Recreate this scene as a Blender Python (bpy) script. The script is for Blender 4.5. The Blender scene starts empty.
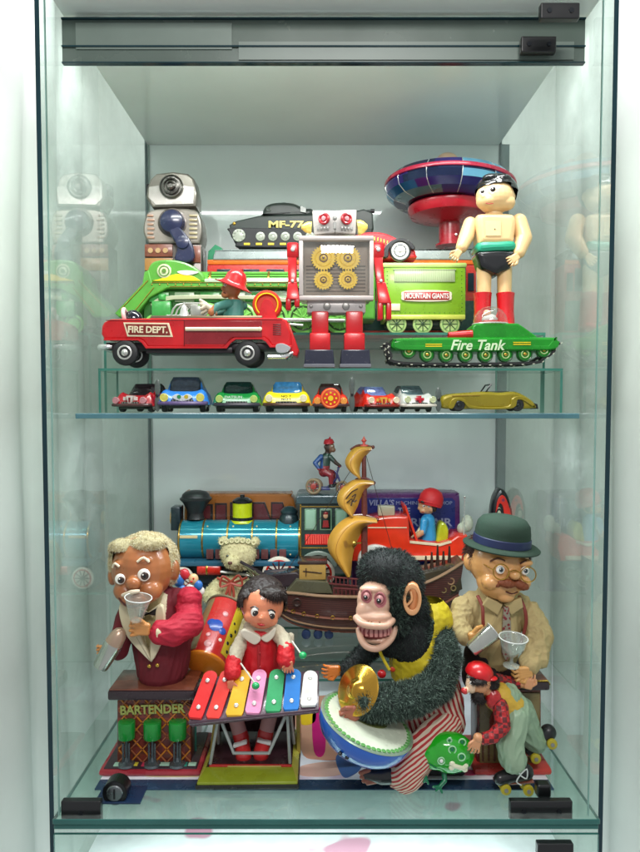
import bpy, bmesh, math, random
from mathutils import Vector, Matrix, noise
random.seed(7)
S = bpy.context.scene
# ------------------------------------------------------------------ camera, world, light, exposure
F, CX, CY, TILT, CZ = 690.0, 318.0, 438.5, math.radians(2.7), 0.70
cd = bpy.data.cameras.new('camera'); cam = bpy.data.objects.new('camera', cd); S.collection.objects.link(cam)
cam.location = (0, 0, CZ); cam.rotation_euler = (math.radians(90) - TILT, 0, 0)
cd.sensor_fit = 'HORIZONTAL'; cd.sensor_width = 36; cd.lens = F / 640 * 36
cd.shift_x = (320 - CX) / 640; cd.shift_y = (CY - 426) / 640
cd.clip_start = 0.02; cd.clip_end = 60
S.camera = cam
w = bpy.data.worlds.new('World'); S.world = w; w.use_nodes = True
w.node_tree.nodes['Background'].inputs[0].default_value = (0.93, 0.96, 1.0, 1)
w.node_tree.nodes['Background'].inputs[1].default_value = 0.50
def area(name, loc, rot, sx, sy, power, col=(1, 1, 1)):
    l = bpy.data.lights.new(name, 'AREA'); l.shape = 'RECTANGLE'; l.size = sx; l.size_y = sy; l.energy = power; l.color = col
    o = bpy.data.objects.new(name, l); S.collection.objects.link(o); o.location = loc; o.rotation_euler = rot
    return o
area("cabinet_lamp", (0.014, 1.285, 1.374), (math.radians(-8), 0, 0), 0.84, 0.03, 8.2, (0.99, 1.0, 0.995))
area('room_lamp', (0.1, -0.25, 1.75), (math.radians(52), 0, 0), 0.7, 0.2, 22, (1.0, 0.98, 0.95))
area('alcove_fill', (0.0, 1.50, 1.70), (0, 0, 0), 1.5, 0.3, 9.5, (0.95, 0.975, 1.0))  # unseen fill light, added to whiten the side walls
area('alcove_fill_low', (0.0, 1.45, -.84), (math.radians(180), 0, 0), 1.25, 0.4, 4.5, (0.84, 0.93, 1.0))  # added from below to brighten the lower walls; no fixture here
area('lower_fill', (0.014, 1.21, -.035), (0, 0, 0), 0.8, 0.03, 1.8, (0.93, 0.97, 1.0))  # fill added under the base to light the card below, no visible source
area('shelf_fill', (0.014, 1.30, 0.668), (math.radians(14), 0, 0), 0.82, 0.02, 3.5, (0.90, 0.96, 1.0))  # added to lift the lower compartment, not a fitted strip
S.view_settings.view_transform = 'Standard'; S.view_settings.look = 'None'
S.view_settings.exposure = -0.10; S.view_settings.gamma = 1
S.cycles.transparent_max_bounces = 32; S.cycles.max_bounces = 10

def ray(px, py):
    a = (px - CX) / F; b = (CY - py) / F
    return Vector((a, math.cos(TILT) + b * math.sin(TILT), -math.sin(TILT) + b * math.cos(TILT)))
def W(px, py, Y):
    d = ray(px, py); return Vector((0, 0, CZ)) + d * (Y / d.y)
def zat(py, Y): return W(CX, py, Y).z
def Yfl(py, z=.0026):
    d = ray(CX, py); return d.y * (z - CZ) / d.z
# ------------------------------------------------------------------ materials
def lin(h):
    h = h.lstrip('#'); c = [int(h[i:i+2], 16) / 255 for i in (0, 2, 4)]
    return tuple(((v / 12.92) if v <= .04045 else ((v + .055) / 1.055) ** 2.4) for v in c) + (1,)
MATS = {}
def mat(name, col, rough=.35, metal=0., coat=0., var=.07, bump=0., bscale=400, nscale=25, sss=0., wear=0., wcol='#8a8178', emit=0, spec=.5, rv=(.07, .1)):
    if name in MATS: return MATS[name]
    m = bpy.data.materials.new(name); m.use_nodes = True; nt = m.node_tree; N = nt.nodes; L = nt.links
    b = N['Principled BSDF']; c = lin(col)
    b.inputs['Metallic'].default_value = metal; b.inputs['Specular IOR Level'].default_value = spec
    b.inputs['Coat Weight'].default_value = coat; b.inputs['Coat Roughness'].default_value = .08
    if sss: b.inputs['Subsurface Weight'].default_value = sss; b.inputs['Subsurface Radius'].default_value = (.006, .003, .002); b.inputs['Subsurface Scale'].default_value = 1
    tc = N.new('ShaderNodeTexCoord'); nz = N.new('ShaderNodeTexNoise'); nz.inputs['Scale'].default_value = nscale; nz.inputs['Detail'].default_value = 6
    L.new(tc.outputs['Object'], nz.inputs['Vector'])
    mp = N.new('ShaderNodeMapRange'); mp.inputs[1].default_value = .3; mp.inputs[2].default_value = .7; mp.inputs[3].default_value = 1 - var; mp.inputs[4].default_value = 1 + var
    L.new(nz.outputs[0], mp.inputs[0])
    hs = N.new('ShaderNodeHueSaturation'); hs.inputs['Color'].default_value = c; L.new(mp.outputs[0], hs.inputs['Value'])
    out = hs.outputs[0]
    if wear:
        n2 = N.new('ShaderNodeTexNoise'); n2.inputs['Scale'].default_value = 210; n2.inputs['Detail'].default_value = 8; n2.inputs['Roughness'].default_value = .75
        L.new(tc.outputs['Object'], n2.inputs['Vector'])
        r = N.new('ShaderNodeMapRange'); r.inputs[1].default_value = .735 - wear; r.inputs[2].default_value = .765 - wear; L.new(n2.outputs[0], r.inputs[0])
        mx = N.new('ShaderNodeMix'); mx.data_type = 'RGBA'; L.new(r.outputs[0], mx.inputs[0]); L.new(out, mx.inputs[6]); mx.inputs[7].default_value = lin(wcol)
        out = mx.outputs[2]
    L.new(out, b.inputs['Base Color'])
    rr = N.new('ShaderNodeMapRange'); rr.inputs[3].default_value = max(.02, rough - rv[0]); rr.inputs[4].default_value = rough + rv[1]; L.new(nz.outputs[0], rr.inputs[0]); L.new(rr.outputs[0], b.inputs['Roughness'])
    if bump:
        n3 = N.new('ShaderNodeTexNoise'); n3.inputs['Scale'].default_value = bscale; n3.inputs['Detail'].default_value = 4; L.new(tc.outputs['Object'], n3.inputs['Vector'])
        bp = N.new('ShaderNodeBump'); bp.inputs['Strength'].default_value = bump; bp.inputs['Distance'].default_value = .001
        L.new(n3.outputs[0], bp.inputs['Height']); L.new(bp.outputs[0], b.inputs['Normal'])
    if emit:
        b.inputs['Emission Color'].default_value = c; b.inputs['Emission Strength'].default_value = emit
    MATS[name] = m; return m
def tin(name, col, wear=.09, **k):
    k.setdefault('rough', .27); k.setdefault('coat', .18); k.setdefault('var', .13); k.setdefault('bump', .15); k.setdefault('bscale', 90); return mat(name, col, wear=wear, **k)
def glassmat(name, tint='#f2faf6', ior=1.48, gl=1.0, haze=0.0, rough=0.0):
    if name in MATS: return MATS[name]
    m = bpy.data.materials.new(name); m.use_nodes = True; nt = m.node_tree; N = nt.nodes; L = nt.links; N.clear()
    o = N.new('ShaderNodeOutputMaterial'); fr = N.new('ShaderNodeFresnel'); fr.inputs[0].default_value = ior
    t = N.new('ShaderNodeBsdfTransparent'); t.inputs[0].default_value = lin(tint)
    g = N.new('ShaderNodeBsdfGlossy'); g.inputs['Roughness'].default_value = rough; g.inputs[0].default_value = (gl, gl, gl, 1)
    geo = N.new('ShaderNodeNewGeometry'); mf = N.new('ShaderNodeMath'); mf.operation = 'MULTIPLY_ADD'
    mf.inputs[1].default_value = -1; mf.inputs[2].default_value = 1; L.new(geo.outputs['Backfacing'], mf.inputs[0])
    ml = N.new('ShaderNodeMath'); ml.operation = 'MULTIPLY'; L.new(fr.outputs[0], ml.inputs[0]); L.new(mf.outputs[0], ml.inputs[1])
    mx = N.new('ShaderNodeMixShader'); L.new(ml.outputs[0], mx.inputs[0]); L.new(t.outputs[0], mx.inputs[1]); L.new(g.outputs[0], mx.inputs[2])
    last = mx
    if haze:
        d = N.new('ShaderNodeBsdfDiffuse'); d.inputs[0].default_value = lin('#dfe8e2'); m2 = N.new('ShaderNodeMixShader')
        tc = N.new('ShaderNodeTexCoord'); nz = N.new('ShaderNodeTexNoise'); nz.inputs['Scale'].default_value = 14; nz.inputs['Detail'].default_value = 12; nz.inputs['Roughness'].default_value = .68; nz.inputs['Distortion'].default_value = .6; L.new(tc.outputs['Object'], nz.inputs['Vector'])
        mr = N.new('ShaderNodeMapRange'); mr.inputs[1].default_value = .45; mr.inputs[2].default_value = .75; mr.inputs[3].default_value = haze * .3; mr.inputs[4].default_value = haze; L.new(nz.outputs[0], mr.inputs[0])
        L.new(mr.outputs[0], m2.inputs[0]); L.new(mx.outputs[0], m2.inputs[1]); L.new(d.outputs[0], m2.inputs[2]); last = m2
    L.new(last.outputs[0], o.inputs[0]); MATS[name] = m; return m
def pattern(name, kind, c1, c2, scale=40, rough=.35, axis=(1, 0, 0), fac=.5, coat=.2, bump=0):
    """two-colour printed or woven pattern that runs through the surface (stripes / blotches / checks)"""
    if name in MATS: return MATS[name]
    m = mat(name, c1, rough=rough, coat=coat, var=.08, bump=bump, bscale=500); nt = m.node_tree; N = nt.nodes; L = nt.links; b = N['Principled BSDF']
    src = b.inputs['Base Color'].links[0].from_socket
    tc = N.new('ShaderNodeTexCoord')
    if kind == 'stripe':
        d = N.new('ShaderNodeVectorMath'); d.operation = 'DOT_PRODUCT'; d.inputs[1].default_value = axis; L.new(tc.outputs['Object'], d.inputs[0])
        nz = N.new('ShaderNodeTexNoise'); nz.inputs['Scale'].default_value = 18; L.new(tc.outputs['Object'], nz.inputs['Vector'])
        a = N.new('ShaderNodeMath'); a.operation = 'MULTIPLY_ADD'; L.new(nz.outputs[0], a.inputs[0]); a.inputs[1].default_value = .012; L.new(d.outputs['Value'], a.inputs[2])
        s = N.new('ShaderNodeMath'); s.operation = 'MULTIPLY'; L.new(a.outputs[0], s.inputs[0]); s.inputs[1].default_value = scale
        f = N.new('ShaderNodeMath'); f.operation = 'FRACT'; L.new(s.outputs[0], f.inputs[0])
        g = N.new('ShaderNodeMath'); g.operation = 'GREATER_THAN'; L.new(f.outputs[0], g.inputs[0]); g.inputs[1].default_value = fac; o = g.outputs[0]
    elif kind == 'blotch':
        nz = N.new('ShaderNodeTexNoise'); nz.inputs['Scale'].default_value = scale; nz.inputs['Detail'].default_value = 2; L.new(tc.outputs['Object'], nz.inputs['Vector'])
        g = N.new('ShaderNodeMapRange'); g.inputs[1].default_value = fac; g.inputs[2].default_value = fac + .03; L.new(nz.outputs[0], g.inputs[0]); o = g.outputs[0]
    elif kind == 'cell':
        nz = N.new('ShaderNodeTexVoronoi'); nz.inputs['Scale'].default_value = scale; L.new(tc.outputs['Object'], nz.inputs['Vector'])
        g = N.new('ShaderNodeMath'); g.operation = 'LESS_THAN'; g.inputs[1].default_value = fac; L.new(nz.outputs['Distance'], g.inputs[0]); o = g.outputs[0]
    else:
        nz = N.new('ShaderNodeTexChecker'); nz.inputs['Scale'].default_value = scale; nz.inputs[1].default_value = (1, 1, 1, 1); nz.inputs[2].default_value = (0, 0, 0, 1)
        L.new(tc.outputs['Object'], nz.inputs['Vector']); o = nz.outputs['Fac']
    mx = N.new('ShaderNodeMix'); mx.data_type = 'RGBA'; L.new(o, mx.inputs[0]); L.new(src, mx.inputs[6]); mx.inputs[7].default_value = lin(c2)
    L.new(mx.outputs[2], b.inputs['Base Color']); return m
# ------------------------------------------------------------------ geometry collector (units: photo pixels at the thing's own distance; x right, d away, y down)
def P(x, y, d=0.): return Vector((x, d, -y))
def spline(pts, n=6, closed=False):
    pts = [Vector(p) for p in pts]; out = []; m = len(pts)
    rng = range(m if closed else m - 1)
    for i in rng:
        g = lambda k: pts[k % m] if closed else pts[max(0, min(m - 1, k))]
        p0, p1, p2, p3 = g(i - 1), g(i), g(i + 1), g(i + 2)
        for j in range(n):
            t = j / n
            out.append(.5 * ((2 * p1) + (p2 - p0) * t + (2 * p0 - 5 * p1 + 4 * p2 - p3) * t * t + (3 * p1 - p0 - 3 * p2 + p3) * t ** 3))
    if not closed: out.append(pts[-1])
    return out
def frame(ax):
    ax = Vector(ax).normalized(); h = Vector((0, 1, 0)) if abs(ax.y) < .9 else Vector((1, 0, 0))
    u = ax.cross(h).normalized(); v = ax.cross(u).normalized(); return ax, u, v
class G:
    def __init__(s): s.V = []; s.Fc = []; s.MI = []; s.mx = None
    def add(s, vs, fs, mi=0):
        n = len(s.V)
        s.V += [(s.mx @ Vector(v)) if s.mx else Vector(v) for v in vs]
        for f in fs: s.Fc.append([n + i for i in f]); s.MI.append(mi)
        return s
    def rot(s, x, y, d, deg, axis='Y'):
        c = P(x, y, d); s.mx = Matrix.Translation(c) @ Matrix.Rotation(math.radians(deg), 4, axis) @ Matrix.Translation(-c); return s
    def norot(s): s.mx = None; return s
    def bmadd(s, bm, mi):
        bm.verts.ensure_lookup_table(); bm.verts.index_update()
        s.add([v.co.copy() for v in bm.verts], [[v.index for v in f.verts] for f in bm.faces], mi); bm.free(); return s
    def box(s, x0, x1, y0, y1, d0, d1, b=0, mi=0, seg=2):
        bm = bmesh.new(); bmesh.ops.create_cube(bm, size=1)
        for v in bm.verts: v.co = Vector(((x0 + x1) / 2 + v.co.x * (x1 - x0), (d0 + d1) / 2 + v.co.y * (d1 - d0), -(y0 + y1) / 2 + v.co.z * (y1 - y0)))
        if b: bmesh.ops.bevel(bm, geom=bm.edges[:], offset=b, segments=seg, affect='EDGES', profile=.5)
        return s.bmadd(bm, mi)
    def hexa(s, f, k, b=0, mi=0):
        """box from 4 front corners and 4 back corners, each (x,y,d)"""
        bm = bmesh.new(); vs = [bm.verts.new(P(*p)) for p in list(f) + list(k)]
        for q in ((0, 1, 2, 3), (7, 6, 5, 4), (0, 4, 5, 1), (1, 5, 6, 2), (2, 6, 7, 3), (3, 7, 4, 0)): bm.faces.new([vs[i] for i in q])
        if b: bmesh.ops.bevel(bm, geom=bm.edges[:], offset=b, segments=2, affect='EDGES', profile=.5)
        return s.bmadd(bm, mi)
    def ext(s, pts, d0, d1, b=0., mi=0, mib=None):
        """outline in the picture plane, given real thickness and rounded rims"""
        p = [Vector((q[0], -q[1])) for q in pts]; n = len(p)
        ar = sum(p[i].x * p[(i + 1) % n].y - p[(i + 1) % n].x * p[i].y for i in range(n))
        if ar < 0: p.reverse()
        def off(k):
            r = []
            for i in range(n):
                a, c, e = p[i - 1], p[i], p[(i + 1) % n]
                u = (c - a); v = (e - c)
                if u.length < 1e-6 or v.length < 1e-6: r.append(c.copy()); continue
                u.normalize(); v.normalize(); nn = Vector((-u.y - v.y, u.x + v.x))
                if nn.length < 1e-3: r.append(c.copy()); continue
                nn.normalize(); co = max(.45, nn.dot(Vector((-v.y, v.x)))); r.append(c + nn * (k / co))
            return r
        lv = [(0, d0), (0, d1)] if not b else [(b, d0), (b * .3, d0 + b * .3), (0, d0 + b), (0, d1 - b), (b * .3, d1 - b * .3), (b, d1)]
        vs = []
        for k, d in lv: vs += [Vector((q.x, d, q.y)) for q in (off(k) if k else p)]
        fs = []
        for l in range(len(lv) - 1):
            for i in range(n): j = (i + 1) % n; fs.append([l * n + i, l * n + j, (l + 1) * n + j, (l + 1) * n + i])
        s.add(vs, fs, mi if mib is None else mib)
        s.add([v.copy() for v in vs[:n]], [list(range(n))[::-1]], mi); s.add([v.copy() for v in vs[-n:]], [list(range(n))], mi)
        return s
    def rings(s, rs, mi=0, cap=True, close=True):
        n = len(rs[0]); vs = [v for r in rs for v in r]; fs = []
        for l in range(len(rs) - 1):
            for i in range(n if close else n - 1): j = (i + 1) % n; fs.append([l * n + i, l * n + j, (l + 1) * n + j, (l + 1) * n + i])
        if cap: fs += [list(range(n))[::-1], list(range((len(rs) - 1) * n, len(rs) * n))]
        return s.add(vs, fs, mi)
    def lathe(s, c, prof, axis=(0, 0, 1), seg=32, mi=0, cap=True, a0=0., a1=360.):
        """prof: (radius, height along axis); c: (x,y,d)"""
        c = P(*c); ax, u, v = frame(axis); rs = []
        full = abs(a1 - a0) >= 360; n = seg if full else seg + 1
        for r, h in prof: rs.append([c + ax * h + (u * math.cos(math.radians(a0 + (a1 - a0) * i / seg)) + v * math.sin(math.radians(a0 + (a1 - a0) * i / seg))) * max(r, 1e-3) for i in range(n)])
        return s.rings(rs, mi, cap and full, full)
    def cyl(s, c, r, h0, h1, axis=(0, 1, 0), b=0., seg=28, mi=0):
        pr = [(r, h0), (r, h1)] if not b else [(r - b, h0), (r - b * .3, h0 + b * .3), (r, h0 + b), (r, h1 - b), (r - b * .3, h1 - b * .3), (r - b, h1)]
        return s.lathe(c, pr, axis, seg, mi)
    def tube(s, pts, r, seg=10, mi=0, sm=0, closed=False, sq=1.):
        pts = [P(*p) for p in pts]
        if sm:
            k = len(pts); rr = r if isinstance(r, (list, tuple)) else [r] * k
            q = spline([(p.x, p.y, p.z) for p in pts], sm, closed); r = [rr[min(k - 1, int(i / sm))] * (1 - (i % sm) / sm) + rr[min(k - 1, int(i / sm) + 1)] * ((i % sm) / sm) for i in range(len(q))] if not closed else [rr[0]] * len(q); pts = q
        if not isinstance(r, (list, tuple)): r = [r] * len(pts)
        if closed: pts = pts + [pts[0]]; r = list(r) + [r[0]]
        up = None; rs = []
        for i, p in enumerate(pts):
            if closed and i in (0, len(pts) - 1): t = pts[1] - pts[-2]
            else: t = pts[min(i + 1, len(pts) - 1)] - pts[max(i - 1, 0)]
            if t.length < 1e-6: t = Vector((0, 0, 1))
            t.normalize()
            if up is None: _, u, v = frame(t)
            else:
                u = up - t * up.dot(t)
                u = u.normalized() if u.length > 1e-5 else frame(t)[1]
                v = t.cross(u).normalized()
            up = u; rs.append([p + (u * math.cos(2 * math.pi * k / seg) + v * math.sin(2 * math.pi * k / seg) * sq) * r[i] for k in range(seg)])
        return s.rings(rs, mi, not closed)
    def ell(s, c, rx, ry, rd, mi=0, seg=24, rg=14, tilt=0.):
        """ellipsoid; tilt in degrees in the picture plane (clockwise)"""
        c = P(*c); a = math.radians(tilt); rs = []
        for i in range(rg + 1):
            th = math.pi * i / rg; r = []
            for k in range(seg):
                ph = 2 * math.pi * k / seg; x = rx * math.sin(th) * math.cos(ph); y = rd * math.sin(th) * math.sin(ph); z = ry * math.cos(th)
                r.append(c + Vector((x * math.cos(a) + z * math.sin(a), y, -x * math.sin(a) + z * math.cos(a))))
            rs.append(r)
        return s.rings(rs, mi, False)
    def cap(s, a, b, ra, rb, mi=0):
        """tapered limb with round ends (for remeshed bodies)"""
        s.tube([a, b], [ra, rb], 16, mi); s.ell(a, ra, ra, ra, mi, 16, 10); return s.ell(b, rb, rb, rb, mi, 16, 10)
    def limb(s, pts, rs, mi=0):
        for i in range(len(pts) - 1): s.cap(pts[i], pts[i + 1], rs[i], rs[i + 1], mi)
        return s
    def tor(s, c, R, r, axis=(0, 1, 0), mi=0, seg=28, sg=8, ry=1.):
        c = P(*c); ax, u, v = frame(axis); rs = []
        for i in range(seg + 1):
            a = 2 * math.pi * i / seg; dr = u * math.cos(a) * ry + v * math.sin(a)
            rs.append([c + dr * R + (dr * math.cos(2 * math.pi * k / sg) + ax * math.sin(2 * math.pi * k / sg)) * r for k in range(sg)])
        return s.rings(rs, mi, False)
    def sheet(s, grid, th, mi=0, nrm=None):
        """curved sheet with thickness; grid: rows of Vectors"""
        h = len(grid); wd = len(grid[0]); vs = [v for r in grid for v in r]
        def nv(i, j):
            a = grid[min(i + 1, h - 1)][j] - grid[max(i - 1, 0)][j]; b = grid[i][min(j + 1, wd - 1)] - grid[i][max(j - 1, 0)]
            n = a.cross(b); return n.normalized() if n.length > 1e-9 else Vector((0, 1, 0))
        bk = [grid[i][j] + nv(i, j) * th for i in range(h) for j in range(wd)]
        N = h * wd; fs = []
        for i in range(h - 1):
            for j in range(wd - 1):
                a, b, c, d = i * wd + j, i * wd + j + 1, (i + 1) * wd + j + 1, (i + 1) * wd + j
                fs.append([a, b, c, d]); fs.append([N + d, N + c, N + b, N + a])
        for i in range(h - 1):
            for j in (0, wd - 1): a, b = i * wd + j, (i + 1) * wd + j; fs.append([a, b, N + b, N + a])
        for j in range(wd - 1):
            for i in (0, h - 1): a, b = i * wd + j, i * wd + j + 1; fs.append([a, b, N + b, N + a])
        return s.add(vs + bk, fs, mi)
    def text(s, txt, x0, x1, y0, y1, d, th=.6, mi=0, bold=.02, shear=0., tilt=0.):
        vs, fs = textmesh(txt, bold, shear)
        X = [v[0] for v in vs]; Yy = [v[1] for v in vs]; a, b, c, e = min(X), max(X), min(Yy), max(Yy); t = math.radians(tilt); n = len(vs); o = []
        cx, cy = (x0 + x1) / 2, (y0 + y1) / 2
        for dd in (d - th, d):
            for v in vs:
                x = (v[0] - a) / (b - a) * (x1 - x0) - (x1 - x0) / 2; y = -((v[1] - c) / (e - c) - .5) * (y1 - y0)
                o.append(P(cx + x * math.cos(t) - y * math.sin(t), cy + x * math.sin(t) + y * math.cos(t), dd))
        ed = {}
        for f in fs:
            for i in range(len(f)): k = (f[i], f[(i + 1) % len(f)]); ed[k] = 1
        side = [[a_, b_, n + b_, n + a_] for (a_, b_) in ed if (b_, a_) not in ed]
        return s.add(o, [list(f) for f in fs] + [[n + i for i in f][::-1] for f in fs] + side, mi)
TXT = {}
def textmesh(txt, bold, shear):
    k = (txt, bold, shear)
    if k not in TXT:
        cu = bpy.data.curves.new('t', 'FONT'); cu.body = txt; cu.size = 1; cu.offset = bold; cu.shear = shear; cu.resolution_u = 3
        o = bpy.data.objects.new('t', cu); S.collection.objects.link(o); dg = bpy.context.evaluated_depsgraph_get()
        me = o.evaluated_get(dg).to_mesh(); bm = bmesh.new(); bm.from_mesh(me); bmesh.ops.remove_doubles(bm, verts=bm.verts, dist=1e-5); bm.verts.index_update()
        TXT[k] = ([tuple(v.co) for v in bm.verts], [[v.index for v in f.verts] for f in bm.faces]); bm.free()
        o.evaluated_get(dg).to_mesh_clear(); bpy.data.objects.remove(o); bpy.data.curves.remove(cu)
    return TXT[k]
# ------------------------------------------------------------------ things and parts
ALL = []
class T:
    def __init__(s, name, label, cat, px, py, Y, z=None, group=None, kind=None):
        s.px, s.py, s.Y = px, py, Y
        s.org = W(px, py, Y)
        if z is not None: s.org.z = z
        s.s = Y / F; s.ref = 0.
        o = bpy.data.objects.new(name, None); o.empty_display_size = .02; S.collection.objects.link(o); o.location = s.org
        if kind: o['kind'] = kind
        o['label'] = label; o['category'] = cat
        if group: o['group'] = group
        s.o = o; ALL.append(s)
    def L(s, v):
        x, y, d = v.x, -v.z, v.y
        if s.ref: k = 1 + s.ref / F; x = CX + (x - CX) * k; y = 406 + (y - 406) * k; d = s.ref + (d - s.ref) * k
        w_ = W(x, y, s.Y); w_.y += d * s.s; return w_ - s.org
def mesh_from(name, V, Fc, MI, mats, angle=38, smooth=True):
    me = bpy.data.meshes.new(name); me.from_pydata([tuple(v) for v in V], [], Fc)
    for m in mats: me.materials.append(m)
    me.polygons.foreach_set('material_index', MI)
    bm = bmesh.new(); bm.from_mesh(me); bmesh.ops.recalc_face_normals(bm, faces=bm.faces); bm.to_mesh(me); bm.free()
    if smooth:
        me.polygons.foreach_set('use_smooth', [True] * len(me.polygons)); me.set_sharp_from_angle(angle=math.radians(angle))
    return me
def put(name, me, parent, t=None, label=None):
    o = bpy.data.objects.new(name, me); S.collection.objects.link(o)
    o.parent = parent.o if isinstance(parent, T) else parent
    if label: o['label'] = label
    return o
SPLIT = {'eyebrow', 'stripe', 'side_bevel', 'stern_figure', 'printed_petal', 'bar_bracket', 'gold_frame', 'hole', 'button'}
def part(t, name, g, mats, parent=None, angle=38, label=None, smooth=True):
    if name in SPLIT:
        up = list(range(len(g.V)))
        def fd_(i):
            while up[i] != i: up[i] = up[up[i]]; i = up[i]
            return i
        for f in g.Fc:
            for i in f[1:]: up[fd_(i)] = fd_(f[0])
        comp = {}
        for f, m_ in zip(g.Fc, g.MI): comp.setdefault(fd_(f[0]), []).append((f, m_))
        if len(comp) > 1:
            last = None
            for fs_ in comp.values():
                q = G(); ids = sorted({i for f, _ in fs_ for i in f}); ix = {i: k for k, i in enumerate(ids)}
                q.V = [g.V[i] for i in ids]; q.Fc = [[ix[i] for i in f] for f, _ in fs_]; q.MI = [m_ for _, m_ in fs_]
                me = mesh_from(name, [t.L(v) for v in q.V], q.Fc, q.MI, mats if isinstance(mats, (list, tuple)) else [mats], angle, smooth); last = put(name, me, parent or t, label=label)
            return last
    if not isinstance(mats, (list, tuple)): mats = [mats]
    me = mesh_from(name, [t.L(v) for v in g.V], g.Fc, g.MI, mats, angle, smooth)
    return put(name, me, parent or t, label=label)
def blob(t, name, g, mats, parent=None, vox=1.2, sm=3, disp=None, mif=None, label=None, keep=None):
    """merge overlapping solids into one continuous skin"""
    if not isinstance(mats, (list, tuple)): mats = [mats]
    me = bpy.data.meshes.new('tmp'); me.from_pydata([tuple(v) for v in g.V], [], g.Fc)
    bm = bmesh.new(); bm.from_mesh(me); bmesh.ops.remove_doubles(bm, verts=bm.verts, dist=1e-3); bmesh.ops.recalc_face_normals(bm, faces=bm.faces)
    bm.to_mesh(me); bm.free()
    o = bpy.data.objects.new('tmp', me); S.collection.objects.link(o); m = o.modifiers.new('r', 'REMESH'); m.mode = 'VOXEL'; m.voxel_size = vox
    dg = bpy.context.evaluated_depsgraph_get(); e = bpy.data.meshes.new_from_object(o.evaluated_get(dg))
    bpy.data.objects.remove(o); bpy.data.meshes.remove(me)
    bm = bmesh.new(); bm.from_mesh(e)
    for _ in range(sm): bmesh.ops.smooth_vert(bm, verts=bm.verts, factor=.5, use_axis_x=True, use_axis_y=True, use_axis_z=True)
    if disp:
        bm.normal_update(); mv = [(v, disp(v.co, v.normal)) for v in bm.verts]
        for v, q in mv: v.co = v.co + v.normal * q
    if keep: bmesh.ops.delete(bm, geom=[v for v in bm.verts if not keep(v.co)], context='VERTS')
    bm.normal_update()
    mi = [mif(f.calc_center_median()) for f in bm.faces] if mif else [0] * len(bm.faces)
    V = [v.co.copy() for v in bm.verts]; bm.verts.index_update(); Fc = [[v.index for v in f.verts] for f in bm.faces]; bm.free(); bpy.data.meshes.remove(e)
    me = mesh_from(name, [t.L(v) for v in V], Fc, mi, mats, 80); o = put(name, me, parent or t, label=label)
    o_px = (V, Fc); PX[o.name] = o_px; return o
PX = {}
def fur(t, src, name, mats, n, ln, wd, parent=None, droop=.35, region=None, wild=.5, label=None):
    V, Fc = PX[src.name]; cum = []; tot = 0; tri = []
    for f in Fc:
        a, b, c = V[f[0]], V[f[1]], V[f[2]]; cc = (a + c) / 2
        if region and not region(cc): continue
        nn = (b - a).cross(c - a); ar = nn.length
        if ar < 1e-9: continue
        tot += ar; cum.append(tot); tri.append((f, nn / ar))
    import bisect
    vs = []; fs = []; mi = []
    for _ in range(n):
        f, nn = tri[min(len(tri) - 1, bisect.bisect(cum, random.random() * tot))]
        a, b, c = V[f[0]], V[f[1]], V[f[2 if len(f) == 3 or random.random() < .5 else 3]] if len(f) > 3 else V[f[2]]
        u, v_ = random.random(), random.random()
        if u + v_ > 1: u, v_ = 1 - u, 1 - v_
        p = a + (b - a) * u + (c - a) * v_
        cl = noise.noise_vector(p * .25)
        dr = (nn + Vector((random.gauss(0, 1), random.gauss(0, 1), random.gauss(0, 1))) * wild * .4 + cl * wild + Vector((0, 0, -droop))).normalized()
        l = ln * random.uniform(.6, 1.25); sd = dr.cross(Vector((random.gauss(0, 1), random.gauss(0, 1), random.gauss(0, 1)))).normalized() * wd * .5
        q = p + dr * l * .55 ; e = p + dr * l + Vector((0, 0, -droop * l * .4)) + cl * l * .2
        k = len(vs); vs += [p - sd - nn * .3, p + sd - nn * .3, q + sd * .7, q - sd * .7, e]
        fs += [[k, k + 1, k + 2, k + 3], [k + 3, k + 2, k + 4]]; m_ = random.randrange(len(mats)); mi += [m_, m_]
    me = bpy.data.meshes.new(name); me.from_pydata([tuple(t.L(v)) for v in vs], [], fs)
    for m_ in mats: me.materials.append(m_)
    me.polygons.foreach_set('material_index', mi)
    return put(name, me, parent or t, label=label)
def fold(c_, amp, sc=.09, dr=(.3, .5, 1)):
    dv = Vector(dr).normalized(); q = c_ - dv * c_.dot(dv) * .72
    a = 1 - abs(noise.noise(q * sc)) * 3.2; b = 1 - abs(noise.noise(q * sc * 2.1 + Vector((9, 3, 1)))) * 3.2
    return amp * (max(-.6, a) * .65 + max(-.6, b) * .35)
def nz(v, sc, amp): return noise.noise(Vector(v) * sc) * amp
# shared materials
RED = tin('red_tin', '#c9141c'); DRED = tin('dark_red_tin', '#6d1418'); SILV = mat('silver_tin', '#d4d4cf', rough=.25, metal=.55, var=.1, bump=.1)
CHR = mat('chrome', '#e6e6e6', rough=.14, metal=.85, var=.04); BLK = tin('black_tin', '#15171a', wear=.02); RUB = mat('black_rubber', '#1b1c1e', rough=.55, bump=.2)
CREAM = tin('cream_tin', '#e8dcb8'); WHITE = tin('white_tin', '#e8e8e2', wear=.0); GREEN = tin('grass_green_tin', '#1fa01e'); LGREEN = tin('apple_green_tin', '#7cc814')
YEL = mat('yellow_plastic', '#f8d414', rough=.3, coat=.2); TEAL = tin('teal_tin', '#1d6b72', rough=.2); GOLD = mat('gold_tin', '#c9a24a', rough=.25, metal=.9); GREY = tin('grey_tin', '#8d8d88')
BLUE = tin('blue_tin', '#1f55b8'); NAVY = tin('navy_tin', '#1b2450'); BROWN = tin('brown_tin', '#5b2a20'); ORANGE = tin('orange_tin', '#e86a1a')
GLASS = glassmat('clear_glass', '#f1f8f4'); ACR = glassmat('clear_acrylic', '#f4faf7', 1.42); EDGE = mat('glass_edge', '#2f6660', rough=.12, var=.15, nscale=8)
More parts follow.
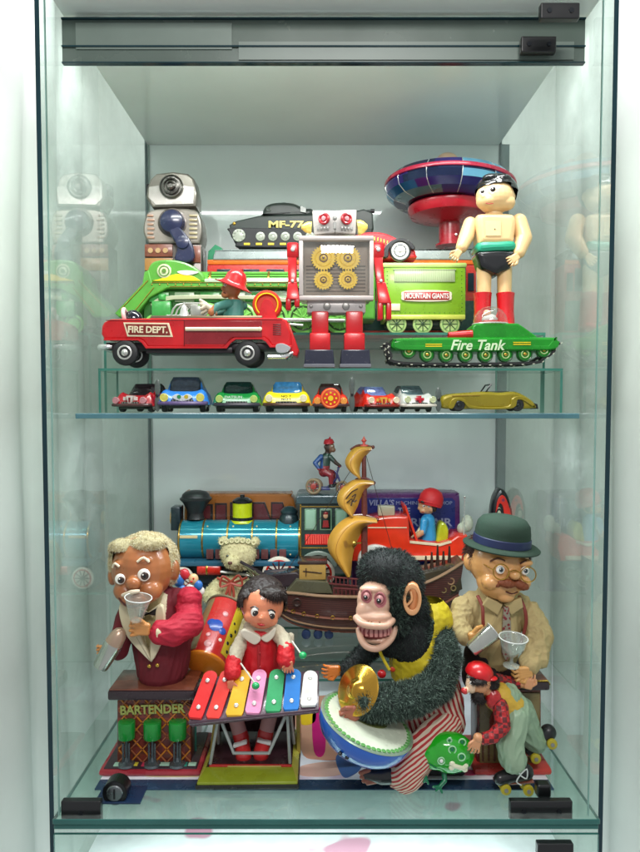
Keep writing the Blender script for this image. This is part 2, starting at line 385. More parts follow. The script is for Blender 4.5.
EDGED = mat('dark_glass_edge', '#0d3038', rough=.12, var=.2, nscale=6)
PLAS = glassmat('clear_plastic', '#efefe9', 1.45, haze=.10)
def wheel(t, x, y, r, d, w, tyre=RUB, hub=SILV, hr=.55, cap=CHR, axis=(0, 1, 0), name='wheel', spokes=0, spm=None):
    """road wheel: tyre part with a hub part under it; d = front face depth, w = width"""
    g = G(); g.lathe((x, y, d), [(r * hr, 0), (r * .86, 0), (r * .97, w * .12), (r, w * .35), (r, w * .65), (r * .97, w * .88), (r * .86, w), (r * hr, w)], axis, 32)
    o = part(t, name, g, tyre)
    h = G(); h.lathe((x, y, d), ([(r * .04, w * .02), (r * hr * .3, w * .0), (r * hr * .36, w * .15), (r * hr * .75, w * .22), (r * hr * .86, -w * .04), (r * hr, -w * .04), (r * hr, w * .9)] if spokes else [(.02, -w * .34), (r * hr * .22, -w * .30), (r * hr * .42, -w * .14), (r * hr * .5, w * .02), (r * hr * .72, w * .04), (r * hr * .84, -w * .1), (r * hr, -w * .06), (r * hr, w * .9)]), axis, 28, 0)
    if spokes:
        for k in range(spokes):
            a = 2 * math.pi * k / spokes; h.tube([(x, y, d - w * .05), (x + math.cos(a) * r * hr * .9, y + math.sin(a) * r * hr * .9, d - w * .05)], r * .05, 6, 1)
        h.cyl((x, y, d), r * hr * .22, -w * .15, w * .1, b=.1, mi=1)
    part(t, 'hubcap', h, [hub, spm or hub], o); return o
def eye(t, x, y, d, r, parent=None, iris='#2a1a10', lx=0, ly=0, ry=None, white='#f3efe6', lash=False, ir=.62):
    ry = ry or r
    g = G(); g.ell((x, y, d), r, ry, r * .4, 0); q = .7
    g.ell((x + lx, y + ly, d - r * .24), r * ir, r * ir, r * .24, 1); g.ell((x + lx, y + ly, d - r * .36), r * .36, r * .36, r * .16, 2)
    g.ell((x + lx - r * .2, y + ly - r * .22, d - r * .5), r * .13, r * .13, r * .06, 0)
    return part(t, 'eye', g, [mat('eye_white', white, rough=.15, coat=.5, var=.02), mat('iris_' + iris[1:], iris, rough=.15, coat=.5), mat('pupil', '#050505', rough=.1, coat=.5)], parent)
def hand(t, x, y, d, s, ang, mats, parent=None, curl=.5, flip=1, name='hand', spread=10):
    """toy hand: palm, four fingers of unequal length that curl, thumb from the side. ang = direction of fingers in the picture (deg, 0 = right, 90 = up)"""
    a = math.radians(ang); ux, uy = math.cos(a), -math.sin(a); vx, vy = -uy * flip, ux * flip
    s *= 1.22; g = G(); p = lambda u, v, dd=0: (x + ux * u * s + vx * v * s, y + uy * u * s + vy * v * s, d + dd * s)
    for v in (-.27, -.09, .09, .27): g.cap(p(-.2, v * .8), p(.45, v), .2 * s, .17 * s)
    for k, (v, l) in enumerate(((-.36, .72), (-.12, .88), (.12, .82), (.36, .62))):
        k1 = p(.5 + l * .42, v * 1.22, -.06 * curl); k2 = p(.5 + l * (.85 - .35 * curl), v * 1.25, .42 * curl); k0 = p(.42, v)
        g.cap(k0, k1, .115 * s, .1 * s); g.cap(k1, k2, .1 * s, .085 * s)
    g.cap(p(-.05, -.3), p(.3, -.62, -.12), .15 * s, .125 * s); g.cap(p(.3, -.62, -.12), p(.62, -.6, -.1 + .2 * curl), .125 * s, .1 * s)
    return blob(t, name, g, mats, parent, vox=max(.3, .036 * s), sm=1)
# ------------------------------------------------------------------ room and cabinet (metres)
def wmesh(name, boxes, mats, parent=None, bev=0., kind=None):
    """boxes: (x0,x1,y0,y1,z0,z1,mi,edge_mi,thin_axis)"""
    V = []; Fc = []; MI = []
    for bx in boxes:
        x0, x1, y0, y1, z0, z1, mi = bx[:7]; em = bx[7] if len(bx) > 7 else mi; ta = bx[8] if len(bx) > 8 else 9
        n = len(V); V += [Vector((x, y, z)) for x in (x0, x1) for y in (y0, y1) for z in (z0, z1)]
        for q, ax in (((0, 1, 3, 2), 0), ((4, 6, 7, 5), 0), ((0, 4, 5, 1), 1), ((2, 3, 7, 6), 1), ((0, 2, 6, 4), 2), ((1, 5, 7, 3), 2)):
            Fc.append([n + i for i in q]); MI.append(mi if (ax == ta or ta == 9) else em)
    me = mesh_from(name, V, Fc, MI, mats if isinstance(mats, (list, tuple)) else [mats], smooth=False)
    o = bpy.data.objects.new(name, me); S.collection.objects.link(o)
    if bev:
        m = o.modifiers.new('bevel', 'BEVEL'); m.width = bev; m.segments = 3
    if parent: o.parent = parent
    if kind: o['kind'] = kind
    return o
def wthing(name, label, cat, loc=(0, 0, 0), group=None):
    o = bpy.data.objects.new(name, None); S.collection.objects.link(o); o.empty_display_size = .02; o.location = loc; o['label'] = label; o['category'] = cat
    if group: o['group'] = group
    return o
XL, XR, YF, YB, ZC = -.452, .480, 1.15, 1.864, 1.392
plaster = mat('white_plaster', '#dcded9', rough=.8, var=.05, bump=.2, bscale=60, nscale=5)
def wavy(name, x, sg, seed):
    V = []; Fc = []; n, m = 60, 24
    for i in range(n + 1):
        for j in range(m + 1):
            y = .9 + 1.1 * i / n; z = -.9 + 2.9 * j / m
            V.append(Vector((x + sg * .030 * abs(math.sin(y * 16 + seed + .5 * math.sin(z * 1.7 + seed))) + .012 * noise.noise(Vector((y * 5, z * 1.3, seed))), y, z)))
    k = len(V); V += [v + Vector((-sg * .02, 0, 0)) for v in V[:k]]
    for i in range(n):
        for j in range(m): a = i * (m + 1) + j; q = [a, a + 1, a + m + 2, a + m + 1]; Fc.append(q); Fc.append([k + t_ for t_ in q[::-1]])
    o = bpy.data.objects.new(name, mesh_from(name, V, Fc, [0] * len(Fc), [plaster], 80)); S.collection.objects.link(o); o['kind'] = 'structure'
wavy('wall_left', -.65, 1, .4); wavy('wall_right', .70, -1, 2.1)
wmesh('wall_back', [(-.64, .69, 2.0, 2.02, -.9, 2.0, 0)], plaster, kind='structure')
wmesh('floor', [(-.64, .69, .9, 2.0, -.9, -.88, 0)], plaster, kind='structure')
cab = wthing('display_cabinet', 'tall clear glass display cabinet with green edges and black door clips', 'display cabinet')
sideg = glassmat('side_glass', '#eff6f3', 1.5, haze=.16)
backm = mat('back_panel_paint', '#d8dedc', rough=.045, var=.05, nscale=3, spec=.7, rv=(.02, .03))
for x0, x1 in ((XL - .008, XL), (XR, XR + .008)):
    wmesh('side_panel', [(x0, x1, YF, YB, -.5, ZC + .02, 0, 1, 0)], [sideg, EDGED], cab)
wmesh('back_panel', [(XL - .008, XR + .008, YB + .002, YB + .012, -.5, ZC + .02, 0)], backm, cab)
wmesh('top_panel', [(XL, XR, YF + .005, YB, ZC, ZC + .012, 0, 1, 2)], [mat('ceiling_glass', '#e6ebe8', rough=.1, var=.05, nscale=4), EDGE], cab)
wmesh('base_shelf', [(XL + .001, XR - .001, YF - .012, YB, -.010, 0, 0, 1, 2)], [glassmat('shelf_glass', '#e2f1ec', 1.6, haze=.16), EDGE], cab, bev=.002)
wmesh('base_shelf', [(XL + .001, XR - .001, YF - .006, YF + .01, -.022, -.013, 0, 1, 2)], [glassmat('shelf_glass', '#cfe6dd', 1.55), EDGE], cab, bev=.002)
wmesh('floor_edge_strip', [(XL + .045, XR - .05, 1.225, 1.2575, .0008, .0028, 0)], mat('blue_grey_edging', '#27405a', rough=.25, var=.15, nscale=30), cab)
strip = mat('corner_strip_grey', '#4c5b5c', rough=.3, var=.1)
c = W(499, 400, YB - .01).x
wmesh('corner_strip', [(c - .001, c + .021, YB - .006, YB + .001, .0, ZC - .001, 0)], strip, cab)
c = W(151, 400, YB - .01).x
wmesh('seam', [(c - .002, c + .001, YB - .003, YB + .001, .0, ZC - .001, 0)], mat('seam_grey', '#84938c', rough=.3), cab)
# header band under the ceiling
z1 = zat(20, 1.25); z0 = zat(62.5, 1.25); zm = zat(47, 1.25)
hx0, hx1 = W(62, 40, 1.25).x, W(585, 40, 1.25).x; hm = W(232, 40, 1.25).x
hdm = mat('smoked_header', '#56635c', rough=.25, var=.12, nscale=7); hd2 = mat('smoked_header_light', '#6d7a73', rough=.3, var=.1, nscale=7)
wmesh('header_panel', [(hx0, hx1, 1.25, 1.256, z0, z1, 0)], hdm, cab)
wmesh('header_inlay', [(hx0 + .025, hm, 1.2475, 1.2495, z0 + .022, z1 - .006, 0), (hm + .012, hx1 - .02, 1.2475, 1.2495, z0 + .004, z0 + .035, 0)], hd2, cab)
wmesh('header_trim', [(hx0, hx1, 1.246, 1.258, z0 - .002, z0 - .0002, 0), (hx0, hx1, 1.2455, 1.2472, zm - .0012, zm + .0012, 0), (hx0, hx1, 1.246, 1.258, z1 + .0002, z1 + .003, 0)], EDGED, cab)
# LED strip behind the header: a lit lamp of the cabinet
led = wmesh('led_strip', [(XL + .02, XR - .02, 1.262, 1.282, 1.380, 1.389, 0)], mat('led_housing', '#c9ccc8', rough=.4), cab)
wmesh('led', [(XL + .05 + k * .0092, XL + .05 + k * .0092 + .004, 1.269, 1.275, 1.377, 1.3795, 0) for k in range(90)], mat('led_light', '#f4fff8', emit=60), led)
# door frame edges: the door pane meets the cabinet in two green lines
door = glassmat('door_glass', '#f6fbf9', 1.22)
dx0, dx1 = W(51.5, 400, YF - .004).x, W(596, 400, YF - .004).x
for x in (dx0, dx1): wmesh('door_edge', [(x - .0007, x + .0007, YF - .006, YF - .001, .002, ZC, 0)], mat('door_edge_green', '#7fa39a', rough=.15), cab)
# clips and lock (black fittings)
blk = mat('black_fitting', '#0d0e10', rough=.3, var=.15, coat=.3)
def clip(x0, x1, y0, y1, Y, dep=.014, screws=1):
    a = W(x0, y1, Y); b = W(x1, y0, Y)
    o = wmesh('door_clip', [(a.x, b.x, Y - dep, Y, a.z, b.z, 0)], blk, cab, bev=.0022)
    if screws:
        t = type('q', (), {})(); g = G()
        me = bpy.data.meshes.new('screw'); bm = bmesh.new()
        for fx in ((.22, .78) if screws == 2 else (.5,)):
            mt = Matrix.Translation((a.x + (b.x - a.x) * fx, Y - dep - .0005, a.z + (b.z - a.z) * .5)) @ Matrix.Rotation(math.pi / 2, 4, 'X')
            bmesh.ops.create_cone(bm, cap_ends=True, segments=16, radius1=.0045, radius2=.004, depth=.002, matrix=mt)
        bm.to_mesh(me); bm.free(); me.materials.append(mat('screw_dark', '#33363a', rough=.25, metal=.8)); s_ = bpy.data.objects.new('screw', me); S.collection.objects.link(s_); s_.parent = o
clip(64, 103, 797, 821, 1.165); clip(508, 570, 797, 817, 1.17, screws=2); clip(535, 571, 839, 852, 1.14, screws=0)
clip(538, 577, 7, 23, 1.165, screws=2); clip(519, 554, 40, 56, 1.24, screws=2)
def lockbody(x, y, r, Y, dep):
    p = W(x, y, Y); k = Y / F; bm = bmesh.new()
    R = Matrix.Rotation(math.pi / 2, 4, 'X')
    bmesh.ops.create_cone(bm, cap_ends=True, segments=32, radius1=r * k, radius2=r * k, depth=dep, matrix=Matrix.Translation(p) @ R)
    bmesh.ops.bevel(bm, geom=bm.edges[:], offset=.0012, segments=2, affect='EDGES')
    me = bpy.data.meshes.new('lock'); bm.to_mesh(me); bm.free(); me.materials.append(blk); o = bpy.data.objects.new('lock', me); S.collection.objects.link(o); o.parent = cab
    bm = bmesh.new(); M0 = Matrix.Translation(p + Vector((0, -dep / 2 - .0008, 0))) @ R
    bmesh.ops.create_cone(bm, cap_ends=True, segments=28, radius1=r * k * .68, radius2=r * k * .6, depth=.002, matrix=M0)
    me = bpy.data.meshes.new('lock_cylinder'); bm.to_mesh(me); bm.free(); me.materials.append(mat('steel', '#8c9092', rough=.25, metal=1)); q = bpy.data.objects.new('lock_cylinder', me); S.collection.objects.link(q); q.parent = o
    bm = bmesh.new(); M0 = Matrix.Translation(p + Vector((0, -dep / 2 - .0022, 0)))
    bmesh.ops.create_cube(bm, size=1, matrix=M0 @ Matrix.Diagonal((r * k * .16, .001, r * k * .8, 1)))
    me = bpy.data.meshes.new('keyhole'); bm.to_mesh(me); bm.free(); me.materials.append(blk); q = bpy.data.objects.new('keyhole', me); S.collection.objects.link(q); q.parent = o
lockbody(117, 789, 12.5, 1.20, .03)
p = W(543, 789, 1.19); wmesh('door_stop', [(p.x - .013, p.x + .012, 1.18, 1.20, p.z - .012, p.z + .012, 0)], blk, cab, bev=.004)
a = W(95, 815, 1.185); b = W(141, 797, 1.185)
wmesh('lock_plate', [(a.x, b.x, 1.180, 1.235, .0006, .0040, 0)], mat('dark_blue_plate', '#1c2f4a', rough=.15, var=.1), cab, bev=.001)
# middle shelf
zS = zat(413.2, 1.27)
a = W(75, 413, 1.27).x; b = W(580, 413, 1.27).x
sh = wmesh('glass_shelf', [(a, b, 1.27, YB - .01, zS - .0105, zS, 0, 1, 2)], [glassmat('shelf_glass2', '#e0eee8', 1.5, haze=.06), mat('shelf_front_edge', '#4d7680', rough=.15, var=.25, nscale=12)], bev=.002)
sh['label'] = 'thick clear glass shelf across the middle of the cabinet, under the row of small cars'; sh['category'] = 'shelf'
def riser(name_lbl, x0, x1, y0, y1, ztop, zbot, th=.0055, legs=True, mid=None, m=None, em=None):
    o = wthing('display_riser', name_lbl, 'riser', (0, 0, zbot))
    z = zbot
    ACRm = m or ACR; E = em or mat('acrylic_edge', '#3f7d6e', rough=.12, var=.2, nscale=20)
    wmesh('riser_top', [(x0, x1, y0, y1, ztop - th - z, ztop - z, 0, 1, 2)], [ACRm, E], o)
    xs = [x0, x1 - th] + ([mid] if mid else [])
    for x in xs: wmesh('riser_side', [(x, x + th, y0 + .001, y1 - .001, .0003, ztop - th - z - .0003, 0, 1, 0)], [ACRm, E], o)
    return o
Z1 = zat(368.3, 1.30); Z2 = zat(333.5, 1.44)
riser('low clear acrylic riser over the row of small cars', W(98, 370, 1.30).x, W(563, 370, 1.30).x, 1.30, 1.418, Z1, zS, th=.0045)
riser('middle clear acrylic riser under the green train and the boy doll', W(104, 370, 1.42).x, W(545, 370, 1.42).x, 1.42, 1.80, Z2, zS, th=.005)
ZR1 = .163; ZR2 = zat(592, 1.665)
riser('low clear acrylic riser under the sailing ship', -.245, .205, 1.335, 1.655, ZR1, 0.003, th=.005)
riser('rear clear acrylic riser under the locomotive and the jeep', -.40, .33, 1.66, 1.85, ZR2, 0.003, th=.005)
# printed card on the cabinet floor
mt = wthing('printed_card', 'white card with pink, peach and blue printed patches lying on the cabinet floor', 'card', (0, 0, 0))
wmesh('card', [(XL + .045, XR - .05, 1.26, 1.85, .0006, .0022, 0)], pattern('card_print', 'blotch', '#eceef6', '#dcc8dc', scale=5, fac=.60, rough=.45, coat=0), mt)
def fl(px, py):
    d = ray(px, py); p = Vector((0, 0, CZ)) + d * ((.0022 - CZ) / d.z); return p
def patch(pts, col, n=5, z=.0006, nm='printed_patch', lab=None):
    q = [(fl(*p).x, fl(*p).y) for p in pts]; q = [(v.x, v.y) for v in spline([(a_, b_, 0) for a_, b_ in q], n, True)] if n > 1 else q
    k = len(q); zz = .0022
    V = [Vector((x, y, zz + .0001)) for x, y in q] + [Vector((x, y, zz + z)) for x, y in q]
    Fc = [list(range(k))[::-1], list(range(k, 2 * k))] + [[i, (i + 1) % k, k + (i + 1) % k, k + i] for i in range(k)]
    me = mesh_from(nm, V, Fc, [0] * len(Fc), [mat('print_' + col[1:], col, rough=.4, var=.05)], smooth=False); o = bpy.data.objects.new(nm, me); S.collection.objects.link(o); o.parent = mt
    if lab: o['label'] = lab
patch([(300, 700), (372, 700), (380, 735), (352, 757), (320, 760), (301, 750)], '#dc9f86', z=.0006)
patch([(302, 766), (338, 762), (340, 775), (302, 776)], '#e8bcae', z=.0006)
patch([(336, 757), (352, 748), (362, 765), (352, 776), (342, 776)], '#4a6fae', z=.0008)
patch([(313, 712), (324, 712), (325, 752), (314, 752)], '#cf1878', z=.0010)
patch([(301, 712), (314, 708), (315, 722), (302, 725)], '#f0c020', z=.0010)
for x, y, r in ((404, 772, 10), (470, 773, 8), (489, 774, 4), (386, 770, 7), (436, 768, 6), (160, 775, 3)):
    patch([(x + r * math.cos(a), y + .35 * r * math.sin(a)) for a in [k * math.pi / 4 for k in range(8)]], '#d84878', z=.0007)
patch([(420, 752), (500, 752), (500, 758), (420, 758)], '#c8b6dc', n=1, z=.0005)
patch([(150, 774), (200, 773), (198, 777), (150, 777)], '#e6dcb0', z=.0005)
# next compartment below
lc = wthing('printed_card', 'white card seen below the bottom edge of the glass base', 'card', (0, 0, -.16))
wmesh('card', [(XL + .01, XR - .01, 1.16, 1.85, 0, .002, 0)], pattern('card_print_low', 'blotch', '#f0f0f2', '#d8a0b4', scale=6, fac=.62, rough=.4, coat=0), lc)
wmesh('lower_door_top', [(XL, XR, YF - .004, YF + .002, -.45, -.032, 0, 1, 1)], [glassmat('door_glass', '#f6fbf9', 1.3), EDGE], cab)
# ================================================================== upper shelf
# ---- fire truck
t = T('toy_fire_truck', 'red tin FIRE DEPT. truck with an open top and a fireman at the wheel', 'toy truck', 198, 366, 1.335, Z1 + .0004)
g = G(); low = 346
body = [(104, 322), (110, 319), (150, 318), (281, 317.5), (287, 320), (291, 332), (292, 346), (271, 346), (268, 340.5), (264, 338), (233, 338), (229, 341), (225, 347), (147, 347), (143, 341), (139, 339), (110, 339), (104, 339), (101, 334), (101.5, 326)]
g.ext(body, 0, 42, 2.2)
part(t, 'body', g, RED)
g = G(); g.box(145, 232, 347, 353, 3, 39, .8); g.box(104, 290, 342, 349, 6, 36, .8); part(t, 'chassis', g, mat('truck_chassis', '#2a2226', rough=.4, metal=.3))
g = G(); g.ext([(184.5, 321), (262, 321), (262, 337), (231, 337), (226, 344), (184.5, 344)], -.5, 1, .2); part(t, 'door_panel', g, tin('door_dark_red_tin', '#8e1520'))  # door panel in its own darker red
g = G(); g.ext([(104, 338.5), (139, 338.5), (144, 341), (148, 346.5), (224, 346.5), (229, 341), (234, 337.5), (264, 337.5), (268, 340), (272, 345.5), (292, 345.5), (292, 347.5), (270, 347.5), (266, 342), (262, 339.5), (236, 339.5), (231, 343), (227, 348.5), (146, 348.5), (142, 343), (138, 340.5), (104, 340.5)], -1.2, 0.3, .3); part(t, 'fender_trim', g, RED)
g = G(); g.tube([(186, 329.3, -2.2), (261, 329.3, -2.2)], 2, 10); g.tube([(188, 329.3, -2.2), (188, 329.3, 1)], 1.1, 8); g.tube([(259, 329.3, -2.2), (259, 329.3, 1)], 1.1, 8); g.ell((260, 329.3, -2.5), 2.4, 2.2, 2); part(t, 'handrail', g, CREAM)
g = G(); g.ext([(123.5, 322.5), (169, 323), (173, 337), (127.5, 336.5)], -.9, .4, .25); p_ = part(t, 'sign_plate', g, CREAM)
g = G(); g.ext([(125.5, 324), (167.5, 324.4), (170.7, 335.5), (129, 335)], -1.3, -.6, .15); part(t, 'sign_field', g, tin('sign_brown', '#7c2018'), p_)
g = G(); g.text('FIRE DEPT.', 128.5, 168, 326.3, 333.2, -1.4, .5, bold=.03, tilt=.8); part(t, 'lettering', g, CREAM, p_, smooth=False)
for x, y, r in ((125, 352.5, 13), (247.5, 353, 13)):
    wheel(t, x, y, r, -1.5, 9, hr=.56); wheel(t, x + 1.5, y + .3, r, 35, 9, hr=.56)
g = G(); g.tube([(97, 345, 20), (98, 346.5, 8), (101, 347, 1), (107, 347, -2), (112, 347, -1)], [2.6, 3.2, 3.2, 2.6, 1.6], 10, sm=3); g.tube([(97, 345, 20), (98, 346.5, 34), (101, 347, 41), (107, 347, 43)], [2.6, 3.2, 3.2, 2.6], 10, sm=3); part(t, 'bumper', g, CHR)
g = G(); g.ext(spline([(276, 345, 0), (283, 343.5, 0), (291, 348, 0), (285, 353, 0), (277, 352, 0)], 4, True), -3, 3, 1); g.tube([(268, 357, -1), (285, 357, -1), (291, 353, 3), (292, 352, 36), (286, 356, 43)], 2.4, 10); part(t, 'bumper', g, CHR)
g = G(); g.ext([(284, 323), (289, 321.5), (299, 350), (297, 356), (290, 354)], 4, 36, 1.6); part(t, 'tail_fin', g, RED)
g = G(); g.ell((103, 333, 6), 2.5, 3.6, 3.5); part(t, 'headlight', g, CHR)
g = G(); g.ell((128, 318, 20), 10, 11, 9); o = part(t, 'siren', g, mat('black_gloss', '#10131f', rough=.1, coat=.6))
g = G(); g.tor((120, 313, 18), 6.5, 2.1, (1, 0, .15), ry=1); part(t, 'siren_ring', g, mat('lamp_pink', '#e9c6c2', rough=.15, coat=.5), o)
g = G(); g.lathe((182.5, 316, 8), [(6.5, 0), (6.2, 1), (4.4, 3), (3.6, 8), (2.4, 11), (1, 12.5), (1, 15)], (0, 0, 1)); part(t, 'bell', g, SILV)
g = G(); g.box(150, 262, 315.2, 318.6, 2, 40, .6); part(t, 'sill', g, mat('brass_rim', '#8f8068', rough=.35, metal=.7))
# hose reel
g = G()
for d in (12, 24): g.tor((266, 303, d), 12.5, 2.4); 
g.cyl((266, 303, 13), 10.5, 0, 10); o = part(t, 'hose_reel', g, tin('hose_orange_red', '#d83a1e'))
g = G(); g.ext([(257, 318), (261, 302), (264, 297.5), (269, 297.5), (272, 302), (277, 318)], 8.5, 10.5, .5); part(t, 'reel_bracket', g, RED, o)
g = G(); g.tor((266, 303, 9.8), 11.3, .7, mi=0); part(t, 'reel_rim', g, YEL, o)
# driver
skin = mat('fireman_skin', '#b06a3c', rough=.4, coat=.2, var=.15, nscale=60); 
dr = G(); dr.limb([(231, 316, 18), (233, 303, 20)], [11, 9]); dr.limb([(227, 302, 12), (217, 306, 4), (211, 312, 2)], [5, 4.2, 3.6]); dr.limb([(240, 302, 26), (228, 308, 30), (212, 311, 26)], [5, 4, 3.4])
dr.cap((231, 300, 18), (230, 293, 18), 4.5, 4.5); dr.ell((230, 285, 18), 9, 11, 9); dr.ell((221.5, 286, 14), 2.6, 2.6, 2.4); dr.ell((223, 292, 15), 4, 4, 4); dr.ell((222.5, 280, 15), 2.5, 2, 3)
def mf(c_):
    y = -c_.z
    return 1 if (y > 297 and c_.x > 214) else 0
man = blob(t, 'driver', dr, [skin, mat('teal_shirt', '#3f7f74', rough=.5, var=.12)], vox=.7, sm=2, mif=mf)
g = G(); g.lathe((232, 281, 18), [(20.5, -1.5), (20, -2.6), (13.5, .6), (11.5, 3), (10.5, 9), (7.5, 13.5), (3, 15.5), (.1, 16)], Vector((.36, -.12, .92)), 36); hatm = tin('red_hat', '#c32427', wear=.07)
for k in range(5): g.tube([(234 + (k - 2) * 1.2, 267 + abs(k - 2), 16 + (k - 2) * 3), (239 + (k - 2), 266, 18), (241, 274, 18 + (k - 2) * 3)], .5, 6)
part(t, 'helmet', g, hatm, man)
for dx, dd in ((0, 0),): eye(t, 223.5, 283, 11, 1.4, man)
g = G(); g.tube([(222, 290.5, 10.6), (224.5, 291.4, 10)], .45, 6); part(t, 'mouth', g, mat('mouth_dark', '#4a1a14'), man)
g = G(); g.tor((207, 308, 16), 8, 1, (.8, -.2, .6)); g.tube([(207, 308, 16), (200, 316, 18)], 1, 8); part(t, 'steering_wheel', g, SILV)
g = G(); g.limb([(214, 310, 3), (206, 305, 5), (200, 303, 8)], [3.4, 2.6, 2.2]); g.limb([(206, 305, 5), (201, 308, 4)], [2.3, 1.7]); g.limb([(205, 303, 7), (199, 299, 8)], [2.1, 1.6]); g.limb([(206, 309, 7), (201, 312, 7)], [2, 1.5]); blob(t, 'glove', g, mat('glove_cream', '#cfc4ac', rough=.5), man, vox=.5, sm=1)
g = G()
for k in range(5): g.tube([(168 + k * 4, 316, 12 + k), (174 + k * 3, 303 + k, 14 + k * 3), (196 - k * 2, 300 + k * 2, 22)], 1.1, 8, sm=3)
g.box(187, 202, 303, 316, 16, 30, 1.2); part(t, 'dashboard', g, mat('dash_silver', '#aeb0a8', rough=.3, metal=.6))

g = G(); g.tube([(184.2, 319.5, -.3), (184.2, 346, -.3)], .35, 5); g.tube([(106, 320.4, -.2), (282, 319.4, -.2)], .45, 5); part(t, 'seam', g, tin('dark_red_tin', '#6d1418'))
g = G()
for k in range(6): g.box(273, 281, 324 + k * 2, 324.9 + k * 2, -.9, .4, .15)
part(t, 'side_louvre', g, tin('dark_red_tin', '#6d1418'))
# ---- robot
t = T('toy_robot', 'grey and red tin robot with four yellow gears behind its clear chest window', 'toy robot', 337, 367, 1.345, Z1 + .0004)
RG = tin('robot_grey', '#b9b3b0', metal=.35, wear=.06); BOOT = tin('robot_boot', '#23263a', rough=.3)
for x0, x1 in ((304, 334.5), (340, 370.5)):
    g = G(); g.ext([(x0 + 1.5, 350), (x1 - 1.5, 350), (x1, 367.5), (x0, 367.5)], -6, 26, 1); o = part(t, 'foot', g, BOOT)
    g = G(); g.ext([(x0 - .3, 364.3), (x1 + .3, 364.3), (x1 + .3, 367.6), (x0 - .3, 367.6)], -6.8, 26.6, .5); part(t, 'sole', g, mat('sole_grey', '#6a6c74', rough=.4), o)
for x0, x1 in ((311.5, 328.5), (346, 363)):
    g = G(); g.box(x0, x1, 311, 340, 0, 18, 1.5); g.box(x0 - 1.8, x1 + 1.8, 333, 350.5, -2, 20, 1.2); part(t, 'leg', g, RED)
g = G(); g.box(307, 366, 299, 312.5, 2, 26, 1.5); o = part(t, 'waist', g, RG)
g = G()
for x in (311, 327, 346, 361): g.cyl((x, 306, 2), 3.8 if 320 < x < 350 else 1.8, -1.2, 1, (0, 1, 0), .4); g.tor((x, 306, 1.2), 3 if 320 < x < 350 else 1.2, .5)
part(t, 'waist_rivet', g, mat('dull_steel', '#8d8a86', rough=.35, metal=.8), o)
g = G(); g.box(300, 372, 237, 300, 8, 34, 3); o = part(t, 'torso', g, RG)
g = G()
for k in range(8): g.box(306, 366, 264 + k * 3.6, 265.4 + k * 3.6, 6.6, 8.4, .3)
part(t, 'grille', g, mat('mechanism_brown', '#5a4c46', rough=.4, metal=.5), o)
g = G(); g.box(304, 368.5, 241, 297, 7.2, 8.1, .3); part(t, 'inner_panel', g, mat('inner_brown', '#94867e', rough=.45, var=.15), o)
def gear(x, y, r, n, d):
    pts = []
    for k in range(n * 4): rr = r if (k % 4) in (0, 1) else r * .88; a_ = 2 * math.pi * (k + .5) / (n * 4); pts.append((x + rr * math.cos(a_), y + rr * math.sin(a_)))
    g = G(); g.ext(pts, d, d + 2.2, .25); g.tor((x, y, d - .2), r * .62, .6); g.cyl((x, y, d - 1.4), r * .2, 0, 2, b=.3)
    for k in range(3): g.cyl((x + r * .42 * math.cos(k * 2.1), y + r * .42 * math.sin(k * 2.1), d - .5), r * .13, 0, 1)
    gg = part(t, 'gear', g, YEL, o)
    g = G(); g.cyl((x, y, d - 2.6), r * .1, 0, 2, b=.2); g.tor((x, y, d - .6), r * .3, .5); part(t, 'gear_hub', g, BROWN, gg)
gear(323.5, 257.5, 12.8, 26, 2.4); gear(348, 257.5, 12.8, 26, 2.4); gear(323.5, 279.5, 10, 20, 1.8); gear(348, 279, 10, 20, 1.8)
g = G(); pts = []
g.box(299, 373.5, 236, 300.5, -3.4, -2.2, .4); part(t, 'window', g, glassmat('robot_window', '#fbf9f6', 1.45, haze=.10))
g = G(); fr = [(299, 236.5, 373.5, 241), (299, 296, 373.5, 300.5), (299, 241.1, 303.2, 295.9), (369.3, 241.1, 373.5, 295.9)]
for x0, y0, x1, y1 in fr: g.box(x0, x1, y0, y1, -3.8, 8, .9)
part(t, 'window_frame', g, mat('frosted_frame', '#c9bfba', rough=.2, coat=.5, sss=.1))
g = G(); g.cyl((335, 238, 16), 9, 0, 7, (0, 0, 1), 1); part(t, 'neck', g, RG)
# head: two panels that meet in a prow
g = G(); g.hexa([(312, 209, 5), (335, 211.5, -4), (335, 233.5, -4), (314, 233, 5)], [(314, 208, 28), (335, 208, 28), (335, 232, 28), (315, 232, 28)], 1.2)
g.hexa([(335, 211.5, -4), (357, 208, 5), (356, 232, 5), (335, 233.5, -4)], [(335, 208, 28), (356, 207.5, 28), (355, 232, 28), (335, 232, 28)], 1.2); o = part(t, 'head', g, tin('robot_face', '#cfcac4', metal=.2, wear=.08))
for x, dd in ((324, -1.2), (346.5, -1.2)):
    sg = -1 if x < 335 else 1; ax = Vector((sg * .37, -1, 0))
    g = G(); g.tor((x, 219, dd), 4.6, 1.5, ax); g.cyl((x, 219, dd), 4.2, -1.2, .8, ax, .3); e_ = part(t, 'eye', g, tin('eye_red', '#c02a34', wear=.0), o)
    g = G(); g.cyl((x, 219, dd), 2.3, .8, 1.8, ax, .4); part(t, 'eye_lens', g, mat('lens_pink', '#dca0a4', rough=.1, coat=.6), e_)
g = G(); g.cyl((334.7, 219, -4.6), 2.2, 0, 2, b=.4); g.ext([(333, 223), (336.4, 223), (336, 230), (333.4, 230)], -5, -3, .3); part(t, 'nose', g, GREY, o)
g = G(); g.text('▦', 317, 331, 226, 231, 0, .1) if False else None
for k in range(4):
    g.box(317 + k * 3.2, 319.2 + k * 3.2, 227, 230.5, -.2 - k * 1.1, 2 - k, .2); g.box(341 + k * 3.2, 343.2 + k * 3.2, 227, 230.5, -3.6 + k * 1.1, -1 + k, .2)
part(t, 'mouth_grille', g, GREY, o)
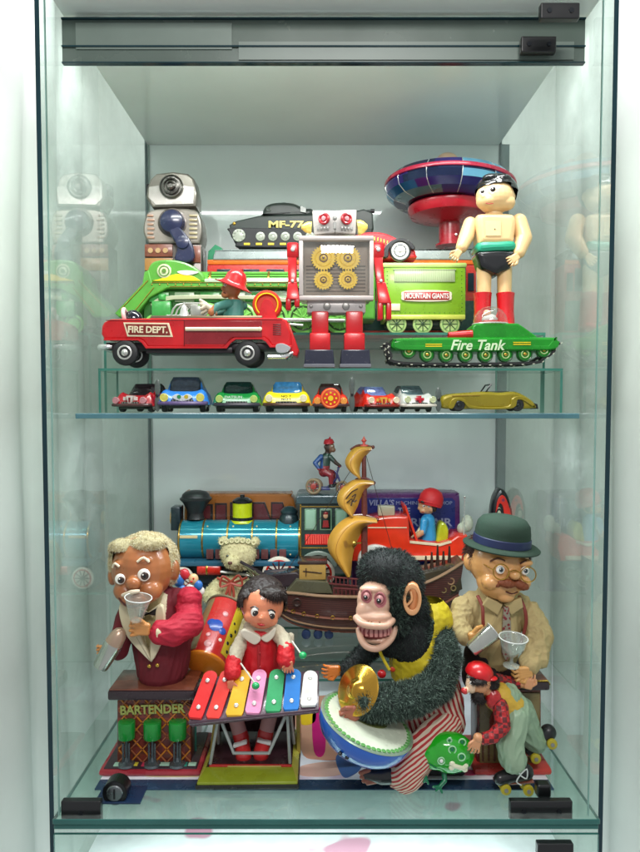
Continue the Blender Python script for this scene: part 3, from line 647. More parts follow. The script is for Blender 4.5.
for x, ax, r in ((311.5, (-1, 0, .05), 6), (358, (1, 0, .12), 7.5)):
    g = G(); g.lathe((x, 224, 14), [(r, 0), (r, 3), (r * .8, 6.5), (r * .3, 10.5)], ax, 24); part(t, 'ear_cone', g, mat('pale_yellow_plastic', '#ecd86a', rough=.3, coat=.3), o)
g = G()
for s_, p3 in ((0, [(292.5, 245, 12), (292.8, 262, 10), (292.5, 282, 4), (292.5, 296, -2)]), (1, [(379, 243, 12), (378.8, 262, 10), (381, 282, 4), (384, 300, -2)])):
    g = G(); x = p3[0][0]
    g.box(x - 6, x + 6, 240.5, 256, 6, 22, 2); g.hexa([(x - 5, 254, 7), (x + 4, 254, 7), (p3[2][0] + 4, 283, 0), (p3[2][0] - 4.5, 283, 0)], [(x - 5, 254, 20), (x + 4, 254, 20), (p3[2][0] + 4, 283, 13), (p3[2][0] - 4.5, 283, 13)], 1)
    q = p3[3]; xo = p3[2][0]
    g.hexa([(xo - 4.6, 282, -1), (xo + 4.6, 282, -1), (q[0] + 7, q[1] + 4, -6), (q[0] - 6, q[1] + 4, -6)], [(xo - 4.6, 282, 12), (xo + 4.6, 282, 12), (q[0] + 7, q[1] + 4, 9), (q[0] - 6, q[1] + 4, 9)], 1)
    g.box(q[0] - 6.5, q[0] - 1.5, q[1] + 2, q[1] + (14 if s_ == 0 else 20), -5, 8, 1); g.box(q[0] + 2, q[0] + 7, q[1] + 2, q[1] + (11 if s_ == 0 else 20), -5, 8, 1)
    a_ = part(t, 'arm', g, RED)
    g = G(); g.cyl((x, 248, 6), 2.2, -1, .5, b=.3); g.cyl((xo, 281, -1), 1.6, -1, .5, b=.3); part(t, 'rivet', g, SILV, a_)

# ---- green fire tank
t = T('toy_tank', 'green tin Fire Tank with clear dome and rubber tracks in front of the boy doll', 'toy tank', 473, 365.5, 1.345, Z1 + .0004)
hullp = spline([(391, 346, 0), (393, 340.5, 0), (400, 338, 0), (470, 337.3, 0), (550, 337.3, 0), (557, 339, 0), (559, 344, 0), (556, 348.5, 0), (546, 350.5, 0), (470, 351.5, 0), (403, 350.5, 0), (394, 349, 0)], 3, True)
TG = tin('tank_green', '#14891c'); g = G(); g.ext(hullp, -1.5, 44, 2.5); part(t, 'hull', g, TG)
trk = spline([(389, 346, 0), (399, 343, 0), (548, 342, 0), (556, 345, 0), (555, 352, 0), (545, 359, 0), (527, 364, 0), (404, 364, 0), (390, 354, 0)], 5, True)
for d in (1.5, 33):
    g = G(); gr = []
    tc = [Vector((v[0], v[1])) for v in trk]; c0 = Vector((473, 352)); inn = []
    for k in range(len(tc)):
        tn = (tc[(k + 1) % len(tc)] - tc[k - 1]).normalized(); nn = Vector((-tn.y, tn.x)); nn = nn if nn.dot(c0 - tc[k]) > 0 else -nn; inn.append(tc[k] + nn * 2.4)
    rr = [[P(a_.x, a_.y, d), P(a_.x, a_.y, d + 9), P(b_.x, b_.y, d + 9), P(b_.x, b_.y, d)] for a_, b_ in zip(tc, inn)]; rr.append(rr[0]); g.rings(rr, 0, False)
    L_ = 0
    pts_ = []
    for k in range(len(tc)):
        a_, b_ = tc[k], tc[(k + 1) % len(tc)]; n_ = max(1, int((b_ - a_).length / 3.4))
        for j in range(n_): pts_.append((a_ + (b_ - a_) * (j / n_), math.degrees(math.atan2(-(b_ - a_).y, (b_ - a_).x))))
    for k, (q, an) in enumerate(pts_):
        g.rot(q.x, q.y, d, -an); g.box(q.x - 1, q.x + 1, q.y - .35, q.y + .35, d - .4, d + 9.4, .2, mi=0)
        if k % 3 == 0: g.box(q.x - 1.1, q.x + 1.1, q.y - .6, q.y + .3, d - .8, d - .45, mi=1)
    g.norot()
    part(t, 'track', g, [RUB, mat('track_dots', '#c9cdb8', rough=.5)])
for x, y in ((409, 351), (427.5, 354.5), (446.5, 355), (466, 355), (486, 355), (506, 354.5), (525.5, 354), (544.5, 350)):
    g = G(); g.cyl((x, y, 2), 7.6, 0, 6, b=.8); g.tor((x, y, 1.6), 6.8, .8, mi=1); g.tor((x, y, 1.2), 3.6, .6, mi=2); g.cyl((x, y, .6), 1.7, 0, 2, b=.4, mi=3); g.tube([(x - 2.3, y, .9), (x + 2.3, y, .9)], .4, 6, 3)
    part(t, 'wheel', g, [TG, tin('dark_green_tin', '#0b4a18'), tin('pale_green_tin', '#b8d890'), GOLD])
g = G(); g.ext([(393, 342.5), (402, 341), (404, 346), (548, 346), (552, 341), (559, 341.5), (557, 347.5), (549, 349.5), (402, 350), (394, 347.5)], -2.6, -1.2, .4); part(t, 'skirt', g, TG)
g = G(); g.ext([(473, 338), (474, 325.5), (478, 322.5), (520, 322.5), (524, 325), (538, 335), (541, 338)], 6, 36, 1.6); o = part(t, 'turret', g, TG)
g = G(); g.lathe((495.5, 322, 21), [(17.6, 0), (17.4, 3), (16, 8.5), (12.5, 14), (7, 17.6), (.1, 18.9)], (0, 0, 1), 36); part(t, 'dome', g, PLAS, o)
g = G(); g.tor((495.5, 322, 21), 18, .8, (0, 0, 1)); part(t, 'dome_rim', g, SILV, o)
g = G(); g.ell((495, 317, 21), 8, 6, 7, 0); g.ell((492, 311, 20), 4, 4.2, 4, 1); g.box(486, 506, 319, 322, 10, 32, .6, 2); g.tube([(500, 318, 18), (503, 310, 18)], 1, 8, 2); part(t, 'pilot', g, [mat('pilot_grey', '#c8ccd0', rough=.4), mat('pilot_face', '#e2b9a0', rough=.4), RED], o)
g = G(); g.lathe((474, 333.5, 8), [(4.4, 0), (4.2, 10), (3.6, 19), (3.6, 24), (2.6, 24.5), (2.4, 21)], (-1, 0, -.05), 20); part(t, 'cannon', g, RED, o)
g = G(); g.text('Fire Tank', 450, 505, 340, 350.5, -2.9, .5, bold=.02, shear=.3); part(t, 'lettering', g, tin('letter_white_green', '#d6ecc4', wear=.0), smooth=False)
g = G(); 
for x0, x1, y in ((425, 441.5, 344), (425, 441.5, 346), (512.5, 530, 342.2), (512.5, 530, 344.2)): g.box(x0, x1, y, y + .9, -2.85, -2.4)
part(t, 'stripe', g, YEL)

# ---- green locomotive with tender
t = T('toy_train', 'apple green tin steam train with a MOUNTAIN GIANTS plate, behind the fire truck', 'toy train', 290, 333.5, 1.52, Z2 + .0004)
LG2 = tin('loco_green', '#569e38', rough=.28)
def L_(x, y): return (x, y)
g = G(); g.lathe((152, 281, 30), [(14, 0), (15, 2), (15, 150), (15, 178)], (1, 0, 0), 32); b_ = part(t, 'boiler', g, LG2)
g = G(); g.box(175, 320, 276, 280.5, 14.2, 16, .5); part(t, 'boiler_painted_highlight', g, tin('highlight_pale', '#c9cfc0', metal=.4), b_)  # pale strip painted as the sheen along the boiler
g = G()
for x in (206, 236, 266, 290): g.lathe((x, 281, 30), [(15.2, 0), (15.6, .4), (15.6, 2), (15.2, 2.4)], (1, 0, 0), 32)
part(t, 'boiler_ring', g, GOLD, b_)
g = G()
for y in (270.5, 273.5, 284): 
    dd = 30 - math.sqrt(max(1, 15.2 ** 2 - (y - 281) ** 2)); g.tube([(205, y, dd), (325, y, dd)], .45, 5)
for k in range(9): g.box(212 + k * 12, 219 + k * 12, 286.2, 288.6, 13, 15.2, .3)
part(t, 'pinstripe', g, tin('pin_dark_green', '#2a5a1c'), b_)
g = G()
for k in range(22): g.ell((150 + k * 8, 283, 7.6), .8, .8, .6, seg=8, rg=5)
g.tube([(150, 281, 7.6), (328, 281, 7.6)], .4, 5); g.tube([(168, 285.3, 7.6), (328, 285.3, 7.6)], .4, 5); g.tube([(146, 279, 7.6), (118, 309, 7.6)], .5, 5); g.tube([(152, 286, 7.6), (131, 312, 7.6)], .5, 5); part(t, 'gold_rivet_line', g, GOLD, b_)
g = G(); g.ext(spline([(144, 280, 0), (145, 268, 0), (150, 260, 0), (160, 257.5, 0), (175, 258, 0), (190, 263, 0), (201, 272, 0), (203, 280, 0)], 4), 10, 50, 2); sh_ = part(t, 'shroud', g, LG2)
g = G(); g.cyl((162, 269, 10), 7.2, -.8, .6, b=.3); g.tor((162, 269, 9.2), 5, .7, mi=1); g.cyl((162, 269, 9), 2.2, -.6, .5, mi=1); part(t, 'emblem', g, [tin('emblem_cream', '#cdd6a8'), tin('emblem_green', '#5f8a3c')], sh_)
g = G(); g.ext(spline([(150, 279, 0), (158, 277, 0), (175, 272, 0), (190, 274, 0), (199, 279, 0)], 4), 9.4, 10.4, .2); part(t, 'shroud_stripe', g, YEL, sh_)
g = G(); g.ext(spline([(175, 270, 0), (185, 268.5, 0), (197, 270.5, 0), (185, 273.5, 0)], 4, True), 8.9, 9.9, .2); part(t, 'shroud_flash', g, WHITE, sh_)
g = G(); g.ext([(142, 270), (147, 268), (150, 280), (330, 280), (330, 286), (165, 287), (148, 296), (132, 316), (116, 316), (112, 312), (140, 282)], 8, 52, 1.5); part(t, 'running_board', g, LG2)
g = G(); g.box(140, 345, 287, 324, 14, 46, 1.5); part(t, 'frame', g, tin('frame_green', '#2f6a2a'))
g = G()
for k in range(7): g.box(146 + k * 26, 166 + k * 26, 290, 300, 12.4, 14.2, .6, mi=k % 2)
g.box(150, 169, 300, 316, 6, 14, 1, mi=0); g.cyl((160, 299, 10), 4, 0, 6, (0, 0, 1), .6); part(t, 'panel', g, [tin('panel_green', '#3f9a48'), tin('panel_pale', '#9fb796')])
g = G(); g.ext(spline([(150, 301, 0), (170, 294, 0), (260, 294, 0), (290, 297, 0), (330, 293, 0), (330, 296, 0), (290, 301, 0), (262, 298, 0), (172, 298, 0), (152, 305, 0)], 3, True), 9, 11, .4); part(t, 'pipe', g, mat('pale_pipe', '#b9bf9e', rough=.3, metal=.3))
WG = tin('wheel_green', '#7ec45c')
for x in (205, 240, 272, 303, 340): wheel(t, x, 317, 16, 8, 4, tyre=WG, hub=tin('hub_dark', '#35502c'), hr=.8, spokes=12, spm=WG)
for x in (152, 172): wheel(t, x, 323, 10, 8, 4, tyre=WG, hub=tin('hub_dark', '#35502c'), hr=.75, spokes=8, spm=WG)
g = G(); g.tube([(190, 319, 5), (272, 319, 5), (345, 320, 5)], 1.9, 10); g.box(165, 192, 314, 324, 3, 10, 1.2); g.tube([(303, 325, 4), (250, 320, 3)], 1.4, 8); part(t, 'connecting_rod', g, SILV)
g = G(); g.ext([(322, 262), (376, 262), (376, 318), (322, 318)], 8, 52, 2); cb = part(t, 'cab', g, LG2)
g = G(); g.box(318, 380, 258, 262.5, 5, 55, 1.5); part(t, 'cab_roof', g, mat('roof_black', '#25282a', rough=.3), cb)
g = G(); g.box(384.5, 467.5, 264, 317, 8, 50, 1.5); td = part(t, 'tender', g, tin('tender_green', '#82b22a'))
g = G(); g.box(383.5, 468.5, 261, 266, 7, 51, 1.4); g.box(385, 467, 313.5, 318.5, 7, 51, .8, 1); part(t, 'tender_rim', g, [tin('pale_rim', '#b9d67a'), tin('rim_olive', '#c6cf5a')], td)
g = G(); g.box(395, 456.5, 268.5, 280.5, 7, 8.4, .3); g.box(394, 457.5, 267.7, 268.6, 6.6, 8.4); part(t, 'louvre_panel', g, pattern('louvre', 'stripe', '#b6c49a', '#93ab78', scale=260, axis=(1, 0, 0), fac=.7), td)
g = G(); pl = spline([(407, 289.5, 0), (448, 289.5, 0), (453, 294.8, 0), (448, 300, 0), (407, 300, 0), (402.5, 294.8, 0)], 3, True); g.ext(pl, 6.6, 8.4, .3); lp = part(t, 'name_plate', g, tin('plate_cream', '#e2d6c0'), td)
g = G(); g.box(405, 450.5, 290.7, 298.9, 6.2, 7, .3); part(t, 'plate_field', g, tin('plate_red', '#b83232'), lp)
g = G(); g.text('MOUNTAIN GIANTS', 405.8, 449.8, 292.2, 297.6, 6.1, .4, bold=.02); part(t, 'lettering', g, WHITE, lp, smooth=False)
g = G(); g.box(391.5, 401, 302.5, 309.5, 7, 8.4, .3); part(t, 'small_label', g, CREAM, td)
g = G()
for x, y in [(388, 270 + k * 4) for k in range(11)] + [(463.5, 270 + k * 4) for k in range(11)] + [(391 + k * 5, 311.6) for k in range(15)]: g.ell((x, y, 8), .6, .6, .5, seg=8, rg=5)
part(t, 'rivet', g, tin('rivet_olive', '#4d7d14'), td)
for x in (397.8, 424.2, 451.8): wheel(t, x, 322.8, 10.2, 9, 4, tyre=tin('tyre_pale_green', '#a8c47a'), hub=tin('hub_mid', '#6f9a50'), hr=.8, spokes=8, spm=tin('hub_dark', '#35502c'))
g = G(); g.box(388, 464, 316, 324, 14, 44, 1); part(t, 'tender_frame', g, mat('under_dark', '#27332a', rough=.5), td)

# ---- red carriage behind
t = T('toy_carriage', 'long red tin rail carriage with a silver grey roof, behind the green train', 'toy carriage', 340, 345, 1.64, Z2 + .0004)
g = G(); g.box(206, 478, 262, 338, 6, 46, 2); o = part(t, 'body', g, tin('carriage_red', '#c02a1e'))
g = G(); g.box(206.5, 477.5, 258.6, 263.2, 5.2, 6.4, .4); part(t, 'stripe', g, ORANGE, o)
g = G(); g.ext(spline([(212, 259, 0), (214, 251, 0), (222, 248.5, 0), (300, 248, 0), (462, 248, 0), (470, 251, 0), (473, 259, 0)], 3), 4, 48, 1.5); part(t, 'roof', g, mat('roof_silver', '#9aa5a3', rough=.25, metal=.5))
g = G(); g.ext([(450, 267), (467, 267), (467, 290), (450, 290)], 4.6, 6.4, .3); g.ext([(469, 272), (475, 272), (475, 290), (469, 290)], 4.4, 6.4, .3)
for k in range(9): g.box(216 + k * 25, 234 + k * 25, 268, 290, 4.6, 6.4, .6)
part(t, 'window', g, mat('window_navy', '#23313c', rough=.15))
g = G(); g.box(208, 476, 300, 330, 4.4, 6.4, .5); part(t, 'lower_panel', g, tin('panel_bottle', '#123a34'))
for x in (230, 260, 420, 450): wheel(t, x, 337, 8, 6, 4, tyre=BLK, hub=RED, hr=.7)
g = G(); g.ext([(205, 259), (206, 248), (213, 241), (219, 244), (224, 249), (212, 251), (211, 259)], 14, 26, .6); part(t, 'nose_cowl', g, tin('cowl_green', '#1d7a52'))

# ---- MF-77 tank on the carriage roof
t = T('toy_tank', 'dark tin MF-77 battle tank standing on the silver roof of the red carriage', 'toy tank', 300, 247.5, 1.662, None)
t.org.z = W(340, 248, 1.662).z; t.o.location = t.org
DK = tin('tank_dark', '#18251f', wear=.05, rough=.5, coat=.05); g = G()
g.ext([(229, 224), (236, 220), (258, 215), (300, 214), (345, 213), (364, 208), (373, 212), (374, 228), (368, 234), (240, 234), (230, 231)], 2, 36, 1.6); part(t, 'hull', g, DK)
g = G(); g.ext(spline([(261, 212, 0), (265, 203, 0), (275, 199.5, 0), (292, 200, 0), (304, 205, 0), (312, 206, 0), (312, 213, 0), (300, 215, 0), (262, 215, 0)], 4, True), 8, 30, 3.5); o = part(t, 'turret', g, DK)
g = G(); g.tube([(312, 208.5, 18), (350, 207, 18), (374, 206, 18)], [1.8, 1.5, 1.5], 10); g.cyl((372, 206, 18), 2.2, 0, 4, (1, 0, 0)); part(t, 'gun', g, BLK, o)
g = G(); g.tor((268, 207, 7.6), 2, .5); g.cyl((283, 200, 18), 4, 0, 2, (0, 0, 1), .5); g.ext([(300, 203), (306, 206), (306, 211), (300, 210)], 6.6, 8.4, .3); part(t, 'hatch', g, tin('hatch_grey', '#5b655c'), o)
g = G(); g.text('MF-77', 268.5, 304, 220.5, 227.5, 1.6, .6, bold=.035); part(t, 'lettering', g, tin('letter_yellow', '#c8b43a', wear=.0), smooth=False)
g = G(); tk = spline([(229, 231, 0), (234, 227.5, 0), (300, 229, 0), (362, 228, 0), (372, 232, 0), (362, 243, 0), (352, 247, 0), (246, 247, 0), (236, 242, 0)], 4, True); g.ext(tk, 0, 8, .8); g.ext([(p[0], p[1]) for p in tk], 30, 38, .8); part(t, 'track', g, RUB)
g0 = tin('wheel_grey_tin', '#9aa092', wear=.08)
g = G(); g.cyl((239, 235.5, 0), 6.5, -1, 1, b=.4)
for k in range(10): g.cyl((239 + 5.2 * math.cos(k * .63), 235.5 + 5.2 * math.sin(k * .63), -.8), 1.2, -.8, .5)
part(t, 'sprocket', g, g0)
for k in range(7):
    x = 260.5 + k * 12.4; g = G(); g.cyl((x, 236.5, 0), 4.6, -1, 1, b=.4); g.tor((x, 236.5, -.9), 2.2, .5); part(t, 'road_wheel', g, g0)
g = G()
for k in range(9): g.box(244 + k * 12, 250 + k * 12, 243, 245, -.8, .4)
part(t, 'track_marks', g, YEL)
g = G(); g.ell((234, 223, 3), 2, 2.2, 2); part(t, 'headlight', g, GOLD)

# ---- red roadster on the tender
t = T('toy_car', 'red tin roadster with a white wheel and black fender on the green tender', 'toy car', 385, 261, 1.56, None)
t.org.z = W(385, 261.2, 1.53).z; t.o.location = t.org
g = G(); g.ext(spline([(340, 256, 0), (341, 243, 0), (352, 236, 0), (366, 231.5, 0), (384, 232, 0), (400, 239, 0), (412, 246, 0), (416, 253, 0), (410, 258, 0)], 4, True), 2, 34, 2); b_ = part(t, 'body', g, tin('roadster_red', '#c8202a'))
g = G()
for k in range(5): g.box(374 + k * 3.2, 375.4 + k * 3.2, 236.5 + k * .9, 242 + k * .9, .8, 2.4, .2)
part(t, 'louvre', g, GOLD, b_)
g = G(); g.ext([(q[0], q[1]) for q in spline([(383, 257, 0), (385, 247, 0), (391, 241, 0), (400, 238.5, 0), (409, 241, 0), (415, 248, 0), (412, 250, 0), (407, 245, 0), (400, 242.5, 0), (393, 245, 0), (389, 250, 0), (388, 257, 0)], 3, True)], -2, 10, .7); part(t, 'fender', g, BLK)
for x in (352, 400):
    for d in (-1.5, 29): wheel(t, x, 251, 10.2, d, 6, hub=WHITE, hr=.8) if False else wheel(t, x, 251, 10.2, d, 6, tyre=tin('whitewall', '#dcdcd6', wear=0), hub=mat('hub_dark_steel', '#3f4548', rough=.3, metal=.7), hr=.62, spokes=6, spm=SILV)
g = G(); g.tor((400, 251, -1.8), 9.8, .9); part(t, 'tyre_rim', g, RUB)

# ---- flying saucer ride
t = T('toy_saucer_ride', 'blue and purple metallic tin flying saucer on a red stand', 'toy saucer', 449, 247, 1.70, None)
t.org.z = W(340, 248, 1.70).z; t.o.location = t.org
SB = tin('saucer_blue', '#2f6a9a', metal=.5, rough=.2); SP = tin('saucer_purple', '#3a2f7c', metal=.5, rough=.2); SL = tin('saucer_light', '#6aa6c4', metal=.4, rough=.2); SN = tin('saucer_navy', '#1c2748', metal=.5, rough=.2); SG2 = tin('saucer_steel', '#5f7f86', metal=.5, rough=.25)
AX = Vector((.05, .02, 1)); C = (449.5, 188, 0)
g = G(); prof = [(50, 11), (58, 8.5), (62.5, 3), (64, -3), (62, -9.5), (55, -15), (43, -18.5), (25, -20)]
rnd = random.Random(3)
for l in range(len(prof) - 1):
    k = 0
    while k < 360:
        st = rnd.choice((24, 30, 36, 42)); e_ = min(360, k + st)
        m_ = rnd.choice((0, 1, 2, 0, 1, 3)) if l < 5 else rnd.choice((1, 3, 3, 4))
        g.lathe(C, [prof[l], prof[l + 1]], AX, max(2, (e_ - k) // 3), m_, False, k, e_); k = e_
g.lathe(C, [(50, 11), (30, 15), (10, 17), (.1, 17)], AX, 48, 2, False)
part(t, 'saucer_body', g, [SB, SP, SL, SN, SG2], angle=50)
g = G(); g.lathe(C, [(62.8, 3.6), (64.3, 3), (64.9, 1), (64.6, -.6), (63.6, -.9)], AX, 64); part(t, 'rim_band', g, tin('band_magenta', '#b02040'))
g = G()
for k in range(0, 360, 30):
    a_ = math.radians(k); AN, U_, V_ = frame(AX); g.tube([((Vector((449.5, 0, -188)) + AN * h_ + (U_ * math.cos(a_) + V_ * math.sin(a_)) * r_)) for r_, h_ in prof[:7]] and [(q.x, -q.z, q.y) for q in [(Vector((449.5, 0, -188)) + AN * h_ + (U_ * math.cos(a_) + V_ * math.sin(a_)) * r_) for r_, h_ in prof[:7]]], .35, 5)
    part(t, 'seam_rib', g, SILV); g = G()
g = G(); g.lathe((449, 205, 0), [(6, -26), (9, -19), (30, -14.5), (38, -12), (41, -7), (41, -3), (39, -1), (10, 2)], (0, 0, 1), 48); part(t, 'dish', g, tin('dish_red', '#a81828'))
g = G(); g.lathe((449.5, 246.5, 0), [(14, 0), (14, 2), (10.5, 3), (10.5, 30)], (0, 0, 1), 32); o = part(t, 'stand', g, tin('stand_red', '#a01c28'))
g = G(); g.cyl((454, 237, -10.2), 1.3, -1, 1, b=.3); part(t, 'screw', g, SILV, o)
g = G(); g.ell((447, 168, 0), 14, 15, 14, 0); g.ell((461, 170, 2), 10, 12, 9, 1); part(t, 'pilot', g, [mat('pilot_beige', '#c9a68a', rough=.4), tin('pilot_red', '#9a4038')])

# ---- boy doll
t = T('toy_boy_figure', 'boy doll with black hair, bare chest, black shorts and red boots', 'toy figure', 493, 334, 1.455, Z2 + .0004)
VS = mat('vinyl_skin', '#e3bd88', rough=.38, coat=.15, sss=.15, var=.03)
g = G(); g.ext(spline([(476.5, 246, 0), (474.5, 228, 0), (475, 219, 0), (480, 215.5, 0), (507, 215.5, 0), (513, 219, 0), (514, 228, 0), (511.5, 246, 0)], 4), -10, 16, 5); g.limb([(494, 218, 2), (495, 208, 2)], [9, 8]); torso = blob(t, 'torso', g, VS, vox=.9, sm=3)
g = G(); g.ext([(483, 224), (498, 224), (498, 238.5), (483, 238.5)], -10.9, -9.2, .25); part(t, 'chest_panel', g, mat('panel_skin', '#e6c48e', rough=.35), torso)
g = G(); g.cyl((492, 232, -11.3), .6, 0, 1); part(t, 'panel_screw', g, mat('screw_dark', '#33363a', rough=.25, metal=.8), torso)
g = G(); g.ell((495, 197, 0), 19, 17, 17.5); g.ell((486, 203, -5), 11, 8.5, 11); g.ell((504, 204, -4), 10, 8, 10); g.ell((480.5, 200.5, -13), 2.6, 2.2, 2.2); g.ell((512, 196, 2), 4, 5.5, 3.5)
hd = blob(t, 'head', g, VS, vox=.7, sm=3)
g = G(); g.ell((497, 191.5, 3), 21.5, 18.5, 20.5); g.ell((489, 181, -8), 9, 4.5, 7); g.ell((500, 182, -9), 9, 5, 7)
blob(t, 'hair', g, mat('black_vinyl', '#101114', rough=.22, coat=.4), hd, vox=.9, sm=2, keep=lambda c_: (-c_.z < 188 - (c_.x - 495) * .1 or c_.y > 3 or (c_.x > 507 and -c_.z < 192)))
eye(t, 489.5, 194.5, -15.4, 4.0, hd, lx=-.6, ry=5, ir=.7); eye(t, 479.6, 195.5, -12.2, 2.9, hd, lx=-.3, ry=3.8, ir=.7)
g = G(); g.tube([(485.5, 187, -16.5), (489, 185.8, -17), (493, 186.6, -16.4)], .6, 6, sm=2); g.tube([(477, 188.5, -13), (479.4, 187.2, -14.5), (481.5, 188, -15.4)], .6, 6, sm=2); part(t, 'eyebrow', g, BLK, hd)
g = G(); g.tube([(482, 207.5, -15.2), (485.5, 208.6, -16.2), (489, 208, -16)], .5, 6, sm=2); part(t, 'mouth', g, mat('mouth_red', '#a03028'), hd)
g = G(); g.ext(spline([(476, 244.5, 0), (494, 243.3, 0), (511.5, 243, 0), (512, 252, 0), (494, 253.3, 0), (476, 253.8, 0)], 3, True), -11.2, 17, 4); part(t, 'belt', g, mat('green_belt', '#1f9a78', rough=.3, coat=.3), torso)
g = G(); g.ext(spline([(476.5, 252.5, 0), (511.5, 252, 0), (512, 262, 0), (508, 270, 0), (499, 274.5, 0), (494, 277, 0), (488, 274.5, 0), (479, 270, 0), (476, 262, 0)], 3, True), -10.4, 16, 5); blob(t, 'shorts', g, mat('black_vinyl', '#101114', rough=.22, coat=.4), torso, vox=.9, sm=3)
for x, xb in ((484.5, 483), (505, 506)):
    g = G(); g.limb([(x, 268, 2), (x, 300, 2)], [7.6, 6.8]); lg = blob(t, 'leg', g, VS, vox=.9, sm=3)
    g = G(); g.lathe((xb, 331, 2), [(9.5, 0), (9, 8), (8.2, 20), (8.6, 34), (9.2, 38), (8, 38.5), (7, 36)], (0, 0, 1), 28); g.ell((xb, 330, -5), 9.2, 6.5, 15); g.box(xb - 9, xb + 9, 331, 334, -18, 12, 1); part(t, 'boot', g, mat('red_vinyl', '#c81a22', rough=.25, coat=.4), lg)
g = G(); g.limb([(470.5, 223, 2), (466, 237, -2), (460, 249, -8)], [6.8, 7.6, 6]); ar = blob(t, 'arm', g, VS, torso, vox=.9, sm=3)
hand(t, 455.5, 255.5, -12, 7.2, 235, VS, ar, curl=1.0, flip=-1)
g = G(); g.limb([(519.5, 221, 2), (523.5, 238, 0), (517, 254, -7)], [8, 8.6, 6.2]); ar = blob(t, 'arm', g, VS, torso, vox=.9, sm=3)
hand(t, 512, 260, -12, 7.6, 215, VS, ar, curl=1.0, flip=1)

# ---- camera-headed robot at the back left
t = T('toy_robot', 'bronze tin robot with a camera lens face and a dark blue crank arm', 'toy robot', 172, 345, 1.64, Z2 + .0004)
BZ = tin('bronze_tin', '#857f76', metal=.55, rough=.3, wear=.12, wcol='#4c4038'); BZD = tin('bronze_dark', '#544c46', metal=.5, rough=.35, wear=.1)
g = G(); g.ext([(149, 178), (155, 172), (172, 170), (187, 172), (193, 177), (196, 192), (195, 205), (151, 206), (145, 196), (146, 186)], 4, 34, 2); hd = part(t, 'head', g, BZ)
g = G(); g.ext([(148, 186), (160, 184), (165, 192), (178, 192), (182, 184), (194, 186), (193, 203), (155, 204), (148, 197)], 2.8, 4.6, .4); part(t, 'face_plate', g, tin('plate_light', '#c9c2bc', metal=.4, rough=.25, wear=.08), hd)
g = G(); g.lathe((171, 186, 4), [(12, 0), (12, 3), (10.5, 4.2), (10, 3), (8.4, 3), (8.2, 6), (6.6, 6.6), (6.2, 4), (4.6, 4), (4.4, 8), (3, 9), (2.6, 6.5), (.1, 6.5)], (0, -1, 0), 36); part(t, 'lens', g, mat('lens_steel', '#6e6a66', rough=.25, metal=.85, var=.15), hd)
g = G(); g.box(143, 147.5, 180, 192, 10, 24, 1); part(t, 'ear', g, BLK, hd)
g = G(); g.box(158, 188, 204, 210, 10, 28, 1.2); part(t, 'neck', g, BZD)
g = G(); g.ext(spline([(148, 243, 0), (142.5, 232, 0), (144, 218, 0), (150, 209.5, 0), (172, 207.5, 0), (194, 209, 0), (200, 218, 0), (201.5, 232, 0), (199, 243, 0)], 3), 2, 36, 2); bd = part(t, 'torso', g, BZ)
g = G(); g.cyl((172, 222, 1.4), 14.5, -.4, 1, b=.4); part(t, 'dial', g, BZD, bd)
g = G()
for k in range(6):
    g.box(147, 153 + (k % 2), 214 + k * 4.4, 216.2 + k * 4.4, .9, 2.3, .2, 0); g.box(189, 197, 214 + k * 4.4, 216.2 + k * 4.4, .9, 2.3, .2, 1)
part(t, 'vent', g, [tin('vent_rust', '#a4806a'), tin('vent_gold', '#a99a78')], bd)
DB = mat('dark_blue_plastic', '#1f2546', rough=.25, coat=.4)
g = G(); g.lathe((172.5, 222.5, 1), [(12.5, 0), (12.5, 4), (11, 7), (6, 9), (.1, 9.6)], (0, -1, 0), 32); g.ext(spline([(170, 232, 0), (180, 228, 0), (193, 245, 0), (194, 262, 0), (176, 262, 0), (178, 248, 0)], 4, True), -7, 1, 2); g.cyl((184, 244, -7), 6.5, -2, 0, b=.6); part(t, 'crank_arm', g, DB)
g = G(); g.box(143.5, 201, 243, 320, 4, 34, 1.5); lb = part(t, 'lower_body', g, BZD)
g = G(); g.box(144, 172, 243.5, 256, 2.4, 4.2, .4, 0); g.box(144, 172, 257.5, 270, 2.4, 4.2, .4, 1); g.box(191, 200, 245, 262, 2.4, 4.2, .4, 0)
for k in range(3): g.cyl((150 + k * 7.5, 250, 2), 2.6, -.6, .6, mi=2)
part(t, 'printed_plate', g, [tin('plate_rust', '#7e4634', wear=.12), tin('plate_amber', '#a4743a', wear=.12), tin('plate_sand', '#b89468')], lb)
for x in (158, 187): g = G(); g.box(x - 10, x + 10, 318, 345, 0, 36, 1.5); part(t, 'foot', g, BLK)
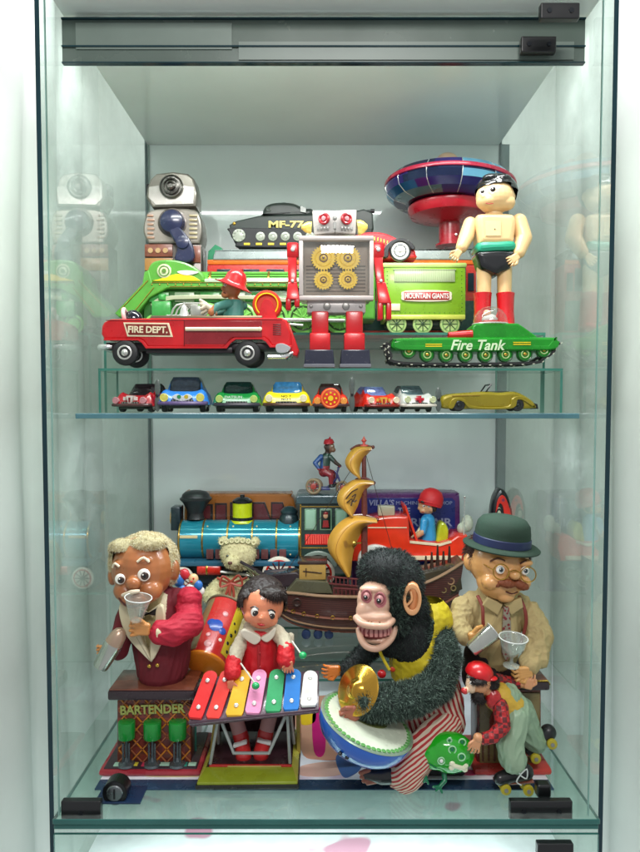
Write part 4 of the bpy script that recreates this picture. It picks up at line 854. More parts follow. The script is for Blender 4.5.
# ---- row of small cars under the low riser
CARG = 'small tin cars lined up on the glass shelf'
def front_car(label, x, wpx, h, col, roofcol, glass, yaw=0, base=412.0, L=62, light='#d9cf8a', bumper='#4a2c2c', fend=.10, hood=.52, cab=(.34, .80), extra=None, name='toy_car'):
    t = T(name, label, 'toy car', x, base, 1.315, zS + .0003, CARG)
    B = tin('car_' + col[1:], col, wear=.05, wcol='#6b4b3a'); R = tin('car_' + roofcol[1:], roofcol, wear=.05); GL = mat('carglass_' + glass[1:], glass, rough=.1, coat=.5, var=.3, nscale=150)
    w = wpx / 2; z0 = h * .2; rs = []; mi_map = []
    nu, nv = 26, 20
    def ss(a, b, v): v = max(0, min(1, (v - a) / (b - a))); return v * v * (3 - 2 * v)
    def top(u, v):
        hd = h * (hood - .16 + .18 * ss(0, .25, u)) * (1 - .35 * ss(.88, 1, u)) * (1 - .3 * (1 - ss(0, .07, u)))
        z = z0 + (hd - z0) * (1 - abs(v) ** 5) ** .5
        z += h * fend * math.exp(-((abs(v) - .74) / .2) ** 2) * (math.exp(-((u - .2) / .13) ** 2) + .8 * math.exp(-((u - .78) / .13) ** 2))
        cz = ss(cab[0], cab[0] + .16, u) * (1 - ss(cab[1] - .06, cab[1] + .14, u))
        cv = 1 - ss(.50, .80, abs(v))
        return max(z, z + (h - hd) * cz * cv)
    for i in range(nu + 1):
        u = i / nu; W_ = w * (.86 + .14 * ss(0, .15, u)) * (1 - .1 * ss(.85, 1, u)); r = []
        r.append(Vector((-W_ * .96, u * L, z0))); 
        for j in range(nv + 1): v = -1 + 2 * j / nv; r.append(Vector((W_ * v, u * L, top(u, v))))
        r.append(Vector((W_ * .96, u * L, z0))); rs.append([P(x + q.x, base - q.z, q.y - L * .1) for q in r])
    g = G(); n = nv + 3
    for i in range(nu):
        for j in range(n):
            jj = (j + 1) % n; u = (i + .5) / nu; v = -1 + 2 * (j - .5) / nv; m = 0
            if 1 <= j <= nv and abs(v) < .70:
                if cab[0] + .01 < u < cab[0] + .15 and abs(v) < .62: m = 1
                elif cab[0] + .15 <= u < cab[1] - .04: m = 2 if abs(v) < .52 else 1
                elif cab[1] - .04 <= u < cab[1] + .08 and abs(v) < .5: m = 1
            g.add([rs[i][j], rs[i][jj], rs[i + 1][jj], rs[i + 1][j]], [[0, 1, 2, 3]], m)
    g.add(rs[0], [list(range(n))[::-1]], 0); g.add(rs[-1], [list(range(n))], 0)
    me = mesh_from('body', [t.L(v) for v in g.V], g.Fc, g.MI, [B, GL, R], 30, True)
    bm = bmesh.new(); bm.from_mesh(me); bmesh.ops.remove_doubles(bm, verts=bm.verts, dist=1e-6); bmesh.ops.recalc_face_normals(bm, faces=bm.faces); bm.to_mesh(me); bm.free()
    me.set_sharp_from_angle(angle=math.radians(35)); body = put('body', me, t)
    d0 = -L * .1
    for sx in (-1, 1):
        for dd in (L * .14, L * .72): wheel(t, x + sx * w * .84, base - h * .17, h * .175, 0, w * .22, hub=SILV, axis=(-sx, 0, 0)).location.y += dd * t.s - .0
        g = G(); g.cyl((x + sx * w * .68, base - h * (hood - .16), d0 + .5), h * .10, -2.4, 2, b=.8); g.tor((x + sx * w * .68, base - h * (hood - .16), d0 - 1.6), h * .1, .6)
        part(t, 'headlight', g, mat('lamp_' + light[1:], light, rough=.12, coat=.6), body)
    g = G(); g.tube([(x - w * .9, base - h * .25, d0 + 6), (x - w * .7, base - h * .24, d0 - 1.5), (x + w * .7, base - h * .24, d0 - 1.5), (x + w * .9, base - h * .25, d0 + 6)], h * .055, 8, sm=3)
    part(t, 'bumper', g, tin('bumper_' + bumper[1:], bumper))
    g = G(); g.box(x - w * .62, x + w * .62, base - h * .22, base - h * .1, d0 + 3, d0 + L * .9, 1); part(t, 'underbody', g, mat('under_dark', '#27332a', rough=.5))
    g = G(); g.box(x - w * .42, x + w * .42, base - h * .345, base - h * .27, d0 - .5, d0 + 4, .3)
    for k in range(7): g.box(x - w * .36 + k * w * .12, x - w * .34 + k * w * .12, base - h * .35, base - h * .27, d0 - .9, d0, mi=1)
    part(t, 'grille', g, [mat('under_dark', '#27332a', rough=.5), SILV], body)
    g = G(); g.ell((x + w * .16, base - h * (hood + .06), L * (cab[0] + .10)), w * .10, h * .07, 1.5); g.ell((x + w * .16, base - h * (hood + .15), L * (cab[0] + .10)), w * .05, h * .05, 1.2, 1); part(t, 'driver_print', g, [tin('print_grey_blue', '#3c4858'), tin('print_skin', '#a88468')], body)
    if extra: extra(t, body, x, base, h, w, d0)
    t.o.rotation_euler.z = math.radians(yaw); return t
def marks(rows, col, y0, hh, wd, dx=0):
    def f(t, body, x, base, h, w, d0):
        g = G()
        for i, s_ in enumerate(rows): g.text(s_, x + dx - wd * w, x + dx + wd * w, base - h * y0 + i * (hh + .6), base - h * y0 + i * (hh + .6) + hh, d0 - .4, 3, bold=.03)
        part(t, 'lettering', g, tin('mark_' + col[1:], col, wear=0), body, smooth=False)
    return f
def emblem(c1, c2):
    def f(t, body, x, base, h, w, d0):
        g = G(); g.ext([(x - 4, base - h * .56), (x + 4, base - h * .56), (x + 1.5, base - h * .3), (x - 1.5, base - h * .3)], d0 - .8, d0 + 6, .3, 0); g.box(x - 1, x + 1, base - h * .5, base - h * .33, d0 - 1.2, d0, mi=1); g.box(x - 7, x - 5, base - h * .52, base - h * .4, d0 - .6, d0 + 3, mi=0); g.box(x + 5, x + 7, base - h * .52, base - h * .4, d0 - .6, d0 + 3, mi=0)
        part(t, 'emblem', g, [tin('mark_' + c1[1:], c1), tin('mark_' + c2[1:], c2)], body)
    return f
front_car('dark red racing car with a white nose emblem, leftmost of the small cars', 133, 44, 29, '#a01420', '#4a1018', '#2a2428', -14, extra=emblem('#e0d8d0', '#7c1018'), fend=.16, hood=.56, light='#c98a90')
def bluex(t, body, x, base, h, w, d0):
    g = G(); g.ext(spline([(x - 10, base - h * .40, 0), (x - 5, base - h * .50, 0), (x, base - h * .44, 0), (x + 5, base - h * .50, 0), (x + 10, base - h * .40, 0), (x, base - h * .30, 0)], 3, True), d0 - .8, d0 + 4, .3, 0); g.cyl((x - 3, base - h * .42, d0 - .8), 2, -.6, 1, mi=1); g.cyl((x + 4, base - h * .42, d0 - .8), 2, -.6, 1, mi=2)
    part(t, 'emblem', g, [tin('mark_d8e0e0', '#d8e0e0'), tin('mark_2a8a50', '#2a8a50'), tin('mark_c8b030', '#c8b030')], body)
front_car('large blue car with dark roof and yellow headlights, between the dark red and green cars', 183, 52, 36, '#2f7ad0', '#27303c', '#2c3642', 4, extra=bluex, light='#d8d060', hood=.56, bumper='#5a4a78')
front_car('green car with dark windscreen and small white lettering on its nose', 237, 50, 31, '#0f7a34', '#0f3a28', '#17302c', 3, extra=marks(['DATSUN'], '#d8ecd8', .52, 2.6, .34, -3), light='#b8d070', hood=.58, bumper='#33303c')
front_car('yellow car with bright blue windscreen and two rows of small lettering', 286.5, 50, 31, '#e8d018', '#c9b424', '#3f86c0', 0, extra=marks(['NO 7', '0077'], '#40341c', .54, 2.4, .2), light='#f0e8c0', hood=.60, bumper='#4a2c1c')
def spare(t, body, x, base, h, w, d0):
    g = G(); g.cyl((x, base - h * .47, d0 - 1), h * .36, -3, 4, b=1.2, mi=0); g.tor((x, base - h * .47, d0 - 3.6), h * .30, 1, mi=1); g.cyl((x, base - h * .47, d0 - 4), h * .09, -.6, 1, mi=2)
    for k in range(8): g.cyl((x + math.cos(k * .785) * h * .19, base - h * .47 + math.sin(k * .785) * h * .19, d0 - 4), h * .035, -.4, .6, mi=2)
    part(t, 'spare_wheel', g, [tin('spare_red', '#e03418', wear=0), tin('spare_orange', '#f07830'), YEL], body)
front_car('small orange-red car with a round flower-patterned spare wheel on its tail', 330.5, 38, 29, '#d02a18', '#4a1a18', '#3a2a28', 0, extra=spare, light='#f0a040', hood=.54, L=50)
front_car('red sports car with blue and white windscreen, right of the first grey propeller', 381.5, 38, 26, '#cc2418', '#6a78a0', '#6f80b8', 14, extra=emblem('#e8b040', '#b01c14'), light='#f0e0c0', hood=.62, bumper='#7a1810', fend=.14)
def cross(t, body, x, base, h, w, d0):
    g = G(); g.box(x - 1.3, x + 1.3, base - h * .60, base - h * .34, d0 - 1, d0 + 8, .2); g.box(x - 4, x + 4, base - h * .52, base - h * .42, d0 - 1.3, d0 + 7, .2); part(t, 'emblem', g, tin('mark_red', '#c81830', wear=0), body)
front_car('silver grey car with a red cross on its bonnet', 418, 38, 27, '#b9bab6', '#7d8c8c', '#4a5c60', 10, extra=cross, light='#d0d8a8', hood=.62, bumper='#d0c8bc', fend=.12)
# propellers
for x, y0, hgt, lab in ((157.5, 380, 31, 'dark oval tin propeller blade between the dark red car and the large blue car'), (352, 378, 33, 'tall dark grey tin propeller blade left of the red sports car'), (438.5, 388, 23, 'short dark grey tin propeller blade between the silver car and the gold convertible')):
    t = T('propeller', lab, 'propeller', x, 412, 1.312, zS + .0003, 'propeller blades between the small cars')
    m_ = (y0 + 411) / 2; g = G()
    g.ell((x, (y0 + m_) / 2, 0), 2.9, (m_ - y0) / 2 + .8, 1.1); g.ell((x, (411 + m_) / 2, 0), 2.9, (411 - m_) / 2 + .8, 1.1); part(t, 'blade', g, tin('propeller_grey', '#57605c', wear=.1))
    g = G(); g.cyl((x, m_, -1), 1.6, -1.5, 3, b=.4); part(t, 'hub', g, BLK)
# gold convertible, side view
t = T('toy_car', 'olive gold convertible with open top and dark tail, rightmost of the small cars', 'toy car', 490, 411.6, 1.32, zS + .0003, CARG)
og = tin('olive_gold', '#94841a', wear=.13, metal=.2, wcol='#5a4c20'); g = G()
g.ext(spline([(441, 406, 0), (442, 398, 0), (450, 394, 0), (468, 392.5, 0), (486, 391.5, 0), (500, 392.5, 0), (515, 391.5, 0), (526, 396, 0), (534, 402, 0), (537, 408, 0), (529, 409, 0), (485, 409, 0), (450, 409, 0)], 4, True), 0, 28, 3)
b_ = part(t, 'body', g, og)
g = G(); g.ext([(q[0], q[1]) for q in spline([(448, 408, 0), (451, 400, 0), (457, 397.5, 0), (464, 399, 0), (470, 405, 0), (486, 407, 0), (508, 406, 0), (511, 399, 0), (518, 396, 0), (527, 398, 0), (533, 405, 0), (531, 406, 0), (524, 401, 0), (517, 400, 0), (513, 408, 0), (486, 409.5, 0), (469, 408, 0), (463, 402, 0), (457, 401, 0), (453, 408, 0)], 3, True)], -2.4, 4, .7); part(t, 'fender', g, og, b_)
g = G(); g.tube([(486.5, 392, 2), (491.5, 384.5, 3), (491.5, 384.5, 25), (486.5, 392, 26)], .9, 6, closed=True); part(t, 'windscreen_frame', g, BLK)
g = G(); g.box(489, 511, 391, 394, 5, 24, .8); part(t, 'cockpit', g, mat('under_dark', '#27332a', rough=.5))
g = G(); g.ext([(531, 402), (538, 404), (539, 409), (531, 409)], 1, 27, .8); part(t, 'tail', g, BLK)
g = G(); g.tube([(452, 396, -.6), (480, 395.5, -.8)], .4, 6); part(t, 'crease', g, GOLD, b_)
for x in (458.5, 517.5):
    for d in (-1, 22): wheel(t, x, 404.8, 6.6, d, 5, hub=mat('hub_dark_steel', '#3f4548', rough=.3, metal=.7), hr=.6)
# ================================================================== lower compartment, back rows
# ---- steam locomotive
Yl = 1.665
t = T('toy_train', 'teal and black tin steam locomotive with a black funnel chimney and red spoked wheels', 'toy train', 270, 592, Yl, ZR2 + .0004)
LT = mat('litho_teal', '#27859a', rough=.16, coat=.5, metal=.25, var=.18, nscale=9, bump=.1, bscale=60); LN = tin('loco_black', '#1b2a30'); 
g = G(); g.lathe((176, 543, 22), [(17, 0), (19.6, 1.5), (19.6, 120), (19.6, 126)], (1, 0, 0), 40); bl = part(t, 'boiler', g, LT)
g = G()
for x in (177, 200.5, 225.5, 250.5, 275, 298): g = G(); g.lathe((x, 543, 22), [(19.7, 0), (20.3, .4), (20.3, 1.6), (19.7, 2)], (1, 0, 0), 40); part(t, 'boiler_band', g, mat('brass', '#b9924c', rough=.25, metal=.85), bl)
g = G()
g = G(); g.box(179, 197, 536, 539, 2.2, 4, .5); 
for x in (206, 232, 256, 290): 
    for y in (528, 556): g.ell((x, y, 22 - math.sqrt(max(1, 19.8 ** 2 - (y - 543) ** 2))), 1, 1, 1, seg=8, rg=6)
part(t, 'boiler_ornament', g, tin('ornament_cream', '#d8c090'), bl)
g = G(); g.lathe((192, 518, 22), [(9, -4), (7.5, 1), (8, 3), (13.5, 13), (16.3, 15.6), (16.5, 17), (14.5, 18.4), (13.8, 21), (11, 23.5), (6, 24.8), (.1, 25)], (0, 0, 1), 32); part(t, 'chimney', g, mat('matt_black', '#242426', rough=.4, var=.2))
g = G(); g.box(168, 177.5, 509, 533, 12, 32, 1.2); lpb = part(t, 'headlamp', g, LN); g = G(); g.cyl((168, 521, 22), 7, 0, 1.5, (-1, 0, 0), .4); part(t, 'lens', g, mat('lamp_amber', '#d8b070', rough=.15), lpb)
g = G(); g.lathe((240, 523, 22), [(12, -3), (11, 1), (10, 2), (10, 17), (9, 18)], (0, 0, 1), 28, 0); yd = part(t, 'dome', g, tin('lime_yellow', '#c8d018', wear=.02)); g = G(); g.lathe((240, 523, 22), [(11.4, -2), (11.2, 2), (10.3, 2.8)], (0, 0, 1), 28); g.lathe((240, 505.5, 22), [(10.4, 0), (10.4, 2), (6, 5), (2.5, 5.4), (2.5, 8), (.1, 8.4)], (0, 0, 1), 28); part(t, 'dome_cap', g, BLK, yd)
g = G(); g.lathe((288, 523, 22), [(10.5, -3), (9.5, 3), (8, 6), (9, 7), (9, 9), (5, 13), (.1, 14)], (0, 0, 1), 28); part(t, 'sand_dome', g, tin('dome_teal_black', '#1f3238'))
g = G(); g.box(176, 300, 561, 566, -2, 46, .8, 0); g.box(176, 300, 566, 586, 8, 38, .8, 1); rb = part(t, 'running_board', g, [tin('board_blue', '#2c5a72'), mat('frame_dark', '#1a242c', rough=.4)])
g = G()
for k in range(3): g.box(206 + k * 9, 213 + k * 9, 550, 559.5, 1.5, 6, .3)
for k in range(4): g.box(252 + k * 9, 259 + k * 9, 550, 559.5, 1.5, 6, .3)
part(t, 'firebox_grille', g, tin('grille_maroon', '#5c3434'), rb)
g = G(); g.cyl((197, 569.5, 4), 6.5, 0, 24, (1, 0, 0), 1.2); cy = part(t, 'cylinder', g, tin('cylinder_red', '#d42c20')); g = G(); g.lathe((206, 569.5, 4), [(6.7, 0), (6.8, .2), (6.8, 1.5), (6.7, 1.8)], (1, 0, 0)); part(t, 'cylinder_band', g, GOLD, cy)
WW = tin('wheel_ring_cream', '#d8cfc0', wear=.03)
for x, y, r, sp in ((182.5, 578, 11, 10), (279, 573.5, 17, 12), (318, 573.5, 17, 12)): wheel(t, x, y, r, -1.5, 4, tyre=WW, hub=tin('spoke_red', '#c82820'), hr=.82, spokes=sp, spm=tin('spoke_dark', '#4a1414'))
g = G(); g.tube([(221, 571, -3), (279, 578, -3.5), (318, 578, -3.5)], 1.5, 8); part(t, 'connecting_rod', g, SILV)
g = G(); g.ext([(300, 503), (349, 503), (349, 566), (300, 566)], -1, 46, 1.2); cb = part(t, 'cab', g, tin('cab_green_black', '#22342f'))
g = G(); g.ext([(296, 497.5), (298, 495), (351, 495), (352, 497.5), (352, 503.5), (296, 503.5)], -5, 50, 1.2); part(t, 'roof', g, tin('roof_slate', '#35464a'), cb)
for k in range(3):
    x = 304.5 + k * 15.3; g = G(); g.box(x, x + 12, 508.5, 530, -2, .2, .5); wf = part(t, 'window', g, tin('window_trim_green', '#6b8a70' if k != 1 else '#c8b8a0'), cb)
    g = G(); g.box(x + 1.3, x + 10.7, 510, 528.5, -2.5, -1.6, .2); part(t, 'pane', g, mat('pane_pale_green' if k != 1 else 'pane_dark', '#8fae98' if k != 1 else '#1c2822', rough=.12), wf)
    if k == 1: g = G(); g.ell((x + 5.8, 515.5, -2.6), 2.4, 2.8, 1, 0); g.ell((x + 5.8, 513, -2.6), 2.6, 1.6, 1.1, 1); g.ext([(x + 2.6, 527), (x + 3.4, 520), (x + 8.4, 520), (x + 9.2, 527)], -3, -2.2, .3, 1); part(t, 'painted_driver', g, [tin('paint_skin', '#c99a78'), tin('paint_red', '#8c2020')], wf)
g = G(); g.box(305, 331, 534, 544.5, -2, .2, .4, 0)
for k in range(11): g.box(306 + k * 2.3, 307.2 + k * 2.3, 535, 543.5, -2.5, -1.6, mi=1)
part(t, 'red_vent', g, [tin('vent_red', '#c8201c'), tin('vent_red_light', '#e85848')], cb)
g = G(); g.box(300, 300.8 + .4, 504, 565, -1.8, -.8); g.box(300, 349, 547, 548, -1.8, -.8); g.box(300, 349, 506, 506.8, -1.8, -.8); part(t, 'gold_line', g, GOLD, cb)
g = G(); g.ext(spline([(300, 566, 0), (301, 559, 0), (308, 553, 0), (318, 550.5, 0), (328, 553, 0), (335, 559, 0), (337, 566, 0), (333, 566, 0), (328, 558, 0), (318, 554.5, 0), (308, 558, 0), (304, 566, 0)], 3, True), -3.5, 3, .7); part(t, 'wheel_arch', g, tin('arch_grey', '#7d8a80'))
for x, y in ((182.5, 581), (279, 579), (318, 579)): g = G(); g.cyl((x, y, 40), 13, 0, 4, b=.6); part(t, 'wheel', g, LN)
g = G(); g.box(176, 350, 584, 592, 10, 36, .8); part(t, 'frame', g, mat('frame_dark', '#1a242c', rough=.4))

# ---- orange and maroon tin bus behind the locomotive
t = T('toy_bus', 'orange tin bus with slanted maroon windows, standing behind the locomotive chimney', 'toy bus', 238, 585, 1.765, ZR2 + .0004)
g = G(); g.ext(spline([(184, 590, 0), (184, 500, 0), (188, 495, 0), (196, 494, 0), (284, 494, 0), (291, 496, 0), (295, 503, 0), (296, 520, 0), (297, 590, 0)], 3), 0, 26, 2); o = part(t, 'body', g, tin('bus_orange', '#a8652a', wear=.05))
for pts in ([(187, 504), (213, 504), (213, 520), (187, 520)], [(215, 503), (227, 503), (227, 521), (215, 521)], [(230, 502), (250, 502), (250, 522), (230, 522)], [(252, 502), (265, 502), (272, 521), (252, 521)], [(271, 502), (283, 502), (288, 520), (271, 520)]):
    g = G(); g.ext(pts, -.8, .6, .3); wf = part(t, 'window', g, tin('bus_black', '#2a2020'), o)
    cx_ = sum(p[0] for p in pts) / 4; cy_ = sum(p[1] for p in pts) / 4
    g = G(); g.ext([(cx_ + (a_ - cx_) * .8, cy_ + (b2 - cy_) * .8) for a_, b2 in pts], -1.2, -.5, .1); part(t, 'pane', g, tin('bus_maroon', '#6a2c30'), wf)
for x in (205, 275): wheel(t, x, 584, 8, -1, 4)

# ---- monkey on tricycle
t = T('toy_monkey_tricycle', 'little tin monkey in a red cap riding a tricycle on the locomotive cab roof', 'toy monkey', 326, 495, 1.675, None)
t.org.z = W(326, 495, Yl - .004).z + .0004; t.o.location = t.org
TW = mat('tan_tyre', '#8a7458', rough=.5, var=.2)
for x, y, r, d in ((313.5, 486, 8.2, -4), (316, 487, 7.4, 13), (342.5, 488, 7, 4)):
    g = G(); g.tor((x, y, d), r - 1.5, 1.5, (.25, 1, 0)); g2 = part(t, 'wheel', g, TW)
    g = G(); g.cyl((x, y, d), r * .36, -1, 1, (.25, 1, 0), .3, mi=0)
    for k in range(8): a_ = k * math.pi / 4; g.tube([(x, y, d), (x + math.cos(a_) * (r - 1.8), y + math.sin(a_) * (r - 1.8), d)], .35, 5, 0)
    part(t, 'hub', g, tin('hub_pinkred', '#a03c34', wear=.08), g2)
g = G(); g.tube([(314, 486, 5), (327, 488, 5), (337, 478, 5), (335, 471, 5)], 1.1, 8, sm=3); g.tube([(342.5, 488, 4), (337, 474, 5), (339, 468, 5)], 1, 8); g.tube([(341, 466, 0), (338, 468, 5), (341, 466, 10)], .8, 7); g.box(318, 330, 488, 490, -2, 12, .5); part(t, 'trike_frame', g, tin('frame_violet', '#3c3c70'))
g = G(); g.limb([(324, 472, 5), (326, 458, 5)], [5.6, 5]); g.limb([(321, 457, 2), (315, 463, 0), (319, 469, -1)], [2.8, 2.3, 1.7]); g.limb([(330, 457, 2), (336, 463, 1), (340, 466, 1)], [2.6, 2, 1.6]); g.limb([(325, 472, 1), (331, 475, -1), (331, 485, 0)], [3.8, 3, 2]); g.limb([(326, 472, 9), (333, 474, 10), (334, 484, 9)], [3.6, 3, 2]); g.ell((332, 486, -1), 3.6, 1.6, 2); g.ell((335, 485, 9), 3.4, 1.6, 2); g.limb([(327, 457, 5), (329, 448, 5)], [3, 3]); g.ell((329.5, 447.5, 5), 5.2, 5.8, 5.2); g.ell((333, 450, 3), 2.8, 2.6, 3); g.ell((325, 447, 2), 1.2, 1.9, 1.2)
def mf(c_):
    y = -c_.z; x = c_.x
    if y < 453.5: return 1 if not (x > 329.5 and c_.y < 4) else 2
    if y < 468.5 and x < 323: return 0
    if y > 484: return 4
    if y > 466: return 3
    return 1 if x > 334 else (5 if x > 323 else 0)
mk = blob(t, 'monkey', g, [tin('tunic_blue', '#2c4a80'), mat('monkey_brown', '#3c2a22', rough=.5), mat('monkey_face', '#7c5844', rough=.4), tin('shorts_red', '#8c2c34'), BLK, tin('tunic_green', '#2c4038')], vox=.42, sm=1, mif=mf)
g = G(); g.lathe((329, 444, 5), [(5.6, 0), (5.2, 2.4), (4, 4.6), (.1, 5.4)], (-.1, 0, 1), 20); g.ell((330, 438, 5), 1, 1, 1); part(t, 'cap', g, tin('cap_red', '#b82430'), mk)
eye(t, 332, 446, 0.3, .8, mk)

# ---- jeep with boy
t = T('toy_jeep', 'orange-red tin jeep with raised windscreen driven by a boy in a red cap', 'toy jeep', 418, 592, 1.675, ZR2 + .0004)
JR = tin('jeep_red', '#d8321a', rough=.18)
g = G(); g.ext(spline([(352, 562, 0), (352, 535, 0), (358, 528, 0), (372, 520, 0), (390, 517, 0), (406, 517, 0), (409, 520, 0), (410, 541, 0)], 2) + [Vector((440, 544, 0)), Vector((451, 541, 0)), Vector((458, 536, 0)), Vector((468, 536, 0)), Vector((470, 548, 0)), Vector((466, 562, 0))], 2, 42, 1.8); bd = part(t, 'body', g, JR)
g = G(); g.tube([(368, 528, 1.6), (407, 528, 1.6)], .6, 6); g.ext([(362, 556), (462, 556), (461, 560), (362, 560)], -.4, 3, .5); g.ext([(410, 541), (440, 544), (451, 541), (452, 543), (440, 546.5), (410, 543.5)], .6, 3, .3); part(t, 'side_trim', g, tin('trim_cream', '#e0c8a8'), bd)
g = G(); g.ext(spline([(358, 566, 0), (359, 554, 0), (366, 547, 0), (376, 544.5, 0), (388, 548, 0), (396, 556, 0), (405, 562, 0), (402, 566, 0), (392, 560, 0), (385, 553, 0), (376, 549.5, 0), (367, 553, 0), (364, 566, 0)], 3, True), -4, 10, .8); part(t, 'fender', g, WHITE)
g = G(); g.ext(spline([(364, 570, 0), (366, 556, 0), (376, 550, 0), (386, 554, 0), (396, 563, 0), (398, 570, 0)], 3, True), -1.4, 2, .4); part(t, 'wheel_well', g, BLK)
for x in (379, 444): wheel(t, x, 580, 12, -2, 7); wheel(t, x, 581, 11, 36, 7)
g = G(); g.tube([(418, 543, 4), (406, 507, 6), (406, 507, 38), (418, 543, 40)], 1.2, 8, closed=True); wf = part(t, 'windscreen_frame', g, JR)
g = G(); g.ext([(408, 513), (417, 541), (418, 541), (409.2, 513)], 5, 39); part(t, 'windscreen', g, PLAS, wf)
g = G(); g.box(379, 396, 507.5, 517.5, 10, 20, 1); part(t, 'bonnet_box', g, tin('bonnet_cream', '#b8ac94'))
g = G(); g.ext(spline([(438, 546, 0), (441, 530, 0), (444, 525, 0), (448, 526, 0), (451, 533, 0), (450, 546, 0)], 3), 12, 32, 2); part(t, 'seat', g, tin('seat_lime', '#b8b820', wear=0))
g = G(); g.tube([(465.5, 537, 8), (466, 518, 8), (466.5, 498, 8)], [.8, .6, .5], 6); g.ell((466.5, 498, 8), 1.3, 1.3, 1.3); part(t, 'antenna', g, SILV)
g = G(); g.ell((472, 527, 22), 6, 9, 7); g.ell((466, 532, 20), 5, 6, 6); blob(t, 'canvas_roll', g, mat('canvas_white', '#b9b8a8', rough=.7, bump=.3), vox=.8)
g = G(); g.tor((421, 534, 18), 6.5, 1.1, (.85, -.15, -.5)); g.tube([(421, 534, 18), (414, 541, 18)], 1, 6); part(t, 'steering_wheel', g, CREAM)
SK = mat('boy_skin', '#cf9a72', rough=.35, coat=.2, sss=.1, var=.06)
g = G(); g.limb([(431, 542, 20), (431, 524, 20)], [9, 7.5]); g.limb([(426, 523, 11), (424, 533, 8), (418, 538, 10)], [4.2, 3.4, 2.6]); g.cap((431, 520, 20), (430, 514, 20), 3.5, 3.5); g.ell((430, 509, 20), 9, 8.5, 9); g.ell((422, 511, 18), 2, 1.8, 2); g.ell((433, 511, 12), 2, 3, 1.6); g.ell((425, 513, 15), 3.4, 3, 3.4)
by = blob(t, 'driver', g, [SK, tin('tshirt_blue', '#2f8cc0', wear=0)], vox=.6, sm=2, mif=lambda c_: 1 if (-c_.z > 516.5 and not (c_.x < 424.5 and c_.y < 13 and -c_.z > 531)) else 0)
g = G(); g.lathe((434, 503.5, 19), [(11.5, -5), (12.5, -1), (12, 5), (9, 10.5), (4, 13), (.1, 13.5)], (.25, .1, 1), 28); g.tor((433, 505.5, 19), 11.6, 1.2, (.25, .1, 1)); g.cyl((424, 503, 17), 3, -1, 1, (-.2, 0, 1)); cp = part(t, 'cap', g, mat('cap_bright_red', '#c81c24', rough=.5), by)
g = G(); g.ell((428, 503.5, 11.5), 6, 2, 2.4); g.ell((436, 510, 13), 3, 4, 3); part(t, 'hair', g, mat('hair_dark', '#2a1c18', rough=.5), by)
eye(t, 425.8, 508, 12.3, 1.3, by); eye(t, 430.5, 508, 10.6, 1.3, by)
g = G(); g.tube([(423.5, 513.5, 12), (426, 514.4, 11.2)], .45, 6); part(t, 'mouth', g, mat('mouth_red', '#a03028'), by)

# ---- blue sign box
t = T('toy_box', 'dark blue tin box with purple edge and silver lettering standing behind the jeep', 'box', 412, 585, 1.78, ZR2 + .0004)
g = G(); g.ext(spline([(352, 592, 0), (352, 500, 0), (356, 494.5, 0), (364, 493, 0), (450, 493, 0), (457, 495, 0), (460, 502, 0), (460, 592, 0)], 3), 0, 30, 1.5); o = part(t, 'box', g, tin('box_purple', '#5a2868', wear=.03))
g = G(); g.ext([(363, 498), (452, 498), (455, 501), (455, 590), (363, 590)], -.8, .4, .2); pn = part(t, 'label_panel', g, tin('panel_blue', '#1c2a78', wear=.02), o)
g = G(); g.text("VILLA'S", 369, 394, 499.5, 505.5, -1, .4, bold=.02, shear=.15); g.text('MACHINE WORKSHOP', 396, 452, 501, 504.5, -1, .4, bold=0); g.text('THE', 398, 410, 507.5, 514, -1, .4); g.text('REPAIR', 411, 452, 518, 526, -1, .4); part(t, 'lettering', g, mat('letter_silver', '#a8b0d0', rough=.3, metal=.4), pn, smooth=False)

# ---- red and black finned toy behind the hat
t = T('toy_rocket', 'black and red pointed tin rocket tail just above the green hat', 'toy rocket', 502, 600, 1.72, ZR2 + .0004)
g = G(); g.ext(spline([(491, 592, 0), (492, 522, 0), (494, 502, 0), (498, 492, 0), (502, 489, 0), (507, 493, 0), (511, 504, 0), (513.5, 522, 0), (514, 592, 0)], 4), 0, 18, 3); o = part(t, 'body', g, BLK)
g = G(); g.ext(spline([(495.5, 520, 0), (497, 502, 0), (502, 495, 0), (507, 501, 0), (511.5, 519, 0), (505, 520, 0), (503, 507, 0), (499, 504, 0)], 4, True), -.8, 1, .3, 0); g.ell((499, 513, .5), 3, 6, 1.6, 1); g.ell((503, 500, .2), 3, 3, 1.2, 2); g.tor((499, 514, -.6), 2.6, .7, mi=3, ry=1.8); part(t, 'flame_print', g, [tin('rocket_red', '#d8281c'), tin('rocket_cream', '#b8b8a0'), tin('rocket_wine', '#8a2c48'), BLK], o)

# ---- sailing ship
ys = 642
t = T('toy_ship', 'brown tin sailing ship with three billowing yellow sails on one mast', 'toy ship', 350, ys, 1.555, ZR1 + .0004)
HB = pattern('ship_planks', 'stripe', '#54302a', '#3a201e', scale=190, axis=(0, 0, 1), fac=.55, rough=.38); DKW = tin('ship_dark', '#33231e'); TR = tin('ship_trim', '#8a6c50', wear=.1)
prof = [(243, 568, 3), (252, 590, 10), (268, 604, 18), (290, 612, 24), (330, 616, 27), (380, 614, 27), (430, 606, 25), (462, 590, 20)]
keel = [(262, 588), (268, 604), (280, 620), (298, 630), (335, 636), (380, 636), (430, 632), (456, 622)]
topl = [(250, 572), (262, 588), (278, 592), (298, 593), (330, 595), (380, 594), (430, 580), (464, 562)]
half = [2, 9, 15, 20, 23, 23, 21, 17]; rs = []; D0 = 18
for i in range(8):
    tx, ty = topl[i]; kx, ky = keel[i]; r = []
    for k in range(13):
        a_ = k / 12 * 2 - 1; q = abs(a_); s_ = 1 - q
        r.append(P(tx + (kx - tx) * (1 - q ** 2.2), ty + (ky - ty) * (1 - q ** 2.2), D0 + math.copysign(half[i] * (q ** .55), a_)))
    rs.append(r)
hs = []
